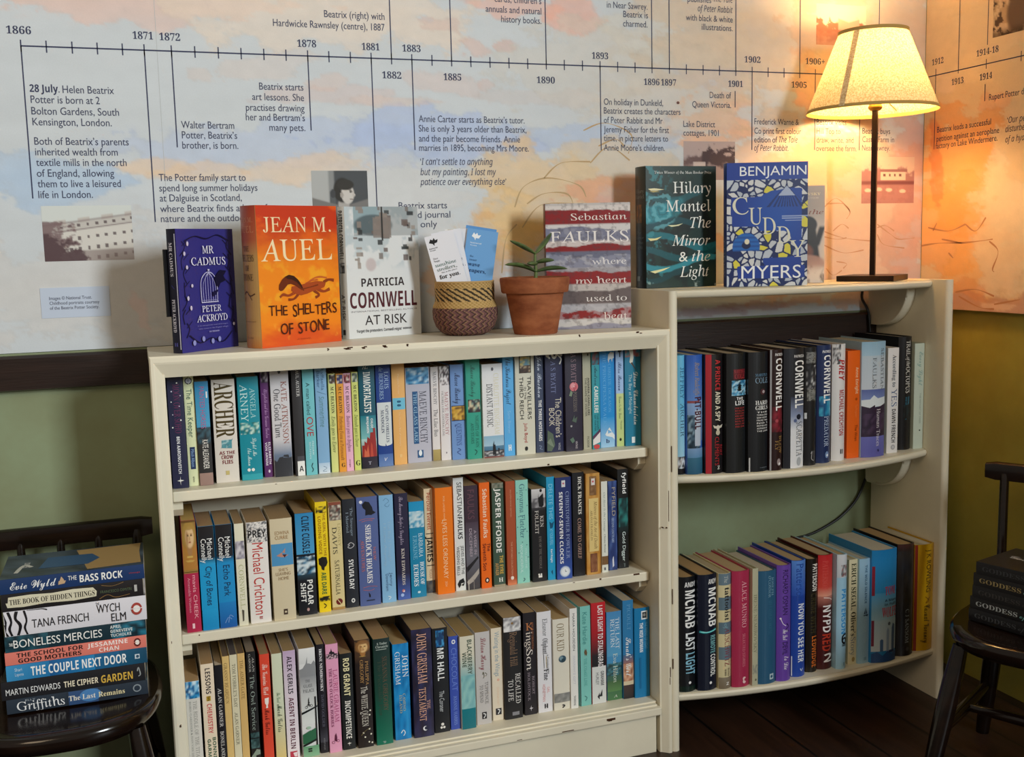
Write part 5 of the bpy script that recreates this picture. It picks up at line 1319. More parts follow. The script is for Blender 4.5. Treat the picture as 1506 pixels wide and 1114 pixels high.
SHELF_BOOKS.append([
 ("pale grey paperback with blue ice picture, first from the left on the bottom shelf", 0, 'd6d3cc', TAN, [n(0, 0, 1, .175, ['0f5a96', '8cc4e4', '1a78b4', 'd0e8f4', '2f94cc', '08406e'], 71, 7, 7), t('THE RIDDLE OF THE TITANIC', .2, .86, .62, .26, '8c8c86', 's'), t('ROBIN GARDINER & DAN VAN DER VAT', .2, .88, .26, .13, '8c8c86', 's')]),
 ("cream paperback with black, gold, red and green letters down the spine", 0, 'e8d8c0', TAN, [t('LESSONS', .04, .275, .52, .40, '332c30', 'B'), r(.32, .295, .66, .34, 'b8962e'), t('in', .30, .335, .5, .2, '3a2a10', 'B'), t('CHEMISTRY', .365, .64, .52, .38, 'cb6060', 'B'), t('BONNIE', .68, .90, .75, .26, '4f6a54', 'B'), t('GARMUS', .69, .93, .34, .26, '4f6a54', 'B')]),
 ("slim black paperback with white capitals, left of three thin tan volumes", 0, '17171d', 'b8ab96', [t('ALAN GARNER', .22, .59, .5, .44, 'e4e2e0', 's'), t('BONELAND', .63, .88, .5, .44, 'e4e2e0', 's')]),
 ("thin tan paperback, left of a matching set of three", 0, 'd9b978', '6a5a4a', [t('GRANNY REARDUN', .06, .42, .42, .46, '7c6238', 's')]),
 ("thin ivory paperback between two thin tan ones", 0, 'd9d2b4', '5a5250', [t('TOM FOBBLE\u2019S DAY', .08, .465, .5, .44, '5c5a4a', 's'), t('ALAN GARNER', .51, .80, .5, .44, '5c5a4a', 's')]),
 ("thin tan paperback, right of a matching set of three", 0, 'd6b272', '6a5844', [t('THE AIMER GATE', .06, .405, .5, .44, '7a6034', 's')]),
 ("black paperback with a grey-green shape at its foot, left of the red one", 0, '1b1a1b', '8a7c6a', [t('ALAN', .05, .18, .72, .22, 'c8c6c0', 's'), t('GARNER', .02, .18, .34, .22, 'c8c6c0', 's'), t('The Owl Service', .21, .70, .5, .46, '9aa8a0', 's'), n(.02, .72, .98, .86, ['3c5a5c', '2a4648', '4f7274', '1c3234'], 73, 5, 6), p([(0, .93), (.6, .87), (1, .88), (1, .92), (.5, .97), (0, 1)], '8a9a8c'), r(0, .765, 1, .775, '10161a')]),
 ("red paperback with white scrawled title and a white cup", 0, 'dc4a34', '9c8460', [t('The Vesuvius Club', .09, .375, .5, .55, 'f6dcd0', 'c'), p([(.3, .405), (.75, .4), (.7, .45), (.6, .47), (.62, .495), (.4, .495), (.45, .47), (.32, .45)], 'f4ece4'), t('Mark Gatiss', .50, .74, .5, .5, '5c1410', 'c')]),
 ("pale green paperback fading to yellow with black scrawled lettering", 0, 'd5dbc0', 'a08862', [g(.5, 1, 'd5dbc0', 'dcc47c'), t('The Devil', .36, .46, .5, .36, '5a7a5c', 'c'), t('in Amber', .47, .52, .5, .2, '5a7a5c', 'c'), t('Mark Gatiss', .47, .73, .55, .5, '2a3a20', 'c')]),
 ("lilac-to-white paperback with plum capitals, left of the one with a spire", 0, 'dcd0da', 'a08862', [g(0, .3, 'c2a8c8', 'dccfdc'), g(.3, 1, 'dccfdc', 'f0e8ec'), t('ALEX GERLIS', .05, .395, .5, .40, '2f2630', 'B'), t('AGENT IN BERLIN', .43, .905, .5, .40, '5c2438', 'B'), r(.2, .93, .8, 1, 'c03a50'), p([(.45, .945), (.8, .94), (.75, .985), (.55, .98)], 'f0e0e4')]),
 ("white paperback with a misty spire, a cyclist on a bridge and a green field", 0, 'e3e4e4', 'a08862', [g(0, .14, 'eceded', 'd8dada'), t('', 0, 0), p([(0, .34), (0, .19), (.2, .18), (.4, .14), (.5, .075), (.58, .14), (.75, .15), (.9, .12), (1, .14), (1, .34)], '8e9094'), g(.26, .42, '94969a', 'c8caca'), g(.42, .7, 'c8caca', 'e4e8e6'), h('THE', .32, .62, .30, .025, '50545a', 's'), h('GLASS', .2, .74, .345, .028, '50545a', 's'), h('PALACE', .16, .86, .39, .03, '50545a', 's'), e(.32, .54, .09, '1c1e22'), e(.32, .54, .06, 'd8dada'), e(.62, .53, .09, '1c1e22'), e(.62, .53, .06, 'd8dada'), l([(.32, .54), (.45, .51), (.6, .53)], .03, '1c1e22'), p([(.42, .52), (.44, .47), (.5, .45), (.54, .5), (.5, .54)], '1c1e22'), p([(0, .585), (1, .535), (1, .55), (0, .605)], '17181c'), r(.84, .45, .94, .99, '17181c'), p([(0, .79), (.5, .755), (.84, .74), (.84, .86), (0, .88)], '2f6a4a'), e(.4, .73, .14, 'a8c4b0', .7), p([(0, .885), (.84, .84), (.84, .86), (0, .905)], '17221c'), g(.9, 1, '6aa27c', '8cbc98'), r(.3, .92, .55, .935, '1c2a22'), r(.3, .94, .55, .955, '1c2a22')]),
 ("narrow black paperback with white capitals, left of the pink one", 0, '1c1a22', 'a08862', [t('IRENE NEMIROVSKY', .04, .43, .5, .34, 'f0eef0', 'S'), t('DAVID GOLDER', .46, .76, .5, .34, '6a6a7c', 's'), g(.76, .9, '1c1a22', '44444e'), t('VINTAGE', .86, .97, .5, .18, '8a8a90', 'd')]),
 ("pink paperback with a black house silhouette and a cyclist", 0, 'e6a2c2', 'a08862', [r(.0, .10, 1, .135, '1c1620'), p([(.25, .10), (.3, .07), (.4, .065), (.45, .04), (.52, .07), (.7, .075), (.75, .10)], '1c1620'), n(.02, .09, .98, .135, ['1c1620', 'f0c8d8', '1c1620', '2a2430'], 75, 9, 4), t('LAURIE GRAHAM', .235, .72, .70, .36, 'b04a7a', 's'), t('THE TEN O\u2019CLOCK HORSES', .22, .76, .30, .22, '7a2a54', 'S'), e(.3, .905, .12, '7a2a54'), e(.3, .905, .08, 'e6a2c2'), e(.7, .895, .12, '7a2a54'), e(.7, .895, .08, 'e6a2c2'), p([(.4, .89), (.45, .84), (.55, .82), (.62, .86), (.6, .9)], '5a1a3c')]),
 ("black paperback with bold cream and white capitals, right of the pink one", 0, '1b1f20', 'a08862', [t('ROB GRANT', .05, .44, .5, .5, 'ece4b4', 'B'), t('INCOMPETENCE', .49, .885, .5, .46, 'f0eee6', 'B'), p([(.5, .915), (.54, .93), (.68, .935), (.54, .94), (.5, .965), (.46, .94), (.32, .935), (.46, .93)], WHT)]),
 ("dark brown paperback with a woman's pale face at the top and small white blossoms", 0, '231a18', 'b0926a', [im(0, 0, 1, .215, portrait('3a2c22', '8a6036', 'e0b87e', 'a8743e', '4a3424')), g(.155, .22, '4a3424', '231a18'), t('PHILIPPA', .20, .42, .74, .2, 'c89a60', 's'), t('GREGORY', .185, .40, .40, .22, 'c89a60', 's'), t('The WHITE QUEEN', .43, .80, .5, .40, 'e6e0d4', 's')] + [e(x, y, .055, 'f0ecd8') for x, y in ((.85, .66), (.8, .70), (.35, .86), (.75, .83), (.85, .88), (.45, .90), (.7, .95), (.9, .96))] + [l([(.2, .88), (.5, .84), (.8, .82)], .03, '8a7a50')]),
 ("dark green paperback with faint bronze lettering", 0, '174a3c', 'a98a63', [g(0, .5, '1a2c2c', '174438'), g(.5, 1, '174438', '127058'), h('A Tudor', .2, .85, .045, .022, 'b8c4bc', 'S'), h('Chronicle', .14, .9, .075, .022, 'b8c4bc', 'S'), r(.15, .098, .8, .103, 'b8c4bc'), t('SUSANNA GREGORY', .17, .68, .64, .28, '6a5440', 's'), t('The Piccadilly Plot', .2, .72, .32, .22, '3a4a3c', 's'), t('sphere', .965, .985, .5, .2, 'c0d0c8', 'd')]),
 ("bright blue paperback with wavy top, white capitals and a white bird", 0, '1789cc', 'b09468', [n(0, 0, 1, 1, ['1a8cd0', '1478b8', '2a98d8', '1884c8', '1070b0'], 77, 5, 14), t('JOHN', .12, .35, .76, .36, 'f0f4f6', 's'), t('GRISHAM', .08, .42, .28, .30, 'f0f4f6', 's'), t('CAMINO', .52, .70, .62, .16, 'c8c07c', 's'), t('ISLAND', .53, .72, .40, .16, 'c8c07c', 's'), l([(.35, .93), (.5, .90), (.6, .93), (.5, .96)], .06, 'e0ecf4')]),
 ("thick dark indigo paperback with peach capitals", 0, '25243e', 'a08862', [n(0, 0, 1, 1, ['25243e', '2f2c50', '1f1c30', '34345c', '281e30'], 79, 5, 14), t('JOHN GRISHAM', .04, .50, .50, .46, 'f0b89a', 's'), t('THE', .66, .745, .76, .16, 'f0b89a', 's'), t('TESTAMENT', .54, .85, .46, .34, 'f0b89a', 's'), e(.55, .92, .12, 'e8e8ee'), e(.60, .918, .09, '25243e'), t('', 0, 0)]),
 ("black paperback with a glowing blue cross-shaped picture at the top", 0, '191a1e', 'b8a586', [n(.22, .02, .78, .18, ['1c5a96', '4aa0d8', '123a68', '2f84c4', '0c2440'], 81, 5, 6), p([(.4, .04), (.6, .04), (.6, .16), (.4, .16)], '17406e'), p([(.28, .08), (.72, .08), (.72, .11), (.28, .11)], '17406e'), t('MR HALL', .19, .50, .5, .44, 'f2f4f4', 'B'), t('The Coroner', .60, .80, .5, .32, 'c8ccd0', 'd'), e(.5, .92, .1, WHT), e(.42, .95, .08, WHT), e(.6, .95, .08, WHT)]),
 ("narrow royal-blue paperback with round outlined letters", 0, '3d54b0', 'a08862', [e(.5, .06, .2, 'e8ecf4', 1.2), e(.5, .06, .1, '3d54b0'), t('CHOCOLAT', .125, .585, .5, .56, '6a84d4', 'd'), t('JOANNE HARRIS', .64, .95, .5, .34, '8aa4e4', 's')]),
 ("paperback fading from cream through pale teal to deep teal", 0, 'ddd8c4', 'a48a5c', [g(.2, .45, 'ddd8c4', '86bcc0'), n(0, .42, 1, .79, ['7fb8bc', '8cc4c4', '74aeb4', '98ccc8'], 83, 5, 8), g(.78, 1, '157a86', '10707c'), t('BLACKBERRY', .04, .41, .66, .32, '4a5a4c', 'B'), t('WINE', .17, .33, .28, .28, '4a5a4c', 'B')]),
 ("light grey paperback with burgundy script and a small dancing figure", 0, 'c9c5c3', 'a48a5c', [t('Lilian Harry', .06, .41, .55, .36, '8a3a44', 'c'), l([(.45, .46), (.5, .43), (.55, .48), (.48, .50)], .05, '5a5a40'), l([(.6, .44), (.75, .46), (.65, .48)], .04, '5a5a40'), t('TUPPENCE', .54, .78, .70, .22, '55504c', 's'), t('TO SPEND', .57, .76, .34, .22, '55504c', 's'), r(.34, .865, .66, .94, '26242a'), l([(.42, .88), (.58, .895), (.45, .93)], .07, 'e4e4e4')]),
 ("narrow cream paperback with pale blue words along the upper spine", 0, 'e8dcc6', 'a48a5c', [t('Waiting in the Wings', .04, .52, .5, .42, '8aa4b4', 'd'), e(.55, .56, .12, 'e8b8a0'), t('DONNA HAY', .64, .84, .5, .2, 'e8cdb4', 'd'), r(.25, .87, .78, .94, '26242a'), l([(.42, .88), (.62, .895), (.45, .93)], .1, 'e4e4e4')]),
 ("black paperback with a white cloud picture at the top and bronze name", 0, '1d1b1c', 'b09670', [n(.02, 0, 1, .14, ['d8d6d6', '8a888c', 'ecebea', 'b4b2b4'], 85, 7, 6), e(.5, .06, .07, '8a6a3a'), t('Reginald Hill', .145, .48, .55, .40, '8e7058', 's'), t('RECALLED', .555, .85, .76, .28, 'efece8', 's'), t('TO LIFE', .61, .82, .34, .28, 'efece8', 's'), r(.4, .93, .8, .965, '8a8a90')]),
 ("very dark paperback with copper and white display lettering, right of the cloud-topped one", 0, '1e181e', 'a88e68', [t('KING\u2019S OF LIBERATION', .10, .36, .74, .16, 'b06a44', 's'), h('K', .18, .86, .135, .07, 'c07a4c', 's'), t('ings', .185, .36, .45, .5, 'e4d8cc', 's'), t('Son', .36, .56, .45, .5, 'ece4dc', 's'), t('ROBERT', .62, .80, .72, .2, 'a89aa4', 's'), t('HOLDSTOCK', .58, .86, .36, .2, 'a89aa4', 's'), p([(.5, .905), (.55, .93), (.66, .935), (.55, .94), (.5, .965), (.45, .94), (.34, .935), (.45, .93)], 'd8d4dc')]),
 ("white paperback with thin black brush lettering and matchsticks", 0, 'e6e5ea', 'a08862', [t('Eleanor', .07, .24, .55, .34, '2a2a30', 's'), t('Oliphant', .265, .42, .55, .36, '1c1c22', 'S'), t('is Completely', .43, .58, .72, .16, '3a3a40', 'd'), l([(.42, .42), (.44, .56)], .04, '2a2a2c'), l([(.6, .44), (.62, .56)], .03, 'b8a060'), t('Fine', .57, .68, .6, .36, '1c1c22', 'S'), t('GAIL', .75, .81, .72, .18, 'e0a0a0', 'd'), t('HONEYMAN', .72, .89, .4, .2, 'd49494', 'd'), r(.42, .915, .5, .96, '1c1c22'), r(.58, .915, .66, .96, '1c1c22'), r(.48, .935, .6, .942, '1c1c22')]),
 ("cream paperback with a dark rosette and a grey band near its foot", 0, 'e2ddce', 'b09468', [t('OUR KID', .05, .35, .45, .44, '7c6a44', 's'), e(.55, .44, .24, '3c5666', .9), e(.48, .43, .12, '7c98a4'), e(.6, .455, .12, '26404c'), r(0, .815, 1, .915, '8a8a88'), n(0, .82, 1, .91, ['8a8a88', '9c9c98', '787876'], 87, 7, 3), l([(.5, .945), (.65, .955), (.5, .975)], .08, '2a2a2c')]),
 ("narrow white paperback with small widely spaced capitals", 0, 'e9e8e4', 'a89070', [t('MARIA HOUSDEN', .05, .42, .5, .28, '4a4a52', 'd'), t("HANNAH\u2019S GIFT", .47, .76, .5, .3, 'c4c8d4', 'I'), t('THORSONS', .87, .97, .5, .28, '4a4a52', 'd')]),
 ("mint-turquoise paperback with a small brown lantern on its spine", 0, '7fc6be', 'a89070', [r(0, 0, .08, 1, '26262c'), t('Kate Hardie', .06, .38, .5, .40, '3f8c8a', 'd'), p([(.4, .46), (.5, .42), (.6, .43), (.68, .47), (.62, .50), (.5, .505)], '6a5438'), t('THE COAST LINE', .52, .80, .5, .24, '4a9a96', 's'), l([(.4, .9), (.6, .92), (.45, .95)], .06, '3a7a78')]),
 ("red-over-black paperback with a white lower section and white capitals", 0, 'b8222c', 'a89070', [g(0, .3, 'c4262e', 'a81e28'), g(.3, .52, 'a81e28', '231e22'), g(.52, .63, '231e22', '1b191c'), r(0, .63, 1, 1, 'dcdedc'), t('LAST FLIGHT TO STALINGRAD', .03, .64, .62, .36, 'f4eeee', 'B'), t('GRAHAM', .68, .82, .72, .24, '2f3236', 'B'), t('HURLEY', .69, .81, .36, .2, '5a5e62', 'd'), p([(.35, .93), (.5, .89), (.55, .91), (.7, .86), (.7, .93), (.5, .96)], '1f2226')]),
 ("blue-sky paperback with dark trees and a green field at its foot", 0, '4a94c4', 'a89070', [g(0, .5, '4a8cc0', '5aa2cc'), g(.60, 1, '3a5a58', '4a7a4c'), n(0, .58, 1, .72, ['2f4a4c', '3f6a68', '24383a', '4a8a9c'], 89, 6, 6), g(.78, .9, '4a6a44', '5f8a54'), t('THE LAST', .07, .42, .72, .26, 'e8f0f2', 's'), t('RETURN', .08, .40, .38, .26, 'e8f0f2', 's'), t('Eva Hilton', .47, .80, .55, .28, 'dce8d8', 's'), h('A', .42, .68, .955, .03, 'e0e8dc', 's')]),
 ("tall blue paperback with pale handwriting over a sandy sunset foot", 0, '2f7cb0', 'b4a890', [g(.55, .66, '3a6a94', 'a8705a'), n(0, .64, 1, .84, ['b8785c', 'd09a78', '8a5a48', 'e0b494'], 91, 5, 6), r(0, .82, 1, .86, 'd8c8a8'), g(.86, 1, '4a3834', '231e20'), t('PICOULT', .04, .3, .55, .34, '6aa4cc', 's'), t("Sarah\u2019s Girl", .375, .77, .5, .50, 'f0f2f2', 'c')]),
 ("plain azure paperback with a small framed picture, at the right end of the bottom shelf", 0, '1579ae', 'a48a5c', [r(.45, .035, .88, .13, 'e4eaec'), r(.52, .05, .81, .115, '2a3038'), e(.66, .08, .1, '8a8a88'), t('THE FRIEND OF LIGHT', .16, .46, .76, .2, '6ab0d8', 'd'), t('THE WISE WOMAN', .165, .49, .44, .24, 'eef4f6', 'B'), r(.3, .55, .42, .9, '10699c')]),
])
SHELF_BOOKS.append([
 ("sky-blue hardback, first from the left on the curved middle shelf", 1, '6fbfe4', 'b8ae98', [g(.45, .85, '7cc4e4', 'a4d4e8'), n(0, .85, 1, .95, ['2a2a30', 'e0e4e8', 'a8a0a0', 'd8e4ec'], 101, 7, 5), g(.95, 1, '1a181c', '141216'), t('JEFFREY', .10, .36, .60, .46, '2f6a90', 's'), t('ARCHER', .40, .68, .60, .46, '3a5a70', 's')]),
 ("blue seascape hardback with a lighthouse and red capitals", 1, '3a64b4', 'b8ae98', [g(0, .38, '2f5cb4', '5a84c8'), g(.38, .72, '8aa8d4', '5c7ca8'), n(0, .5, .75, .8, ['223444', '4a6478', '2a4050', '8aa4b4', '1a2a34'], 103, 7, 12), r(.4, .46, .8, .76, 'b8c4d4'), g(.78, .86, '7c9cc4', '5c8cb4'), g(.86, 1, '3a6e88', '2a5a78'), r(0, .38, .7, .40, '8a4a50'), t('Robert Radcliffe', .06, .34, .55, .3, 'a89478', 'k' if False else 'i'), t('PIT-BULL', .35, .62, .62, .44, '4a2030', 'B')]),
 ("black hardback with a red strip on its left and red and cream capitals", 1, '1d1a1c', 'a8967c', [r(0, 0, .27, 1, 'b02c38'), t('A PRINCE', .045, .30, .62, .30, 'c43438', 'B'), t('AND A SPY', .31, .56, .62, .30, 'ece4cc', 'B'), p([(.34, .59), (.52, .6), (.62, .59), (.72, .6), (.95, .59), (.88, .615), (.72, .62), (.7, .64), (.55, .64), (.54, .62), (.4, .615)], 'd8d0bc'), e(.62, .655, .13, 'c8c0a8'), t('RORY', .76, .85, .82, .18, 'b02c34', 'd'), t('CLEMENTS', .69, .93, .56, .24, 'b02c34', 'd'), h('Z', .58, .74, .95, .03, 'e8e8e0', 'S')]),
 ("black hardback with a bright blue eye on its spine", 1, '1e2022', 'a8967c', [r(.28, .13, .92, .215, '5a1a22'), t('', 0, 0), h('MARTINA', .3, .9, .15, .026, 'b03a40', 's'), h('COLE', .34, .9, .19, .036, 'b03a40', 's'), n(.2, .225, .98, .35, ['2a6a94', '7cc0e0', '17364c', '4a98c4', 'b8dcec'], 105, 8, 7), e(.58, .285, .16, '0f1a22'), e(.58, .285, .30, '7ab4d0', .25), e(.58, .285, .10, '0a1016'), h('THE', .42, .78, .375, .024, 'f0f0f0', 'B'), h('LIFE', .36, .86, .412, .036, 'f0f0f0', 'B')] + [h(tx, .34, .86, .455 + .022 * k, .013, 'a83a3a', 'B') for k, tx in enumerate(("FROM THE NO", "BESTSELLING", "AUTHOR COMES", "HER MOST", "GRIPPING", "NOVEL YET", "ABOUT LOVE", "AND FEAR"))]),
 ("black hardback with blue-grey capitals over white stacked lines", 1, '1d1f23', 'a8967c', [h('MARTINA', .28, .95, .19, .022, '6a94b4', 's'), h('COLE', .28, .98, .235, .045, '8aa8c0', 's'), e(.66, .33, .14, '4a2a30'), e(.7, .33, .07, 'b0a0a0'), h('HARD', .28, .96, .42, .034, 'e8e6e2', 'S'), h('GIRLS', .28, .98, .462, .034, 'e8e6e2', 'S')] + [h(tx, .34, .95, .50 + .0225 * k, .013, 'd8d6d2', 'B') for k, tx in enumerate(("THE", "THRILLING", "NEW NOVEL", "FROM THE", "NO.1", "BESTSELLING", "AUTHOR OF", "THE LIFE"))] + [r(0, .88, .06, 1, 'c8c8c8'), h('headline', .5, .9, .965, .01, '7a828a', 'd')]),
 ("oxblood hardback with bold white capitals and a red glow", 1, '2b1719', 'a8967c', [r(0, 0, .1, 1, 'a8a8ac'), n(.1, .47, 1, .68, ['5a1a24', '8a2434', '3a161c', '6a1e28'], 107, 5, 7), e(.45, .585, .12, 'b04a54'), h('PATRICIA', .3, 1, .04, .022, 'e8e4e2', 'B'), t('CORNWELL', .07, .50, .64, .56, 'f2efec', 'B'), t('BLOW', .71, .86, .76, .24, 'b08a4c', 's'), t('FLY', .75, .83, .44, .24, 'b08a4c', 's'), e(.62, .93, .16, '9a8a8a', 1.6), e(.68, .945, .1, 'e8e4e4')]),
 ("hardback fading from black to white with a splash of blue ink", 1, '212229', 'b4a48a', [g(.40, .56, '2a2f40', '8a96b4'), g(.56, .68, '8a96b4', 'e2e4e8'), g(.68, 1, 'e2e4e8', 'e8e8ea'), r(0, 0, .28, 1, '22242c'), e(.68, .57, .12, '1c2030'), e(.5, .60, .08, '5a6a94'), h('PATRICIA', .42, .98, .065, .022, 'e8e6e4', 'B'), t('CORNWELL', .10, .495, .72, .50, 'f4f4f2', 'B'), t('SCARPETTA', .61, .90, .72, .32, '50545c', 's'), e(.7, .945, .12, 'b4b8bc', 1.6)]),
 ("dark photographic hardback with grey worn letter blocks", 1, '1f1f22', 'a8967c', [n(.1, .04, .9, .135, ['4a4a4a', '6a6a6a', '3a3a3a', '8a8a88'], 109, 7, 6), n(.1, .15, .9, .35, ['26262a', '8a8a8c', '1a1a1e', 'd4d4d4', '3a3a40'], 110, 6, 9), n(.15, .35, .85, .45, ['5a5a56', '3a3a38', '8a8a84'], 111, 7, 6), t('POST', .05, .13, .5, .5, '8a8a86', 'B'), t('CRISIS', .36, .44, .5, .5, '8a8a86', 'B'), r(0, .55, .15, .6, 'd8dce0'), l([(.45, .9), (.55, .88), (.5, .94), (.7, .96)], .06, 'a8a8ac'), t('picador', .88, .96, .75, .12, '8a8a8c', 'd')]),
 ("navy-blue hardback with white condensed capitals and a cyan splash", 1, '1f2f5a', 'a8967c', [n(.12, .43, 1, .60, ['1f6a9a', '2f94bc', '164a7c', '4aaccc'], 113, 6, 6), h('PATRICIA', .28, 1, .055, .022, 'f0f0f2', 'B'), t('CORNWELL', .085, .49, .66, .56, 'f6f6f6', 'B'), t('PREDATOR', .60, .86, .60, .34, 'c4d4ec', 's'), e(.65, .93, .14, '7a94c0', 1.5), e(.68, .935, .08, 'e0e8f4')]),
 ("white hardback with red slanted capitals and a scribbled black corner", 1, 'e3e2e2', 'a8967c', [n(.02, .0, .5, .17, ['e3e2e2', '9a9a9c', 'c8c8ca', '4a4a4e'], 115, 8, 9), t('PREY', .13, .315, .62, .5, 'b8222e', 'J'), t('MICHAEL CRICHTON', .39, .78, .62, .38, 'a8242e', 'B'), r(.55, .90, .63, .94, '1c1c20'), r(.7, .90, .78, .94, '1c1c20')]),
 ("plain orange hardback with tiny pale lettering", 1, 'e8641a', 'b08a60', [t('Anne Enright', .155, .40, .76, .24, 'f4c8a0', 'B'), e(.72, .45, .10, 'b04a10'), t('The Forgotten', .5, .62, .72, .18, 'f08a48', 'd'), t('The Wren', .69, .84, .72, .24, '7a2c08', 'd')], None, .0012),
 ("very wide hardback with pale sky, a white breaking wave and a violet foot", 1, '9fbcd0', 'b0a48c', [g(0, .12, '8fb4cc', 'a4c4d8'), g(.12, .41, 'b8c8d4', 'c8d0da'), g(.41, .5, '5a68a4', '7a8cc0'), p([(0, .5), (.3, .495), (.45, .46), (.62, .49), (1, .48), (1, .57), (.6, .56), (.2, .57), (0, .56)], 'dce4e8'), p([(0, .55), (.3, .57), (.5, .545), (.75, .56), (1, .54), (1, .82), (0, .82)], '33253c'), n(.05, .62, .98, .8, ['33253c', '40304a', '2a1e34', '4a3854'], 117, 8, 6), g(.82, 1, '6a6cb4', '5c5ca4'), t('SEBASTIAN', .06, .42, .82, .15, '5c6670', 's'), t('FAULKS', .135, .40, .46, .15, '5c6670', 's'), t('Human Traces', .58, .905, .66, .16, 'e4dee4', 's'), p([(.62, .94), (.66, .93), (.72, .945), (.67, .96)], '2a2c60')]),
 ("slim white hardback with blue and black hand lettering", 1, 'e8e6e6', 'b4aa94', [t('According to', .065, .37, .58, .34, '3a4a5c', 'S'), t('YES', .385, .555, .6, .5, '3a5a8c', 's'), t('DAWN FRENCH', .58, .90, .58, .36, '24262c', 'B'), e(.55, .945, .2, 'b0b0b4'), e(.55, .945, .1, 'd0d0d4')], None, .0012),
 ("tall black hardback with white capitals mixed with a small italic word", 1, '16161a', '9a8c78', [t('TRAIL', .035, .17, .62, .34, 'f0eee8', 's'), t('of the', .18, .26, .62, .3, 'f0eee8', 'i'), t('OCTOPUS', .265, .495, .62, .36, 'f0eee8', 's'), t('DONALD GODDARD', .53, .72, .70, .14, '4a9ab8', 'd'), t('AND LESTER COLEMAN', .53, .73, .50, .12, '3a86a4', 'd'), n(.3, .6, 1, .72, ['16161a', '1a2a30', '16161a'], 119, 5, 4)]),
 ("pale celadon hardback with faint looping script, at the right end of the curved middle shelf", 1, 'c6d2c4', 'b4a890', [t('Every Light', .08, .40, .62, .42, '8cb0aa', 'c'), t('THE HISTORY OF TREES', .47, .76, .60, .14, '8a9a90', 'd'), e(.6, .825, .07, '3a4a4a')], None, .0012),
])
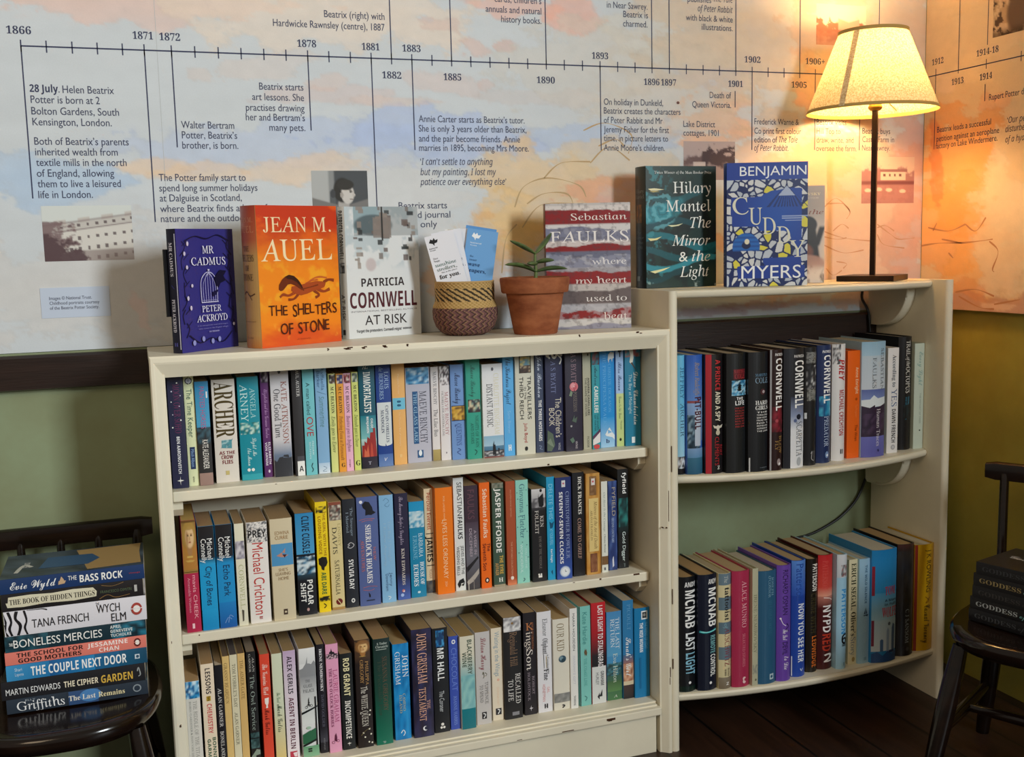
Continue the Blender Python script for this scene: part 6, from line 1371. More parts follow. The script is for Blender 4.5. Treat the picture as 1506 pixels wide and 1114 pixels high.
SHELF_BOOKS.append([
 ("black hardback with white and ice-blue capitals, leftmost on the lowest curved shelf", 1, '14161a', 'a5865c', [h('ANDY', .26, .98, .065, .042, 'f2f2f0', 'B'), t('MCNAB', .115, .44, .62, .66, 'f4f4f2', 'B'), t('LAST', .485, .64, .62, .62, 'eef4f6', 'B'), t('LIGHT', .66, .85, .62, .62, '8cc4dc', 'B'), e(.55, .92, .08, 'f0f0f0'), t('corgi', .955, .975, .6, .2, '8a9494', 'd'), g(.95, 1, '10261f', '10201c')]),
 ("blue-black hardback with a glowing turquoise line across the middle", 1, '12182a', 'a5865c', [h('ANDY', .48, .96, .06, .042, 'f2f2f0', 'B'), t('MCNAB', .115, .445, .72, .46, 'f4f4f2', 'B'), l([(.05, .485), (.4, .495), (.95, .48)], .10, '2aa0a8'), l([(.1, .487), (.5, .492), (.95, .482)], .04, 'a4f0ec'), t('REMOTE', .525, .68, .74, .30, '7cb8bc', 'B'), t('CONTROL', .69, .88, .74, .30, 'f0f2ee', 'B'), e(.6, .935, .07, 'f0f0f0')]),
 ("hardback striped in cream and grey-blue bands with vertical black type", 1, 'd8cca0', 'a89878', [r(0, 0, 1, .10, '6a7f8c'), r(0, .205, 1, .315, '5f7684'), r(0, .42, 1, .52, '5f7684'), r(0, .635, 1, .745, '667c88'), g(.90, 1, '8a7f6c', '7a6c58'), t('The', .02, .08, .5, .3, 'c8ccc8', 's'), t('tattooist', .12, .405, .6, .40, '28282c', 'S'), t('of', .43, .475, .5, .3, '8ab0bc', 's'), t('AUSCHWITZ', .47, .80, .6, .40, '8a3040', 's'), t('HEATHER', .82, .89, .72, .14, '5a4a38', 'S'), t('MORRIS', .825, .885, .46, .14, '5a4a38', 'S'), h('Z', .5, .75, .955, .025, 'f0ece4', 'B')]),
 ("crimson hardback with thin pale pink capitals", 1, 'aa2f50', 'b09670', [t('ALICE MUNRO', .085, .485, .62, .28, 'f0b4bc', 's'), t('SELECTED STORIES', .54, .825, .60, .16, 'e08c98', 's'), e(.62, .93, .10, 'f0c8c8'), e(.62, .955, .10, 'f0c8c8'), e(.70, .94, .08, 'aa2f50')]),
 ("narrow khaki hardback wedged between the crimson and the teal-blue ones", 1, 'b9b79c', 'a89878', [t('IRENE NEMIROVSKY', .22, .72, .5, .55, '7c7c66', 's'), n(.1, .82, .95, .9, ['8a8a80', 'b9b79c', '9a9a8c'], 121, 4, 4), e(.6, .95, .14, '6a6a58', 1.4)], None, .0008),
 ("teal-blue hardback with dim lettering and a square emblem at its foot", 1, '2d5c7c', 'b8ac94', [t('JOSEPH', .06, .22, .74, .14, '8ab0c4', 's'), t("O\u2019CONNOR", .045, .235, .56, .14, '8ab0c4', 's'), t('MY FATHER\u2019S HOUSE', .26, .56, .6, .2, '3f7490', 's'), r(.58, .915, .82, .965, 'b8ccd4'), e(.7, .94, .07, '2d5c7c')]),
 ("purple hardback with black capitals and a chess-piece doodle", 1, '6b46a8', 'b09670', [t('RICHARD OSMAN', .04, .425, .5, .36, '2a1a44', 'd'), l([(.2, .455), (.35, .50), (.55, .52)], .05, 'e8dcf4'), e(.2, .455, .06, 'f0e8f4'), l([(.6, .50), (.75, .53), (.55, .55), (.8, .57)], .05, '2a1a44'), t('The Last', .55, .645, .5, .34, 'f0e8f8', 'c'), t('DEVIL', .66, .77, .5, .34, '2c1c48', 'd'), t('to Die', .785, .90, .6, .36, 'f0e8f8', 'c')]),
 ("bright blue hardback with tall white capitals in its lower half", 1, '2449a8', 'b09670', [g(0, .3, '5a8cd8', '2f58b8'), t('Patterson', .03, .34, .5, .5, '23489c', 'd'), t('NOW YOU SEE HER', .37, .875, .62, .46, 'f0f4fa', 'B'), l([(.55, .93), (.65, .95), (.75, .93)], .06, 'd0dcf4'), r(-0.0, .82, .06, .99, 'd8dcec')]),
 ("black-brown hardback with white and orange capitals", 1, '1c1713', 'b09670', [t('PATTERSON', .045, .28, .66, .48, 'f2f0ea', 'B'), t('CRIME WITH', .30, .65, .55, .5, '3c3520', 'B'), t('LEDWIDGE', .68, .955, .64, .46, 'd8702c', 'B')]),
 ("hardback with a red glossy top half over maroon and white capitals", 1, '4a1618', 'b09670', [g(0, .28, 'c4282e', 'd4483c'), g(.28, .36, 'd4483c', 'e8a48c'), g(.36, .46, 'c07a6c', '501a1c'), t('PATTERSON', .05, .3, .4, .34, 'd85a54', 's'), l([(.3, .37), (.7, .38), (.9, .40)], .06, 'f0d8d0'), t('NYPD', .44, .675, .55, .56, 'f6f2f0', 'B'), t('RED', .69, .84, .55, .60, 'c03c28', 'B'), h('2', .34, .95, .90, .075, 'f4eeea', 'B')]),
 ("pale blue glossy hardback with bright blue capitals and a black numeral", 1, 'a4cfe6', 'b09670', [g(0, .2, 'dcdfe4', 'c8d0d8'), n(.3, .09, .9, .19, ['8a3a3c', 'd8d8d8', '6a6a70', 'b0b4b8'], 125, 5, 5), t('PATTERSON', .30, .69, .62, .50, '2f94d8', 'B'), h('6', .40, .98, .735, .09, '16181e', 'B'), h('TARGET', .44, .96, .79, .02, '16181e', 'B'), r(.6, .94, .75, .97, '7aa8c4')]),
 ("narrow cream hardback with black decorated capitals", 1, 'e0d8b4', 'b4aa94', [t('ERICH SEGAL,', .035, .48, .55, .56, '2c3420', 'S'), t("Oliver\u2019s", .50, .73, .55, .56, '20241c', 'S'), t('Story', .74, .91, .55, .56, '7c8894', 's'), e(.6, .955, .18, 'a8925c', 1.4)], None, .0010),
 ("slim pale-blue hardback with a small dark sailing boat", 1, '9cc4de', 'b4aa94', [t('THE WILD SILENCE', .06, .425, .62, .22, '33628c', 'B'), p([(.62, .46), (.78, .52), (.66, .53)], '1f3a58'), p([(.58, .47), (.60, .525), (.45, .525)], '1f3a58'), p([(.4, .535), (.9, .53), (.8, .55), (.5, .55)], '1f3a58'), t('RAYNOR WINN', .58, .80, .6, .3, 'b4d4e8', 'd'), r(.5, .94, .75, .97, '7aa4c4')], None, .0016),
 ("very thick blue glossy hardback with red lettering above a misty skyline", 1, '2c83bc', 'b8b09c', [g(0, .38, '1f7cb8', '2f8cc4'), g(.38, .62, '4a9ccc', '9cc4d8'), g(.62, .9, 'a8c4d4', 'c8d4dc'), r(0, .14, .10, .40, '8a2438'), h('TOM', .46, .92, .365, .075, 'c42c3c', 'S'), h('A Man', .46, .96, .45, .022, '1f3858', 'B'), h('in Full', .46, .94, .485, .022, '1f3858', 'B'), h('WOLFE', .36, 1, .555, .085, 'c42c3c', 'S'), r(0, .62, .09, .85, '7a2840'), e(.66, .66, .06, '5a6470'), p([(.30, .9), (.30, .80), (.36, .79), (.42, .80), (.42, .9)], '4a6a94'), p([(.55, .95), (.55, .72), (.6, .69), (.66, .72), (.66, .95)], '8aa0bc'), p([(.78, .93), (.78, .70), (.84, .66), (.92, .68), (.92, .93)], '4a6488'), p([(.0, 1), (.0, .92), (.2, .9), (.4, .94), (.6, .9), (.8, .94), (1, .91), (1, 1)], '2c4f84'), r(.65, .90, .9, .92, '20305a')]),
 ("very dark hardback with faint silver capitals, left of the yellow one", 1, '1d1a1a', 'a5865c', [n(0, 0, 1, 1, ['1f1b1a', '2b2624', '181516', '34302e', '23252c'], 127, 4, 10), g(0, .06, '4a2a26', '2a201e'), t('C J SANSOM', .58, .885, .55, .22, '9aa4ac', 's'), e(.6, .94, .1, '4a4a4e'), r(.97, 0, 1, 1, '6a1c1c')]),
 ("mustard-yellow hardback with handwritten black lettering, at the right end of the lowest shelf", 1, 'c89a14', 'c8bda4', [r(0, 0, .12, 1, '8a2c1c'), t('J K ROWLING', .05, .45, .66, .26, '3a2a12', 'd'), l([(.5, .49), (.7, .53), (.52, .55), (.75, .50)], .03, '7a4a14'), t('Casual Vacancy', .57, .93, .62, .34, '2c1f10', 'c')]),
])
GROUPS = ['paperbacks on the top shelf of the low bookcase', 'paperbacks on the middle shelf of the low bookcase', 'paperbacks on the bottom shelf of the low bookcase',
          'hardbacks on the curved middle shelf', 'hardbacks on the lowest curved shelf']
SHELF_Z = [ZS[0], ZS[1], ZS[2], ZT4, ZB5]
SIDE_COL = {}
for row, books in enumerate(SHELF_BOOKS):
    assert len(books) == len(ROWS[row]), (row, len(books), len(ROWS[row]))
    for k, spec in enumerate(books):
        label, hard, cov, paper, els = spec[:5]
        x0, x1, yf, hh = ROWS[row][k]
        bl = spec[6] if len(spec) > 6 else None
        w = x1 - x0
        d = (0.153 if hh > 0.23 else 0.140) if hard else (0.110 if hh < 0.187 else 0.129)
        if row < 3:
            d = min(d, -0.028 - yf)
        rz = 0.0
        xm = (x0 + x1) / 2
        if row == 2 and k == len(books) - 1:
            rz = 0.0
        els = [q for q in els if not (q[0] == 't' and q[1] == '')]
        make_book('hardback_book' if hard else 'paperback_book', label, GROUPS[row], w, hh, d, hard, cov, paper, els,
                  loc=(xm, yf, SHELF_Z[row] + 0.0002), rot=(0, 0, rz), bulge=bl)

# ================================================================== books standing face-out on top
def uvgrid(w, hh):
    return px_grid(w, hh)

def cover_auel():
    u, v = uvgrid(90, 130)
    nz = vnoise(u * 3, v * 9, 201, 5)
    n2 = vnoise(u * 9, v * 14, 202, 4)
    A = np.empty(u.shape + (3,)); A[:] = lin('f28a1e')
    put(A, sstep(.5, .1, v + .35 * (nz - .5)), 'c83a1c')
    put(A, sstep(.55, .75, nz) * sstep(.6, .2, v), 'e8601c', .8)
    put(A, sstep(.5, .68, n2) * sstep(.3, .5, v) * sstep(.85, .6, v), 'f5b02c', .7)
    put(A, sstep(.8, .98, v + .25 * (nz - .5)), 'd84a1e', .9)
    put(A, sstep(.62, .72, n2) * sstep(.75, .9, v), 'f6a83a', .7)
    return A
def cover_risk():
    u, v = uvgrid(90, 130)
    nz = vnoise(u * 6, v * 8, 211, 4)
    A = np.empty(u.shape + (3,)); A[:] = lin('dcdfe0')
    put(A, sstep(.5, .62, nz) * sstep(.5, .4, v), 'b4c2c8', .8)
    rs = random.Random(5)
    put(A, (v < .22) * (u > .12), '6a7478', .5)
    put(A, (v < .20) * (np.abs(u - .3) < .18) * (nz > .35), '8aa4ac', .8)
    put(A, soft(1 - np.sqrt(((u - .38) / .26) ** 2 + ((v - .14) / .08) ** 2), .1) * 1.0, '2e3a40', .75)
    for _ in range(46):
        cu, cv = rs.choice((.16, .2, .44, .5, .56, .84, .9)) + rs.uniform(-.04, .04), rs.uniform(.0, .46)
        ru, rv = rs.uniform(.012, .05), rs.uniform(.008, .025)
        put(A, (np.abs(u - cu) < ru) * (np.abs(v - cv) < rv), rs.choice(('1f2224', '8c8078', '6a5c58', '9a9088', '33383a', '7c7470')), .9)
    put(A, (np.abs(u - .5) < .12) * (v > .08) * (v < .24), '857a74', .85)
    put(A, (np.abs(u - .5) < .006) * (v < .26), '1a1c1e')
    put(A, soft(1 - np.sqrt(((u - .33) / .07) ** 2 + ((v - .44) / .05) ** 2), .2), 'a06a68', .4)
    return A
def cover_faulks():
    u, v = uvgrid(100, 140)
    A = np.empty(u.shape + (3,)); A[:] = lin('c8c2c0')
    bands = [(.05, .185, '8c2226', 'ded6d2'), (.195, .32, '7d7f96', 'd8d4d4'), (.325, .405, '8c2226', 'd6cac8'), (.41, .535, '8e90a4', '6f7288'),
             (.54, .655, '93282a', 'a8a4aa'), (.67, .80, '6e6262', 'c8c0bc'), (.83, .93, '93282a', 'b4b2b8'), (.95, 1.01, '9a98a8', 'd8d4d0')]
    for k, (v0, v1, c, edge) in enumerate(bands):
        top = v0 + .085 * (vnoise(u * 3 + 3 * k, v * 0 + k, 220 + k, 5) - .35)
        put(A, soft(v - (v0 - .03), .004) * soft(v1 - v, .004), edge)
        put(A, soft(v - top, .004) * soft(v1 - v, .004), c)
    n2 = vnoise(u * 12, v * 30, 230, 4)
    put(A, sstep(.52, .6, n2) * ((v > .41) * (v < .54) + (v > .80) * (v < .95) + (v > .2) * (v < .32) * .5), 'd4d2d6', .35)
    put(A, sstep(.56, .66, vnoise(u * 25, v * 40, 231, 3)), '4a4044', .35)
    return A
def cover_mantel():
    u, v = uvgrid(130, 190)
    nz = vnoise(u * 3, v * 6, 241, 5)
    nf = vnoise(u * 14, v * 18, 245, 4)
    A = np.empty(u.shape + (3,)); A[:] = lin('15302c')
    put(A, sstep(.5, .7, vnoise(u * 6, v * 5, 242, 4)), '0c181a', .8)
    for k, (v0, hgt, ext, c) in enumerate(((.24, .05, .9, '12545c'), (.36, .14, .55, '2a8c9c'), (.50, .05, .8, '0f4650'), (.62, .055, 1.1, '17707e'), (.72, .05, 1.1, '11545e'), (.80, .05, 1.1, '2f8ea0'), (.90, .05, .7, '0f4048'))):
        cen = v0 + .05 * np.sin(u * 5 + k * 1.3) + .05 * (nz - .5)
        put(A, sstep(hgt * .62, hgt * .40, np.abs(v - cen)) * sstep(ext, ext - .2, u + .4 * (nf - .5)), c, .95)
    rr = np.hypot(u - .20, (v - .36) * 1.4)
    an = np.arctan2((v - .36) * 1.4, u - .20)
    sw = np.sin(rr * 48 + an * 1 + 16 * nz + 4 * nf)
    put(A, sstep(.26, .18, rr + .10 * (nf - .5)) * sstep(.1, .7, sw), '6ab8c6', .6)
    put(A, sstep(.26, .18, rr + .10 * (nf - .5)) * sstep(-.5, -.95, sw), '125060', .5)
    put(A, sstep(.60, .70, nf) * sstep(.5, .1, u), '3a9aa6', .5)
    put(A, sstep(.62, .70, nf) * sstep(.93, .97, v), 'a8b8b0', .6)
    return A
def cover_cuddy():
    W_, H_ = 200, 300
    u, v = uvgrid(W_, H_)
    rs = np.random.RandomState(12)
    A = np.empty(u.shape + (3,)); A[:] = lin('1d3c94')
    put(A, sstep(.6, .0, np.sqrt((u - .62) ** 2 + ((v - .45) * 1.2) ** 2)), '1a55b0', .8)
    pts = rs.rand(230, 2)
    d = np.stack([np.hypot(u - a, (v - b) * 1.5) for a, b in pts])
    o = np.sort(d, axis=0)
    idx = np.argmin(d, axis=0)
    gap = o[1] - o[0]
    nz = vnoise(u * 3, v * 4, 251, 3)
    # the mosaic runs up the left side, across under the name and along the foot
    zone = (sstep(.46, .40, u + .3 * (nz - .5)) * sstep(.13, .16, v) * (1 - sstep(.23, .30, v) * sstep(.55, .48, v) * sstep(.02, .1, u) * .95)
            + sstep(.13, .15, v) * sstep(.29, .25, v + .10 * (u - .3) + .06 * (nz - .5)) + sstep(.86, .92, v + .10 * (nz - .5)) + sstep(.9, .95, u) * sstep(.2, .25, v)
            + sstep(.52, .58, v) * sstep(.80, .74, v) * sstep(.95, .55, u + .4 * (nz - .5)) * sstep(.28, .34, u))
    zone *= 1 - soft(.115 - v, .01)
    zone *= 1 - soft(v - .835, .008) * soft(.938 - v, .008) * soft(u - .13, .02) * soft(.97 - u, .01)
    zone *= 1 - soft(v - .275, .01) * soft(.42 - v, .01) * soft(u - .05, .01) * soft(.5 - u, .02)
    tri = sstep(0, .02, .22 - np.abs(u - .78) - .9 * (.0 + np.abs(v - .26)) * 0 - 1.1 * np.maximum(0, .20 - v) - .3) * 0
    tile = sstep(.013, .020, gap)
    cols = np.array([lin(c) for c in ('c6cad0', 'd4d6d8', 'b4bcc8', 'd8d8d6', 'c0c8d2', 'd2d6a0' )])
    yel = np.array(lin('ddd24a'))
    ci = rs.randint(0, 5, 230)
    yl = rs.rand(230) < .11
    tc = cols[ci]; tc[yl] = yel
    m = np.clip(zone, 0, 1) * tile
    m = (m > .5) * 1.0
    A[:] = A * (1 - m[..., None]) + tc[idx] * m[..., None]
    mz = ((np.clip(zone, 0, 1) > .5) * (tile < .5))[..., None]
    A[:] = A * (1 - mz) + np.array(lin('15265c')) * mz
    # the arch with a bird
    a = soft(1 - np.sqrt(((u - .24) / .17) ** 2 + ((v - .68) / .115) ** 2), .03) * soft(.71 - v, .005)
    put(A, a, '2468b8')
    put(A, a * (np.sin(v * 180) > .3), '1b4c98', .8)
    b = soft(1 - np.sqrt(((u - .24) / .055) ** 2 + ((v - .665) / .03) ** 2), .1)
    put(A, b, '12204c')
    put(A, soft(1 - np.sqrt(((u - .25) / .03) ** 2 + ((v - .635) / .022) ** 2), .1), 'e4dcc0')
    # cloud with rays in the upper right
    tx = np.abs(u - .74)
    put(A, (tx < (v - .18) * 1.5) * (v > .18) * (v < .36) * (np.sin(np.arctan2(u - .74, v - .17) * 34) > 0), '12245c', .8)
    put(A, (tx < (v - .19) * 1.3) * (v > .19) * (v < .27) * 1.0, 'b8c4dc', .85)
    put(A, (np.abs(v - .435) < .004) * (u > .68) + (np.abs(v - .452) < .004) * (u > .68) * (u < .95) + (np.abs(v - .47) < .004) * (u > .72) * (u < .93), 'a8b8dc', .8)
    return A
def cover_third():
    u, v = uvgrid(70, 110)
    nz = vnoise(u * 8, v * 10, 261, 4)
    A = np.empty(u.shape + (3,)); A[:] = lin('b5a698')
    put(A, sstep(.2, .45, v), 'cdc2b6')
    put(A, soft(1 - np.sqrt(((u - .72) / .16) ** 2 + ((v - .40) / .09) ** 2), .1), '221c1a')
    put(A, soft(.13 + .22 * (v - .4) - np.abs(u - .72), .02) * soft(v - .4, .03) * soft(.78 - v, .05), '241d1b')
    put(A, soft(.05 - np.abs(u - .95 + (v - .45) * .5), .02) * soft(v - .42) * soft(.62 - v), '241d1b')
    put(A, soft(1 - np.sqrt(((u - .6) / .22) ** 2 + ((v - .68) / .10) ** 2), .15), '7a4a3a', .9)
    put(A, soft(1 - np.sqrt(((u - .72) / .3) ** 2 + ((v - .80) / .09) ** 2), .15), 'b08a7a', .9)
    put(A, sstep(.4, .6, nz) * soft(v - .84, .04), 'd8cfc4', .8)
    put(A, sstep(.6, .4, nz) * soft(v - .84, .04), '6a5648', .8)
    return A

def face_out(label, P0, d, w, t_, hh, hard, cov, paper, spine, front, z, **kw):
    dx, dy = d
    n_ = math.hypot(dx, dy); dx, dy = dx / n_, dy / n_
    th = math.atan2(-dx, dy)
    ax = (math.cos(th), math.sin(th))
    loc = (P0[0] - ax[0] * t_ / 2, P0[1] - ax[1] * t_ / 2, z)
    return make_book('hardback_book' if hard else 'paperback_book', label, 'books displayed face-out on top', t_, hh, w, hard, cov, paper, spine, front, loc=loc, rot=(0, 0, th), **kw)

ZTL, ZTT = ZT + 0.0002, ZT2 + 0.0002
# indigo book with a birdcage
branches = []
random.seed(8)
for side_ in (0, 1):
    for k in range(7):
        uu = (.10 if side_ == 0 else .90) + random.uniform(-.02, .02)
        v0 = .10 + .11 * k
        branches.append(l([(uu, v0), (uu + random.uniform(-.05, .05), v0 + .05), (uu + random.uniform(-.06, .06), v0 + .12)], .016, '14123a'))
        branches.append(l([(uu, v0 + .04), (uu + (.09 if side_ == 0 else -.09), v0 - .01)], .010, '14123a'))
branches += [l([(.12, .10), (.3, .06), (.5, .08), (.7, .05), (.9, .1)], .016, '14123a'), l([(.12, .86), (.3, .93), (.5, .90), (.7, .94), (.88, .86)], .016, '14123a')]
cage = [l([(.36, .60), (.36, .44), (.42, .375), (.50, .355), (.58, .375), (.64, .44), (.64, .60)], .012, 'c9c6e6')] + \
       [l([(x, .60), (x, .41 if .4 < x < .6 else .45), (.5, .36)], .007, 'b4b0dc') for x in (.40, .44, .48, .52, .56, .60)] + \
       [r(.35, .598, .65, .606, 'c9c6e6'), r(.37, .585, .64, .588, 'b4b0dc'), r(.485, .33, .515, .345, 'c9c6e6'),
        p([(.60, .40), (.70, .34), (.82, .35), (.76, .39), (.80, .43), (.70, .45), (.66, .49), (.62, .46)], '121030'), p([(.55, .52), (.66, .5), (.62, .54), (.56, .56)], '1a1840')]
buds = [e(x, y, .018, 'cfc6dc', k_) for x, y, k_ in ((.16, .12, 1.6), (.10, .20, 1.5), (.13, .31, 1.4), (.20, .46, 1.2), (.12, .56, 1.6), (.16, .64, 1.6), (.9, .80, 1.2))] + \
       [e(x, y, .026, '8f92cc', 1.3) for x, y in ((.18, .925), (.50, .925), (.34, .90), (.62, .915))]
face_out('indigo book with a white birdcage on its cover, leftmost on top of the low bookcase', (.052, -.196), (.728, .686), .135, .020, .203, 1, '322f7c', 'c8bca4',
         [r(0, 0, 1, 1, '16142c'), r(.86, .04, .93, .97, 'd8d8ec'), t('MR CADMUS', .11, .38, .42, .34, 'e8e6f4', 'S'), l([(.3, .45), (.6, .48)], .06, '3a3a8a'), t('PETER ACKROYD', .565, .83, .42, .34, 'e8e6f4', 'S'), h('H', .25, .65, .93, .028, '5a5ab0', 'S')],
         branches + cage + buds + [h('MR', .40, .60, .17, .062, 'f2f0f8', 's'), h('CADMUS', .20, .80, .265, .062, 'f2f0f8', 's'), h('PETER', .34, .68, .655, .052, 'f2f0f8', 's'), h('ACKROYD', .24, .78, .732, .055, 'f2f0f8', 's'),
                                    h('A sly and splendid novel of strangers', .24, .78, .79, .010, '8f8cc8', 'd'), h('who come to the English village', .26, .78, .815, .010, '8f8cc8', 'd'), h('IAN THOMSON', .44, .62, .845, .012, 'b8b4e0', 'S')],
         ZTL, bulge=.001, glossy=False)
# thick orange book with a running horse
def rough(text, u0, u1, v, cap, col, sty, seed):
    """hand-cut lettering: each letter its own size and height"""
    rs = random.Random(seed)
    out, ws = [], []
    for ch in text:
        ws.append(.45 if ch == ' ' else line_of(ch, sty)[2] + .10)
    tot, x = sum(ws), u0
    for ch, w_ in zip(text, ws):
        wd = (u1 - u0) * w_ / tot
        if ch != ' ':
            c_ = cap * rs.uniform(.86, 1.14)
            out.append(h(ch, x + wd * .05, x + wd * .93, v + rs.uniform(-.10, .10) * cap, c_, col, sty))
        x += wd
    return out
horse = [l([(.60, .552), (.68, .522), (.76, .515), (.84, .525)], .022, 'c8622a'), l([(.56, .560), (.64, .540), (.72, .535)], .014, 'b8542a'),
         l([(.79, .556), (.86, .538), (.93, .545)], .034, '8a3a18'),
         l([(.70, .600), (.79, .622), (.87, .606)], .034, '9a421e'), l([(.66, .612), (.73, .645), (.68, .664)], .030, '8a3a1a'),
         l([(.44, .615), (.35, .638), (.28, .630), (.24, .648)], .030, '9a421e'), l([(.47, .630), (.41, .664), (.34, .668)], .028, '8a3a1a'),
         p([(.39, .575), (.48, .568), (.58, .556), (.69, .544), (.77, .548), (.82, .564), (.80, .590), (.74, .605), (.66, .614), (.58, .632), (.50, .642), (.43, .628), (.38, .605)], 'a8481f'),
         p([(.23, .592), (.235, .560), (.27, .525), (.31, .503), (.36, .490), (.42, .500), (.47, .528), (.51, .565), (.54, .612), (.48, .592), (.43, .568), (.38, .556), (.34, .560), (.31, .580), (.28, .600), (.25, .604)], '6a2a12'),
         p([(.31, .503), (.36, .490), (.42, .500), (.47, .528), (.51, .565), (.54, .612), (.50, .580), (.45, .545), (.39, .525), (.34, .520)], '3c180c'),
         l([(.50, .600), (.60, .588), (.72, .572)], .014, '7a3214')]
face_out('thick orange-red hardback with a galloping horse, second from the left on the low bookcase', (.177, -.185), (.893, .449), .172, .046, .240, 1, 'c2985a', 'c8b48c',
         [g(0, .24, 'a83c28', 'b8603c'), g(.24, .36, 'b8603c', 'c2985a'), g(.9, 1, 'c2985a', 'c07838'), h('JEAN M.', .12, .88, .10, .034, 'd08a6a', 's'), h('AUEL', .14, .9, .165, .045, 'd8946c', 's'),
          h('THE', .30, .66, .30, .036, '33200f', 's'), h('SHELTERS', .10, .86, .365, .045, '33200f', 's'), h('OF', .36, .62, .435, .036, '33200f', 's'), h('STONE', .16, .80, .50, .045, '33200f', 's'),
          l([(.2, .62), (.4, .60), (.6, .63), (.85, .615)], .05, '5a3a1a'), l([(.3, .64), (.2, .67)], .03, '5a3a1a'), l([(.6, .635), (.7, .66)], .03, '5a3a1a'), r(.15, .81, .85, .813, '8a6a3a'), h('Hodder', .25, .7, .925, .012, '8a6a3a', 's')],
         [im(0, 0, 1, 1, cover_auel()), h('JEAN M.', .08, .92, .135, .105, 'f3dcae', 's'), h('AUEL', .04, .92, .315, .150, 'f6e2b4', 's')] + horse +
         rough('THE SHELTERS', .09, .95, .745, .078, '431a12', 'd', 4) + rough('OF STONE', .22, .84, .87, .076, '431a12', 'd', 5) + [ h('A NOVEL', .42, .6, .955, .010, 'a83c1c', 'd')],
         ZTL, bulge=.006)
face_out('white hardback with grey photo fragments and dark red capitals, third from the left', (.3455, -.085), (.96, .28), .157, .026, .240, 1, 'e6e6e4', 'd8d0bc',
         [t('PATRICIA CORNWELL', .03, .40, .6, .5, '2c2a2c', 'B'), n(.1, .42, .9, .5, ['2a2a2c', 'c8c8c8', '6a6a6c'], 141, 4, 6), t('AT RISK', .66, .86, .6, .44, '3a3032', 'd'), r(.4, .93, .75, .97, '2a2a2a')],
         [im(0, 0, 1, 1, cover_risk()), h('PATRICIA', .19, .78, .575, .062, '2a1c20', 'B'), h('CORNWELL', .03, .95, .71, .118, '4e1522', 'B'), h('INTERNATIONAL BESTSELLING AUTHOR', .04, .95, .795, .012, '6a6468', 'd'),
          h('AT RISK', .22, .80, .865, .072, '241c1e', 'd'), h('\u2018Forget the pretenders. Cornwell reigns\u2019', .10, .72, .945, .022, '1c1a1c', 'B'), h('MIRROR', .74, .86, .945, .014, '1c1a1c', 'B')],
         ZTL, bulge=.004)
face_out('hardback with torn dark red and grey stripes behind the terracotta pot', (.7275, -.106), (.964, -.265), .165, .028, .240, 1, '6a2428', 'd8d0bc',
         [n(0, 0, 1, 1, ['7a262a', '6a2428', '8a8a98', '5a1c20'], 143, 3, 12)],
         [im(0, 0, 1, 1, cover_faulks()), h('Sebastian', .30, .96, .108, .052, 'f0e4de', 's'), h('FAULKS', .05, .98, .265, .088, 'f2ecea', 's'), h('where', .54, .95, .462, .048, 'ece8ea', 's'),
          h('my heart', .34, .95, .612, .050, 'f0e2de', 's'), h('used to', .46, .95, .755, .050, 'ece6e4', 's'), h('beat', .67, .95, .900, .058, 'f2e6e2', 's')],
         ZTL, bulge=.002)
gold = [p([(.03, .185), (.12, .180), (.26, .190), (.16, .200), (.07, .200)], 'e4dcb0'), p([(.30, .484), (.42, .482), (.52, .470), (.46, .490), (.36, .498)], 'dcdcb4'),
        p([(.02, .588), (.12, .590), (.22, .575), (.15, .603), (.06, .610)], 'e8dc9c'), p([(.05, .862), (.16, .850), (.34, .828), (.24, .856), (.12, .878)], 'e4e0a8'), p([(.05, .205), (.12, .203), (.20, .208), (.10, .214)], 'bcae6a')]
face_out('dark green and teal hardback with white capitals, left of the blue mosaic one', (.941, -.100), (1, 0), .161, .046, .240, 1, '1a2a28', 'cfc2a8',
         [g(0, 1, '182624', '141c1e'), h('Hilary', .15, .88, .20, .03, '7a8480', 's'), h('Mantel', .12, .92, .245, .03, '7a8480', 's'), n(.25, .31, .75, .46, ['5a3a1a', '8a5a24', '2a2018', '6a4a20'], 145, 4, 7), h('The', .2, .7, .54, .022, '6a7470', 's'), h('Mirror', .1, .9, .58, .024, '6a7470', 's'), h('& the', .15, .85, .62, .022, '6a7470', 's'), h('Light', .2, .8, .66, .024, '6a7470', 's'), r(.3, .9, .6, .94, '8a9490')],
         [im(0, 0, 1, 1, cover_mantel())] + gold + [h('Twice Winner of the Man Booker Prize', .12, .93, .052, .022, 'e8ece8', 's'), h('Hilary', .38, .92, .175, .092, 'f0f2ee', 's'), h('Mantel', .28, .92, .325, .092, 'f0f2ee', 's'),
          h('The', .62, .92, .465, .088, 'f0f2ee', 'i'), h('Mirror', .36, .91, .61, .088, 'f0f2ee', 'i'), h('& the', .46, .91, .745, .082, 'f0f2ee', 'i'), h('Light', .47, .89, .87, .088, 'f0f2ee', 'i')],
         ZTT, bulge=.004)
cud = [('C', .07, .345, .20, .24), ('U', .27, .43, .165, .24), ('D', .44, .51, .165, .2), ('D', .62, .585, .165, .2), ('Y', .77, .70, .20, .24)]
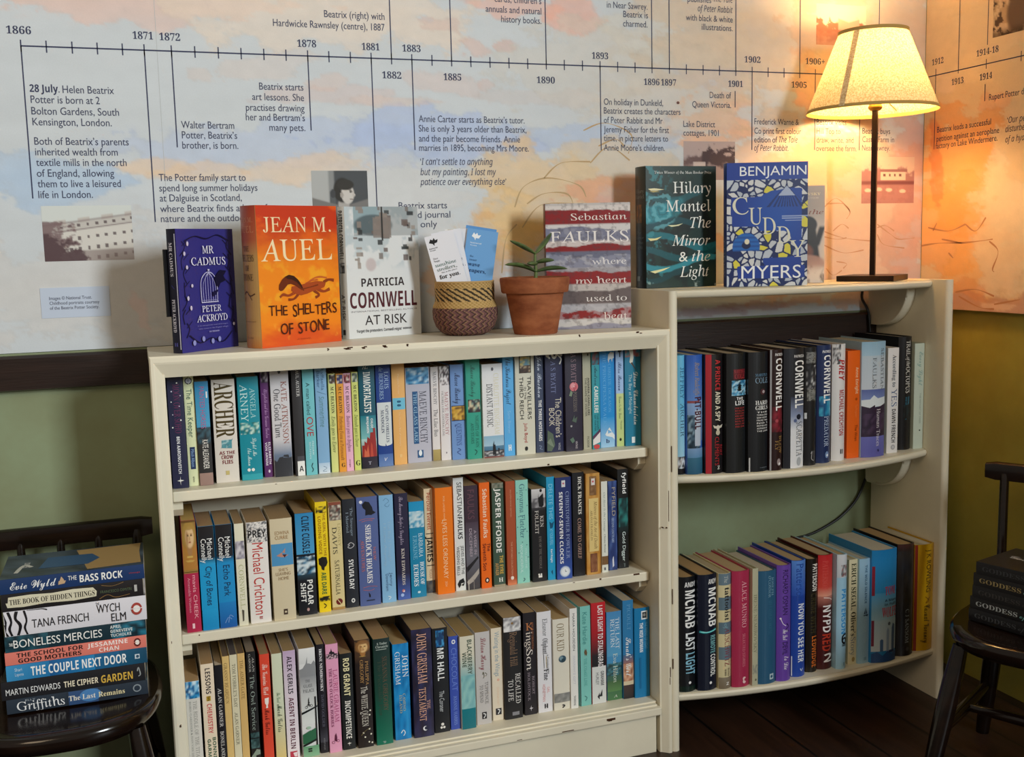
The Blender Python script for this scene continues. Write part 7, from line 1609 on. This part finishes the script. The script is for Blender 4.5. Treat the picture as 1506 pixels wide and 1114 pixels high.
face_out('blue hardback with a cream and yellow mosaic cover, left of the lamp', (1.0830, -.170), (.944, -.33), .160, .030, .240, 1, '24408c', 'd0c8b8',
         [g(0, 1, '233a80', '1c2f6c'), t('BENJAMIN MYERS', .10, .42, .5, .3, '3f5aa8', 'd'), t('CUDDY', .62, .92, .5, .5, '8a94b4', 's'), e(.5, .5, .12, '8a94b4')],
         [im(0, 0, 1, 1, cover_cuddy()), h('BENJAMIN', .16, .98, .068, .074, 'f2f4f6', 'd')] +
         [h(ch, a, a + w_, b, .135, 'e2e0cc', 's') for ch, a, b, w_, _ in cud] + [h('MYERS', .18, .92, .885, .105, 'f2f4f6', 'd')],
         ZTT, bulge=.002)
face_out('grey-brown paperback with a dark silhouetted head, half hidden behind the blue mosaic book', (1.203, -.112), (.96, -.28), .129, .018, .198, 0, '8c8074', 'c8bca4',
         [], [im(0, 0, 1, 1, cover_third()), h('OVSKY', .66, .93, .085, .026, 'e8d8a8', 'S'), h('AUTHOR', .70, .9, .125, .016, 'd8ccb8', 'S'), h('the', .74, .98, .27, .045, '8a4a38', 'i')],
         ZTT)

# black plastic stand that props up the indigo book
st = thing('book_stand', 'black plastic book stand propping the indigo birdcage book', 'book stand', (.10, -.12, ZTL))
d_ = Vector((.728, .686, 0)); bk = Vector((-.686, .728, 0))
def oriented_box(mb, o, a, b, c, da, db, dc):
    """box from corner o along a, b, c"""
    o, a, b, c = Vector(o), Vector(a) * da, Vector(b) * db, Vector(c) * dc
    vs = [o, o + a, o + a + b, o + b, o + c, o + a + c, o + a + b + c, o + b + c]
    mb.add(vs, [(0, 3, 2, 1), (4, 5, 6, 7), (0, 1, 5, 4), (1, 2, 6, 5), (2, 3, 7, 6), (3, 0, 4, 7)])
base_o = Vector((.052, -.196, 0)) + bk * .0225 + d_ * (-.004)
mb = MB(); oriented_box(mb, base_o + Vector((0, 0, ZTL + .06)), d_, bk, Vector((0, 0, 1)), .146, .003, .110)
part('back_plate', mb, M['stand'], st)
mb = MB(); oriented_box(mb, base_o + d_ * .05 + bk * .003 + Vector((0, 0, ZTL)), d_, bk, Vector((0, 0, 1)), .045, .003, .12)
oriented_box(mb, base_o + d_ * .05 + bk * .0055 + Vector((0, 0, ZTL)), d_, bk, Vector((0, 0, 1)), .045, .035, .003)
part('foot', mb, M['stand'], st)

# ================================================================== potted succulent
pc = (.683, -.165, ZTL)
pot = thing('potted_succulent', 'small terracotta pot with a green succulent cutting', 'plant pot', pc)
mb = MB()
mb.lathe([(0, 0.0), (.037, 0.0), (.0385, .002), (.0505, .074), (.0512, .0755), (.0575, .076), (.0590, .078), (.0615, .099), (.0608, .1035), (.0575, .1045), (.0555, .1025), (.0535, .092), (.050, .07), (.036, .006), (0, .006)], 64, pc, sx=1.055, sy=1.055)
part('flowerpot', mb, M['terra'], pot, True)
mb = MB()
random.seed(3)
mb.lathe([(0, .097)] + [(r_, .0965 + .0012 * math.sin(r_ * 900)) for r_ in (.01, .02, .03, .04, .05)] + [(.0540, .095)], 40, pc)
for _ in range(120):
    a, rr = random.uniform(0, 2 * PI), .052 * math.sqrt(random.random())
    s = random.uniform(.0012, .0028)
    mb.box(pc[0] + rr * math.cos(a) - s, pc[0] + rr * math.cos(a) + s, pc[1] + rr * math.sin(a) - s, pc[1] + rr * math.sin(a) + s, ZTL + .0955, ZTL + .0975 + s * .8)
part('soil', mb, M['soil'], pot)
mb = MB()
mb.tube([(pc[0] + .002, pc[1], ZTL + .094), (pc[0] + .003, pc[1], ZTL + .115), (pc[0] + .002, pc[1], ZTL + .135), (pc[0] + .002, pc[1], ZTL + .150)], [.0036, .0034, .003, .002], 10)
part('stem', mb, M['stem'], pot, True)
def leaf(base, dirv, length, width, thick, droop):
    """fleshy pointed leaf"""
    mb = MB()
    base, dirv = Vector(base), Vector(dirv).normalized()
    sidev = dirv.cross(Vector((0, 0, 1))).normalized()
    upv_ = sidev.cross(dirv)
    rings, N = [], 12
    for k in range(11):
        s = k / 10
        wd = width * (math.sin(PI * min(1, s * .86 + .09)) ** .8) * (1 - .15 * s) + .0008
        th = thick * (math.sin(PI * min(1, s * .9 + .06)) ** .7) + .0006
        if k == 10: wd, th = .0008, .0006
        c = base + dirv * (length * s) + upv_ * (droop * (s - s * s) * 4 * length * .5)
        rings.append([c + sidev * (wd / 2 * math.cos(2 * PI * i / N)) + upv_ * (th / 2 * math.sin(2 * PI * i / N)) for i in range(N)])
    vs = [q for rg in rings for q in rg]
    fs = [(j * N + i, j * N + (i + 1) % N, (j + 1) * N + (i + 1) % N, (j + 1) * N + i) for j in range(10) for i in range(N)]
    fs += [tuple(range(N))[::-1], tuple(range(10 * N, 11 * N))]
    mb.add(vs, fs)
    return mb
sx, sy, sz = pc[0] + .002, pc[1], ZTL
for b, dv, ln, wd, dr in (((sx, sy, sz + .114), (-.95, -.10, .22), .064, .021, .18), ((sx, sy, sz + .114), (.98, -.10, .06), .062, .018, .14), ((sx, sy, sz + .128), (-.62, -.75, .04), .034, .020, .05),
                          ((sx, sy, sz + .130), (.84, -.50, .12), .036, .019, .12), ((sx, sy, sz + .147), (-.88, .05, .46), .054, .020, .06), ((sx, sy, sz + .147), (.64, .1, .68), .052, .018, -.05)):
    part('leaf', leaf(b, dv, ln, wd, .0080, dr), M['leaf'], pot, True)

# ================================================================== woven basket with leaflets
bc = (.5645, -.108, ZTL)
bas = thing('woven_basket', 'small round woven basket in tan, black and purple holding leaflets', 'basket', bc)
prof = [(.034, 0.0), (.045, .005), (.0545, .016), (.0595, .030), (.0605, .044), (.0590, .054), (.0560, .061), (.0545, .067), (.0548, .078), (.0552, .090), (.0542, .0985)]
NT, NZ = 168, 66
mb = MB()
pz = np.array([q[1] for q in prof]); pr_ = np.array([q[0] for q in prof])
vs, cs = [], []
tan_, blk, pur, dpu, gold_ = [np.array(lin(c)) for c in ('c2a06a', '2e2a22', '74504f', '44302f', 'a88a52')]
for j in range(NZ + 1):
    z = .0985 * j / NZ
    rr = float(np.interp(z, pz, pr_))
    for i in range(NT):
        a = 2 * PI * i / NT
        w_ = ((i // 2 + j // 2) % 2)
        bump = .0007 * (1 if w_ else -1)
        if z < .052:
            k_ = (i + (j if (j // 4) % 2 else -j)) % 6
            c = pur if k_ < 3 else (dpu if k_ < 5 else pur * .6 + tan_ * .4)
        elif z < .064:
            c = tan_ if w_ else gold_
        elif z < .088:
            k_ = (i * 1.0 + j * 1.3) % 8
            c = blk if k_ < 3.6 else tan_
        else:
            c = tan_ if w_ else gold_ * .85
        vs.append((bc[0] + (rr + bump) * math.cos(a), bc[1] + (rr + bump) * math.sin(a), bc[2] + z))
        cs.append(tuple(c))
fs = [(j * NT + i, j * NT + (i + 1) % NT, (j + 1) * NT + (i + 1) % NT, (j + 1) * NT + i) for j in range(NZ) for i in range(NT)]
mb.add(vs, fs, cs)
mb.lathe([(.0525, .0985), (.0515, .07), (.055, .045), (.050, .018), (.04, .006), (0, .005)], 60, bc, tuple(tan_ * .6))
mb.lathe([(0, 0.0), (.036, 0.0)], 60, bc, tuple(dpu))
part('basket_body', mb, M['weave'], bas, True)
mb = MB()
vs = []
for i in range(120):
    a = 2 * PI * i / 120
    for k in range(8):
        b = 2 * PI * k / 8
        rr = .0535 + .0022 * math.cos(b) + .0004 * math.sin(a * 60 + b)
        vs.append((bc[0] + rr * math.cos(a), bc[1] + rr * math.sin(a), bc[2] + .0985 + .002 * math.sin(b)))
fs = [(i * 8 + k, ((i + 1) % 120) * 8 + k, ((i + 1) % 120) * 8 + (k + 1) % 8, i * 8 + (k + 1) % 8) for i in range(120) for k in range(8)]
mb.add(vs, fs, tuple(tan_ * .9))
part('basket_rim', mb, M['weave'], bas, True)

def leaflet(label, cx, y0, ang, w, hh, lean, col, els):
    """folded printed leaflet standing in the basket: leans back and fans out sideways"""
    root = thing('leaflet', label, 'leaflet', (cx, y0, ZTL + .012), (lean, ang, math.radians(-12)), 'leaflets in the woven basket')
    mb = MB()
    mb.box(-w / 2, w / 2, 0, .0006, 0, hh, lin(col))
    mb.box(-w / 2, w / 2, .0009, .0015, 0, hh - .001, lin(col))
    def P(u, v, L):
        return ((u - .5) * w, -EPS * .5 - EPS * L, hh * (1 - v))
    draw(mb, els, P, w, hh)
    mb.build('printed_card', M['sheet'], root)
    return root
oak = [p([(.10, .07), (.18, .035), (.24, .05), (.30, .03), (.33, .055), (.42, .05), (.38, .08), (.28, .085), (.26, .11), (.22, .085)], '1f1f22')]
leaflet('white leaflet leaning furthest left in the basket with a black emblem', .557, -.132, math.radians(-13.8), .055, .182, math.radians(-5), 'e6e8f0',
        oak + [h('National', .06, .34, .13, .012, '3a3a44', 'B'), h('Trust', .06, .26, .15, .012, '3a3a44', 'B'), h('Dear', .10, .26, .235, .018, '55555c', 's'), h('happy', .10, .30, .262, .018, '55555c', 's'), h('sunshine', .10, .82, .305, .034, '3f6f6a', 's'), h('strollers,', .12, .80, .352, .034, '4f6a62', 's'), h('this is the place', .24, .78, .388, .013, '55555c', 's'), h('for you.', .14, .84, .43, .042, '1c1c24', 'S')])
leaflet('white leaflet second from the left, behind the one with the emblem', .560, -.122, math.radians(-9.5), .055, .184, math.radians(-5), 'e4e6ee', [h('e', .78, .88, .30, .03, '4a4a52', 's'), h('s.', .80, .94, .36, .03, '4a4a52', 's'), g(.42, 1, 'e4e6ee', 'd8c8b8')])
leaflet('white leaflet standing nearly upright in the middle of the basket', .563, -.112, math.radians(-5), .054, .184, math.radians(-5), 'e2e4ea', [r(.5, 0, .62, 1, 'c8c4bc'), h('y', .8, .95, .44, .03, '4a4a52', 's')])
leaflet('white leaflet with a beige stripe, just left of the blue ones', .565, -.098, math.radians(-1), .054, .185, math.radians(-4), 'e8e8e8', [r(.1, 0, .3, 1, 'd0ccc4')])
oakw = [p([(.16, .075), (.22, .035), (.27, .055), (.33, .035), (.36, .06), (.46, .055), (.40, .09), (.30, .09), (.29, .115), (.25, .09)], 'f0f4f8')]
blue_els = oakw + [h('National', .14, .5, .14, .014, 'd8e8f4', 'B'), h('Trust', .14, .36, .165, .012, 'd8e8f4', 'B'), h('the', .18, .30, .275, .018, '2c4a74', 's'), h('inner', .18, .42, .31, .022, '2c4a74', 's'), h('wave', .16, .54, .355, .038, '1f3f6c', 'S'), h('leapers,', .16, .76, .415, .038, '1f3f6c', 'S')]
leaflet('blue leaflet with a white emblem, in front of the other blue one', .571, -.118, math.radians(9.5), .058, .184, math.radians(-5), '6fa6dc', blue_els)
leaflet('blue leaflet showing only its top edge behind the lettered blue one', .570, -.104, math.radians(10), .058, .190, math.radians(-5), '5f98d2', [])

# ================================================================== the lamp
lc = (1.456, -.1365)
lamp = thing('table_lamp', 'lit table lamp with cream linen shade and dark square base on the taller bookcase', 'lamp', (lc[0], lc[1], ZTT))
ang = math.atan2(-.804, .598)
def rot_box(mb, hw, z0, z1, bev):
    bm = bmesh.new()
    bmesh.ops.create_cube(bm, size=1)
    for v in bm.verts:
        x, y = v.co.x * 2 * hw, v.co.y * 2 * hw
        v.co = Vector((lc[0] + x * math.cos(ang) - y * math.sin(ang), lc[1] + x * math.sin(ang) + y * math.cos(ang), z0 + (v.co.z + .5) * (z1 - z0)))
    bmesh.ops.bevel(bm, geom=bm.edges[:], offset=bev, segments=2, affect='EDGES', profile=.6)
    mb.bm(bm)
mb = MB(); rot_box(mb, .0585, ZTT, ZTT + .0115, .0012)
part('base', mb, M['bronze'], lamp)
mb = MB(); rot_box(mb, .0052, ZTT + .0112, 1.262, .0008)
part('pole', mb, M['bronze'], lamp)
mb = MB()
mb.lathe([(0, 1.254), (.010, 1.254), (.014, 1.258), (.0145, 1.262), (.012, 1.266), (.0135, 1.270), (.0135, 1.292), (.0, 1.292)], 28, (lc[0], lc[1], 0))
socket = part('bulb_socket', mb, M['brass'], lamp, True)
mb = MB()
mb.lathe([(0, 1.292), (.012, 1.293), (.013, 1.312), (.018, 1.332), (.026, 1.350), (.029, 1.367), (.026, 1.383), (.016, 1.394), (0, 1.398)], 28, (lc[0], lc[1], 0))
part('bulb', mb, M['bulb'], socket, True)
SB, ST, RB, RT = 1.254, 1.410, .1305, .0685
SXY = (lc[0] - .008, lc[1])
mb = MB()
prf = [(RB + (RT - RB) * k / 14, SB + (ST - SB) * k / 14) for k in range(15)]
mb.lathe(prf, 96, (SXY[0], SXY[1], 0))
shade = part('lamp_shade', mb, M['shade'], lamp, True)
M['trim'] = flat_mat('shade_binding', 'b89a5c', 0.8, 0.15)
for zz, rr in ((SB, RB), (ST, RT)):
    mb = MB()
    mb.lathe([(rr + .0004, zz - .003), (rr + .0016, zz - .003), (rr + .0014 - (.0028 if zz == SB else .0), zz + .004), (rr + .0004 - (.0028 if zz == SB else 0), zz + .004), (rr + .0004, zz - .003)], 96, (SXY[0], SXY[1], 0))
    part('shade_trim', mb, M['trim'], shade, True)
for a0 in (math.radians(206), math.radians(312), math.radians(60)):
    mb = MB()
    q = []
    for k in range(15):
        s = k / 14
        rr = RB + (RT - RB) * s + .0008
        zz = SB + (ST - SB) * s
        for da in (-.0062 / rr, .0062 / rr):
            q.append((SXY[0] + rr * math.cos(a0 + da), SXY[1] + rr * math.sin(a0 + da), zz))
    mb.add(q, [(2 * k, 2 * k + 1, 2 * k + 3, 2 * k + 2) for k in range(14)])
    part('shade_seam', mb, M['shade'], shade)
mb = MB()
for k in range(3):
    a = 2 * PI * k / 3 + .5
    mb.tube([(lc[0], lc[1], 1.296), (SXY[0] + RB * .95 * math.cos(a), SXY[1] + RB * .95 * math.sin(a), 1.264)], .0012, 6)
part('shade_carrier', mb, M['brass'], shade)
mb = MB()
cp = [(1.492, -.066, ZTT + .006), (1.522, -.030, ZTT + .004), (1.531, -.0065, ZTT - .012), (1.531, -.0065, ZTT - .03), (1.530, -.0085, .855), (1.535, -.0235, .826), (1.541, -.0240, .76), (1.547, -.0130, .70), (1.552, -.0060, .62), (1.554, -.006, .52), (1.552, -.006, .458), (1.529, -.006, .401), (1.488, -.006, .362), (1.442, -.006, .339), (1.397, -.006, .325), (1.352, -.006, .320), (1.30, -.006, .31), (1.27, -.006, .28), (1.262, -.006, .2)]
Q = []
PV = [Vector(q) for q in cp]
for k in range(len(PV) - 1):
    p0, p1, p2, p3 = PV[max(k - 1, 0)], PV[k], PV[k + 1], PV[min(k + 2, len(PV) - 1)]
    for s in range(6):
        t_ = s / 6
        Q.append(.5 * ((2 * p1) + (p2 - p0) * t_ + (2 * p0 - 5 * p1 + 4 * p2 - p3) * t_ ** 2 + (3 * p1 - p0 - 3 * p2 + p3) * t_ ** 3))
Q.append(PV[-1])
mb.tube(Q, .0030, 8)
part('power_cord', mb, M['cord'], lamp, True)
# ================================================================== child-sized chairs
def chair(label, loc, rz, wseat, dseat, posts, rail_half, zrail, spindles):
    """spindle-back chair: local x along the back rail, front towards -y"""
    root = thing('spindle_chair', label, 'chair', loc, (0, 0, rz))
    wood = M['chair']
    zs = .300
    # seat: D-shaped slab with a rolled front edge, slightly dished
    bm = bmesh.new()
    out = []
    hw, hd = wseat / 2, dseat / 2
    for k in range(72):
        a = 2 * PI * k / 72
        c, s = math.cos(a), math.sin(a)
        ex = 3.2 if s > 0 else 2.5
        x = hw * math.copysign(abs(c) ** (2 / ex), c)
        y = hd * math.copysign(abs(s) ** (2 / ex), s)
        x *= 1 - .06 * (y / hd > 0) * (y / hd)
        out.append((x, y))
    mb = MB()
    prof = [(0.0, -.002), (.55, -.0025), (.85, 0.0), (.96, .0), (.99, -.004), (1.0, -.011), (.985, -.021), (.93, -.031), (.5, -.033), (0, -.033)]
    vs = [(x * f, y * f, zs + dz) for f, dz in prof for x, y in out]
    N = 72
    fs = [(j * N + i, (j + 1) * N + i, (j + 1) * N + (i + 1) % N, j * N + (i + 1) % N) for j in range(len(prof) - 1) for i in range(N)]
    mb.add(vs, fs)
    mb.build('seat', wood, root, True)
    for sx_, sy_ in ((-1, -1), (1, -1), (-1, 1), (1, 1)):
        mb = MB()
        top = Vector((sx_ * hw * .72, sy_ * hd * .68, zs - .028))
        bot = Vector((sx_ * hw * .98, sy_ * hd * (1.02 if sy_ < 0 else 1.0), 0))
        pts = [top.lerp(bot, k / 8) for k in range(9)]
        mb.tube(pts, [.0130, .0150, .0168, .0172, .0170, .0162, .0150, .0138, .0125], 16)
        mb.build('leg', wood, root, True)
    def legpt(sx_, sy_, f):
        return Vector((sx_ * hw * .72, sy_ * hd * .68, zs - .028)).lerp(Vector((sx_ * hw * .98, sy_ * hd * 1.02, 0)), f)
    for sx_ in (-1, 1):
        mb = MB()
        a, b = legpt(sx_, -1, .58), legpt(sx_, 1, .58)
        mb.tube([a.lerp(b, k / 6) for k in range(7)], [.007, .009, .0105, .011, .0105, .009, .007], 12)
        mb.build('stretcher', wood, root, True)
    mb = MB()
    a, b = legpt(-1, -1, .58).lerp(legpt(-1, 1, .58), .5), legpt(1, -1, .58).lerp(legpt(1, 1, .58), .5)
    mb.tube([a.lerp(b, k / 6) for k in range(7)], [.007, .009, .0105, .011, .0105, .009, .007], 12)
    mb.build('stretcher', wood, root, True)
    yb0, yb1 = hd * .80, hd * .80 + .030
    for x in posts:
        mb = MB()
        mb.tube([(x * .94, yb0, zs - .01), (x * .97, (yb0 + yb1) / 2, (zs + zrail) / 2), (x, yb1, zrail - .02)], [.0092, .0088, .0085], 12)
        mb.build('back_post', wood, root, True)
    for x in spindles:
        mb = MB()
        mb.tube([(x * .94, yb0, zs - .01), (x * .97, (yb0 + yb1) / 2, (zs + zrail) / 2), (x, yb1, zrail - .02)], [.0062, .0080, .0064], 10)
        mb.build('spindle', wood, root, True)
    mb = MB()
    pts = []
    K = 16
    vs, fs = [], []
    ring = [(-.008, -.0165), (.008, -.0165), (.0095, 0), (.008, .0150), (.003, .0180), (-.003, .0180), (-.008, .0150), (-.0095, 0)]
    for k in range(K + 1):
        s = -1 + 2 * k / K
        x = rail_half * s
        yy = yb1 + .012 * (s * s) * 0 + .002
        fz = 1.0 if abs(s) < .97 else .8
        for dy, dz in ring:
            vs.append((x, yy + dy, zrail - .0165 + dz * fz))
    R_ = len(ring)
    for k in range(K):
        for i in range(R_):
            fs.append((k * R_ + i, k * R_ + (i + 1) % R_, (k + 1) * R_ + (i + 1) % R_, (k + 1) * R_ + i))
    fs += [tuple(range(R_))[::-1], tuple(range(K * R_, (K + 1) * R_))]
    mb.add(vs, fs)
    mb.build('top_rail', wood, root, True)
    return root
chair('dark varnished spindle-back chair with a stack of colourful books, left of the low bookcase', (-.162, -.232, 0), 0, .298, .335, (-.112, .124), .1500, .535, (-.064, -.001, .060))
ra = math.atan2(-.866, .5)
chair('dark varnished chair in the right corner holding a stack of black books', (1.470, -.600, 0), ra + 0, .290, .320, (-.115, .115), .150, .553, (-.055, 0, .055))

# books lying on the chairs
def lay(label, group, z, thick, length, depth, loc_xy, rz, cov, spine, front=(), hard=0, paper='cfc4ae', **kw):
    """book lying on its back cover, spine towards the viewer; loc is the left end of the spine"""
    rot = (0, -PI / 2, rz)
    # local z runs to -x before rz, so the head of the book is at the left end: start from the right end
    ex = Vector((math.cos(rz), math.sin(rz), 0))
    L0 = Vector((loc_xy[0], loc_xy[1], 0)) + ex * length
    return make_book('hardback_book' if hard else 'paperback_book', label, group, thick, length, depth, hard, cov, paper, spine, front, loc=(L0.x, L0.y, z + thick / 2), rot=rot, **kw)

GL = 'books stacked on the left chair'
PXM = .00112
stackL = [  # bottom to top: left px, right px, thickness
 (42, 628, .0225, 'grey-blue paperback with white lettering, at the bottom of the stack on the left chair', '2a3542',
  [t('Griffiths', .07, .40, .46, .62, 'eef0f2', 's'), t('ELLY', .13, .2, .85, .12, 'a8b0b8', 'd'), n(.0, .42, 1, .44, ['2a3542'], 1, 1, 1), r(.0, .43, .98, .64, '33507c'), e(.55, .585, .45, '4a80b8', 1.6), t('The Last', .43, .62, .5, .36, 'e8e4d8', 'S'), t('Remains', .64, .83, .5, .36, 'e8dcae', 'S'), e(.55, .92, .28, '8a949c'), e(.55, .92, .2, '2a3542')], [n(0, 0, 1, 1, ['27323e', '3a4a58', '4a6a7a', '1e2832'], 151, 8, 10)]),
 (22, 616, .0285, 'black paperback with white then gold capitals, second from the bottom of the left stack', '1e1f24',
  [t('MARTIN EDWARDS', .03, .40, .42, .34, 'e6e8e8', 'd'), t('THE CIPHER', .425, .665, .42, .34, 'ece2c8', 'B'), t('GARDEN', .685, .91, .42, .44, 'd8b04a', 'B'), l([(.6, .945), (.8, .955), (.4, .965), (.3, .95)], .06, '9aa0a0')], [n(0, 0, 1, 1, ['1e1f24', '2c2c34', '26242a', '3a3440'], 152, 8, 10), h('CIPHER', .1, .9, .3, .12, '8a8478', 'B')]),
 (42, 624, .0250, 'blue paperback with large white capitals, below the salmon one on the left chair', '1f6290',
  [g(0, .3, '3f94c8', '2478b0'), g(.3, .62, '1c5a94', '2a84bc'), g(.8, 1, '1c5a7c', '1a4a66'), t('Shari', .06, .11, .7, .2, 'c8e0f0', 'd'), t('Lapena', .06, .12, .4, .2, 'c8e0f0', 'd'), t('THE COUPLE NEXT DOOR', .17, .85, .5, .58, 'f4f6f6', 'B'), r(.35, .91, .65, .945, 'd0dce4'), e(.5, .93, .1, '1a4a66')], [n(0, 0, 1, 1, ['1c5070', '2a6a90', '163a54', '123048'], 153, 6, 8)]),
 (38, 620, .0200, 'salmon-pink paperback with black and white capitals in the left stack', 'e07e70',
  [t('THE SCHOOL FOR', .08, .545, .72, .34, '2a1c1c', 'B'), t('GOOD MOTHERS', .09, .53, .28, .34, '2a1c1c', 'B'), t('JESSAMINE', .575, .865, .74, .34, 'fbe8e2', 'B'), t('CHAN', .655, .80, .28, .34, 'fbe8e2', 'B'), e(.5, .935, .35, '6a2a28', .75), e(.5, .935, .2, 'f4ece4', .8)], []),
 (38, 620, .0245, 'dark teal paperback with uneven white capitals, below the white one on the left chair', '16313c',
  [n(0, 0, 1, .3, ['16313c', '1f4a58', '0e2028', '2a5a68'], 154, 3, 8), n(0, .75, 1, 1, ['16313c', '1f5a70', '2a7a94', '0e2028'], 155, 4, 7), t('THE', .03, .055, .5, .2, 'e8ece8', 'B'), t('BONELESS MERCIES', .06, .68, .5, .50, 'f2f2ee', 'd'), t('APRIL', .74, .82, .80, .2, 'dce4e4', 'B'), t('GENEVIEVE', .74, .90, .52, .2, 'dce4e4', 'B'), t('TUCHOLKE', .74, .89, .24, .2, 'dce4e4', 'B')], [n(0, 0, 1, 1, ['16313c', '2a5a68', '0e2028'], 156, 6, 8)]),
 (38, 622, .0390, 'thick white paperback with black tree trunks at the left of its spine', 'dfdde4',
  [p([(.95, .0), (.6, .02), (.2, .01), (0, .03), (0, .01), (.5, -.0)], '17161a'), l([(1, .03), (.6, .05), (.3, .035), (0, .05)], .10, '17161a'), l([(1, .09), (.7, .08), (.4, .11), (0, .09)], .12, '17161a'), l([(1, .14), (.6, .155), (.3, .14), (0, .155)], .08, '17161a'), l([(1, .16), (.98, .26), (.92, .30)], .05, '17161a'), t('TANA FRENCH', .19, .585, .42, .34, '1c1b20', 'd'), t('THE', .64, .665, .9, .1, '1c1b20', 'd'), t('WYCH', .645, .81, .68, .34, '1c1b20', 'd'), t('ELM', .745, .85, .26, .34, '1c1b20', 'd'), e(.5, .93, .26, 'a8443c', .8), e(.5, .93, .15, 'f0ece8', .9)], [n(0, 0, 1, 1, ['dfdde4', 'c8c6cc', '2a2a2e', 'e4e2e8'], 157, 8, 6)]),
 (27, 608, .0270, 'black paperback with a cream torn-paper title strip, second from the top of the left stack', '201d1f',
  [p([(.22, .04), (.5, .03), (.82, .05), (.86, .2), (.8, .35), (.88, .5), (.84, .64), (.6, .665), (.3, .66), (.2, .5), (.26, .3), (.18, .15)], 'd8d2b8'), t('THE BOOK OF HIDDEN THINGS', .055, .65, .52, .3, '2a2624', 'S'), t('FRANCESCO DIMITRI', .69, .915, .5, .16, '5a6a50', 'd'), r(.3, .935, .7, .955, 'b8b8b4'), l([(.1, .68), (.3, .74), (.1, .8), (.2, .9)], .04, '8a6a40'), l([(.9, .7), (.8, .78), (.95, .86)], .03, '8a6a40')], [n(0, 0, 1, 1, ['201d1f', '2c2828', '3a3430'], 158, 6, 8)]),
 (20, 612, .0230, 'navy paperback with white hand lettering, on top of the stack on the left chair', '1d3866',
  [t('Evie Wyld', .07, .385, .5, .52, 'eef0f0', 'c'), p([(.25, .395), (.5, .40), (.8, .42), (.6, .435), (.5, .45), (.3, .44)], 'c8a884'), t('THE', .465, .525, .62, .3, 'f4f4f0', 'd'), t('BASS ROCK', .545, .845, .5, .50, 'f4f4f0', 'B'), t('vintage', .89, .97, .5, .1, 'b0404a', 'd')],
  [n(0, 0, 1, 1, ['2a3a4c', '3a4a5c', '24303c', '4a5a68'], 159, 6, 8), h('THE BASS ROCK', .40, .62, .16, .04, 'e8e8e4', 'd'), p([(.05, .60), (.95, .50), (.98, .98), (.6, .97), (.1, .98)], 'a88a5a'), p([(.30, .25), (.75, .30), (.72, .62), (.5, .68), (.28, .6)], '27527c'), l([(.2, .1), (.5, .14), (.4, .2)], .05, 'c8c8c0')]),
]
zz = .3002
X_0 = -.2475
for a, b, th_, lab, cov, sp, fr in stackL:
    ln = (b - a) / 2.977 * .00108
    up = (zz - .30) / .00105                       # how far up the stack, to undo the lean of the picture
    ln = (b - a) / 2.977 * .00104
    lay(lab, GL, zz, th_, ln, .135, (X_0 + .0125 + (a - 20) / 2.977 * .00105 - .062 * (190 - up) * .00105, -.2900), 0.0, cov, sp, fr)
    zz += th_ + .0003

GR = 'black books stacked on the right chair'
rzr = math.atan2(-.97, .24)
Lr = [('lowest black book of the stack on the right chair', 'GODDESS', 'of', 'LOVE', (-.004, .004), '4a4c50'), ('black book with silver capitals, second from the bottom on the right chair', 'GODDESS', 'of', 'LIGHT', (-.003, .004), 'b4bcc0'),
      ('black book with very dim lettering in the middle of the right stack', 'GODDESS', 'of', 'SPRING', (0, .001), '3c3a3a'), ('black book with gold capitals, second from the top on the right chair', 'GODDESS', 'of', 'LEGEND', (.001, .0), '9c8a5c'),
      ('topmost black book on the right chair with silver script on its cover', 'GODDESS', 'of', 'TROY', (.004, -.002), '3a3c40')]
zz = .3002
exr = Vector((math.cos(rzr), math.sin(rzr)))
bkr = Vector((-exr.y, exr.x))
for k, (lab, a, b, c, off, col) in enumerate(Lr):
    o_ = Vector((1.372, -.535)) + exr * (off[0] * 2) + bkr * off[1]
    lay(lab, GR, zz, .0225, .198, .129, (o_.x, o_.y), rzr + (.03 if k == 4 else 0.0), '17171b', [t(a, .06, .46, .5, .36, col, 'S'), t(b, .48, .55, .5, .36, '7ab0b0' if k in (1, 3) else col, 'c'), t(c, .57, .86, .5, .36, col, 'S')],
        [t('Goddess', .12, .5, .55, .12, 'b8bcc0', 'c'), l([(.25, .55), (.45, .5), (.55, .62), (.35, .75), (.2, .65), (.25, .55)], .05, '8a8c90'), n(0, .8, 1, 1, ['17171b', '202026', '121216'], 161, 5, 4)] if k == 4 else [], paper='8a8078')
    zz += .0228
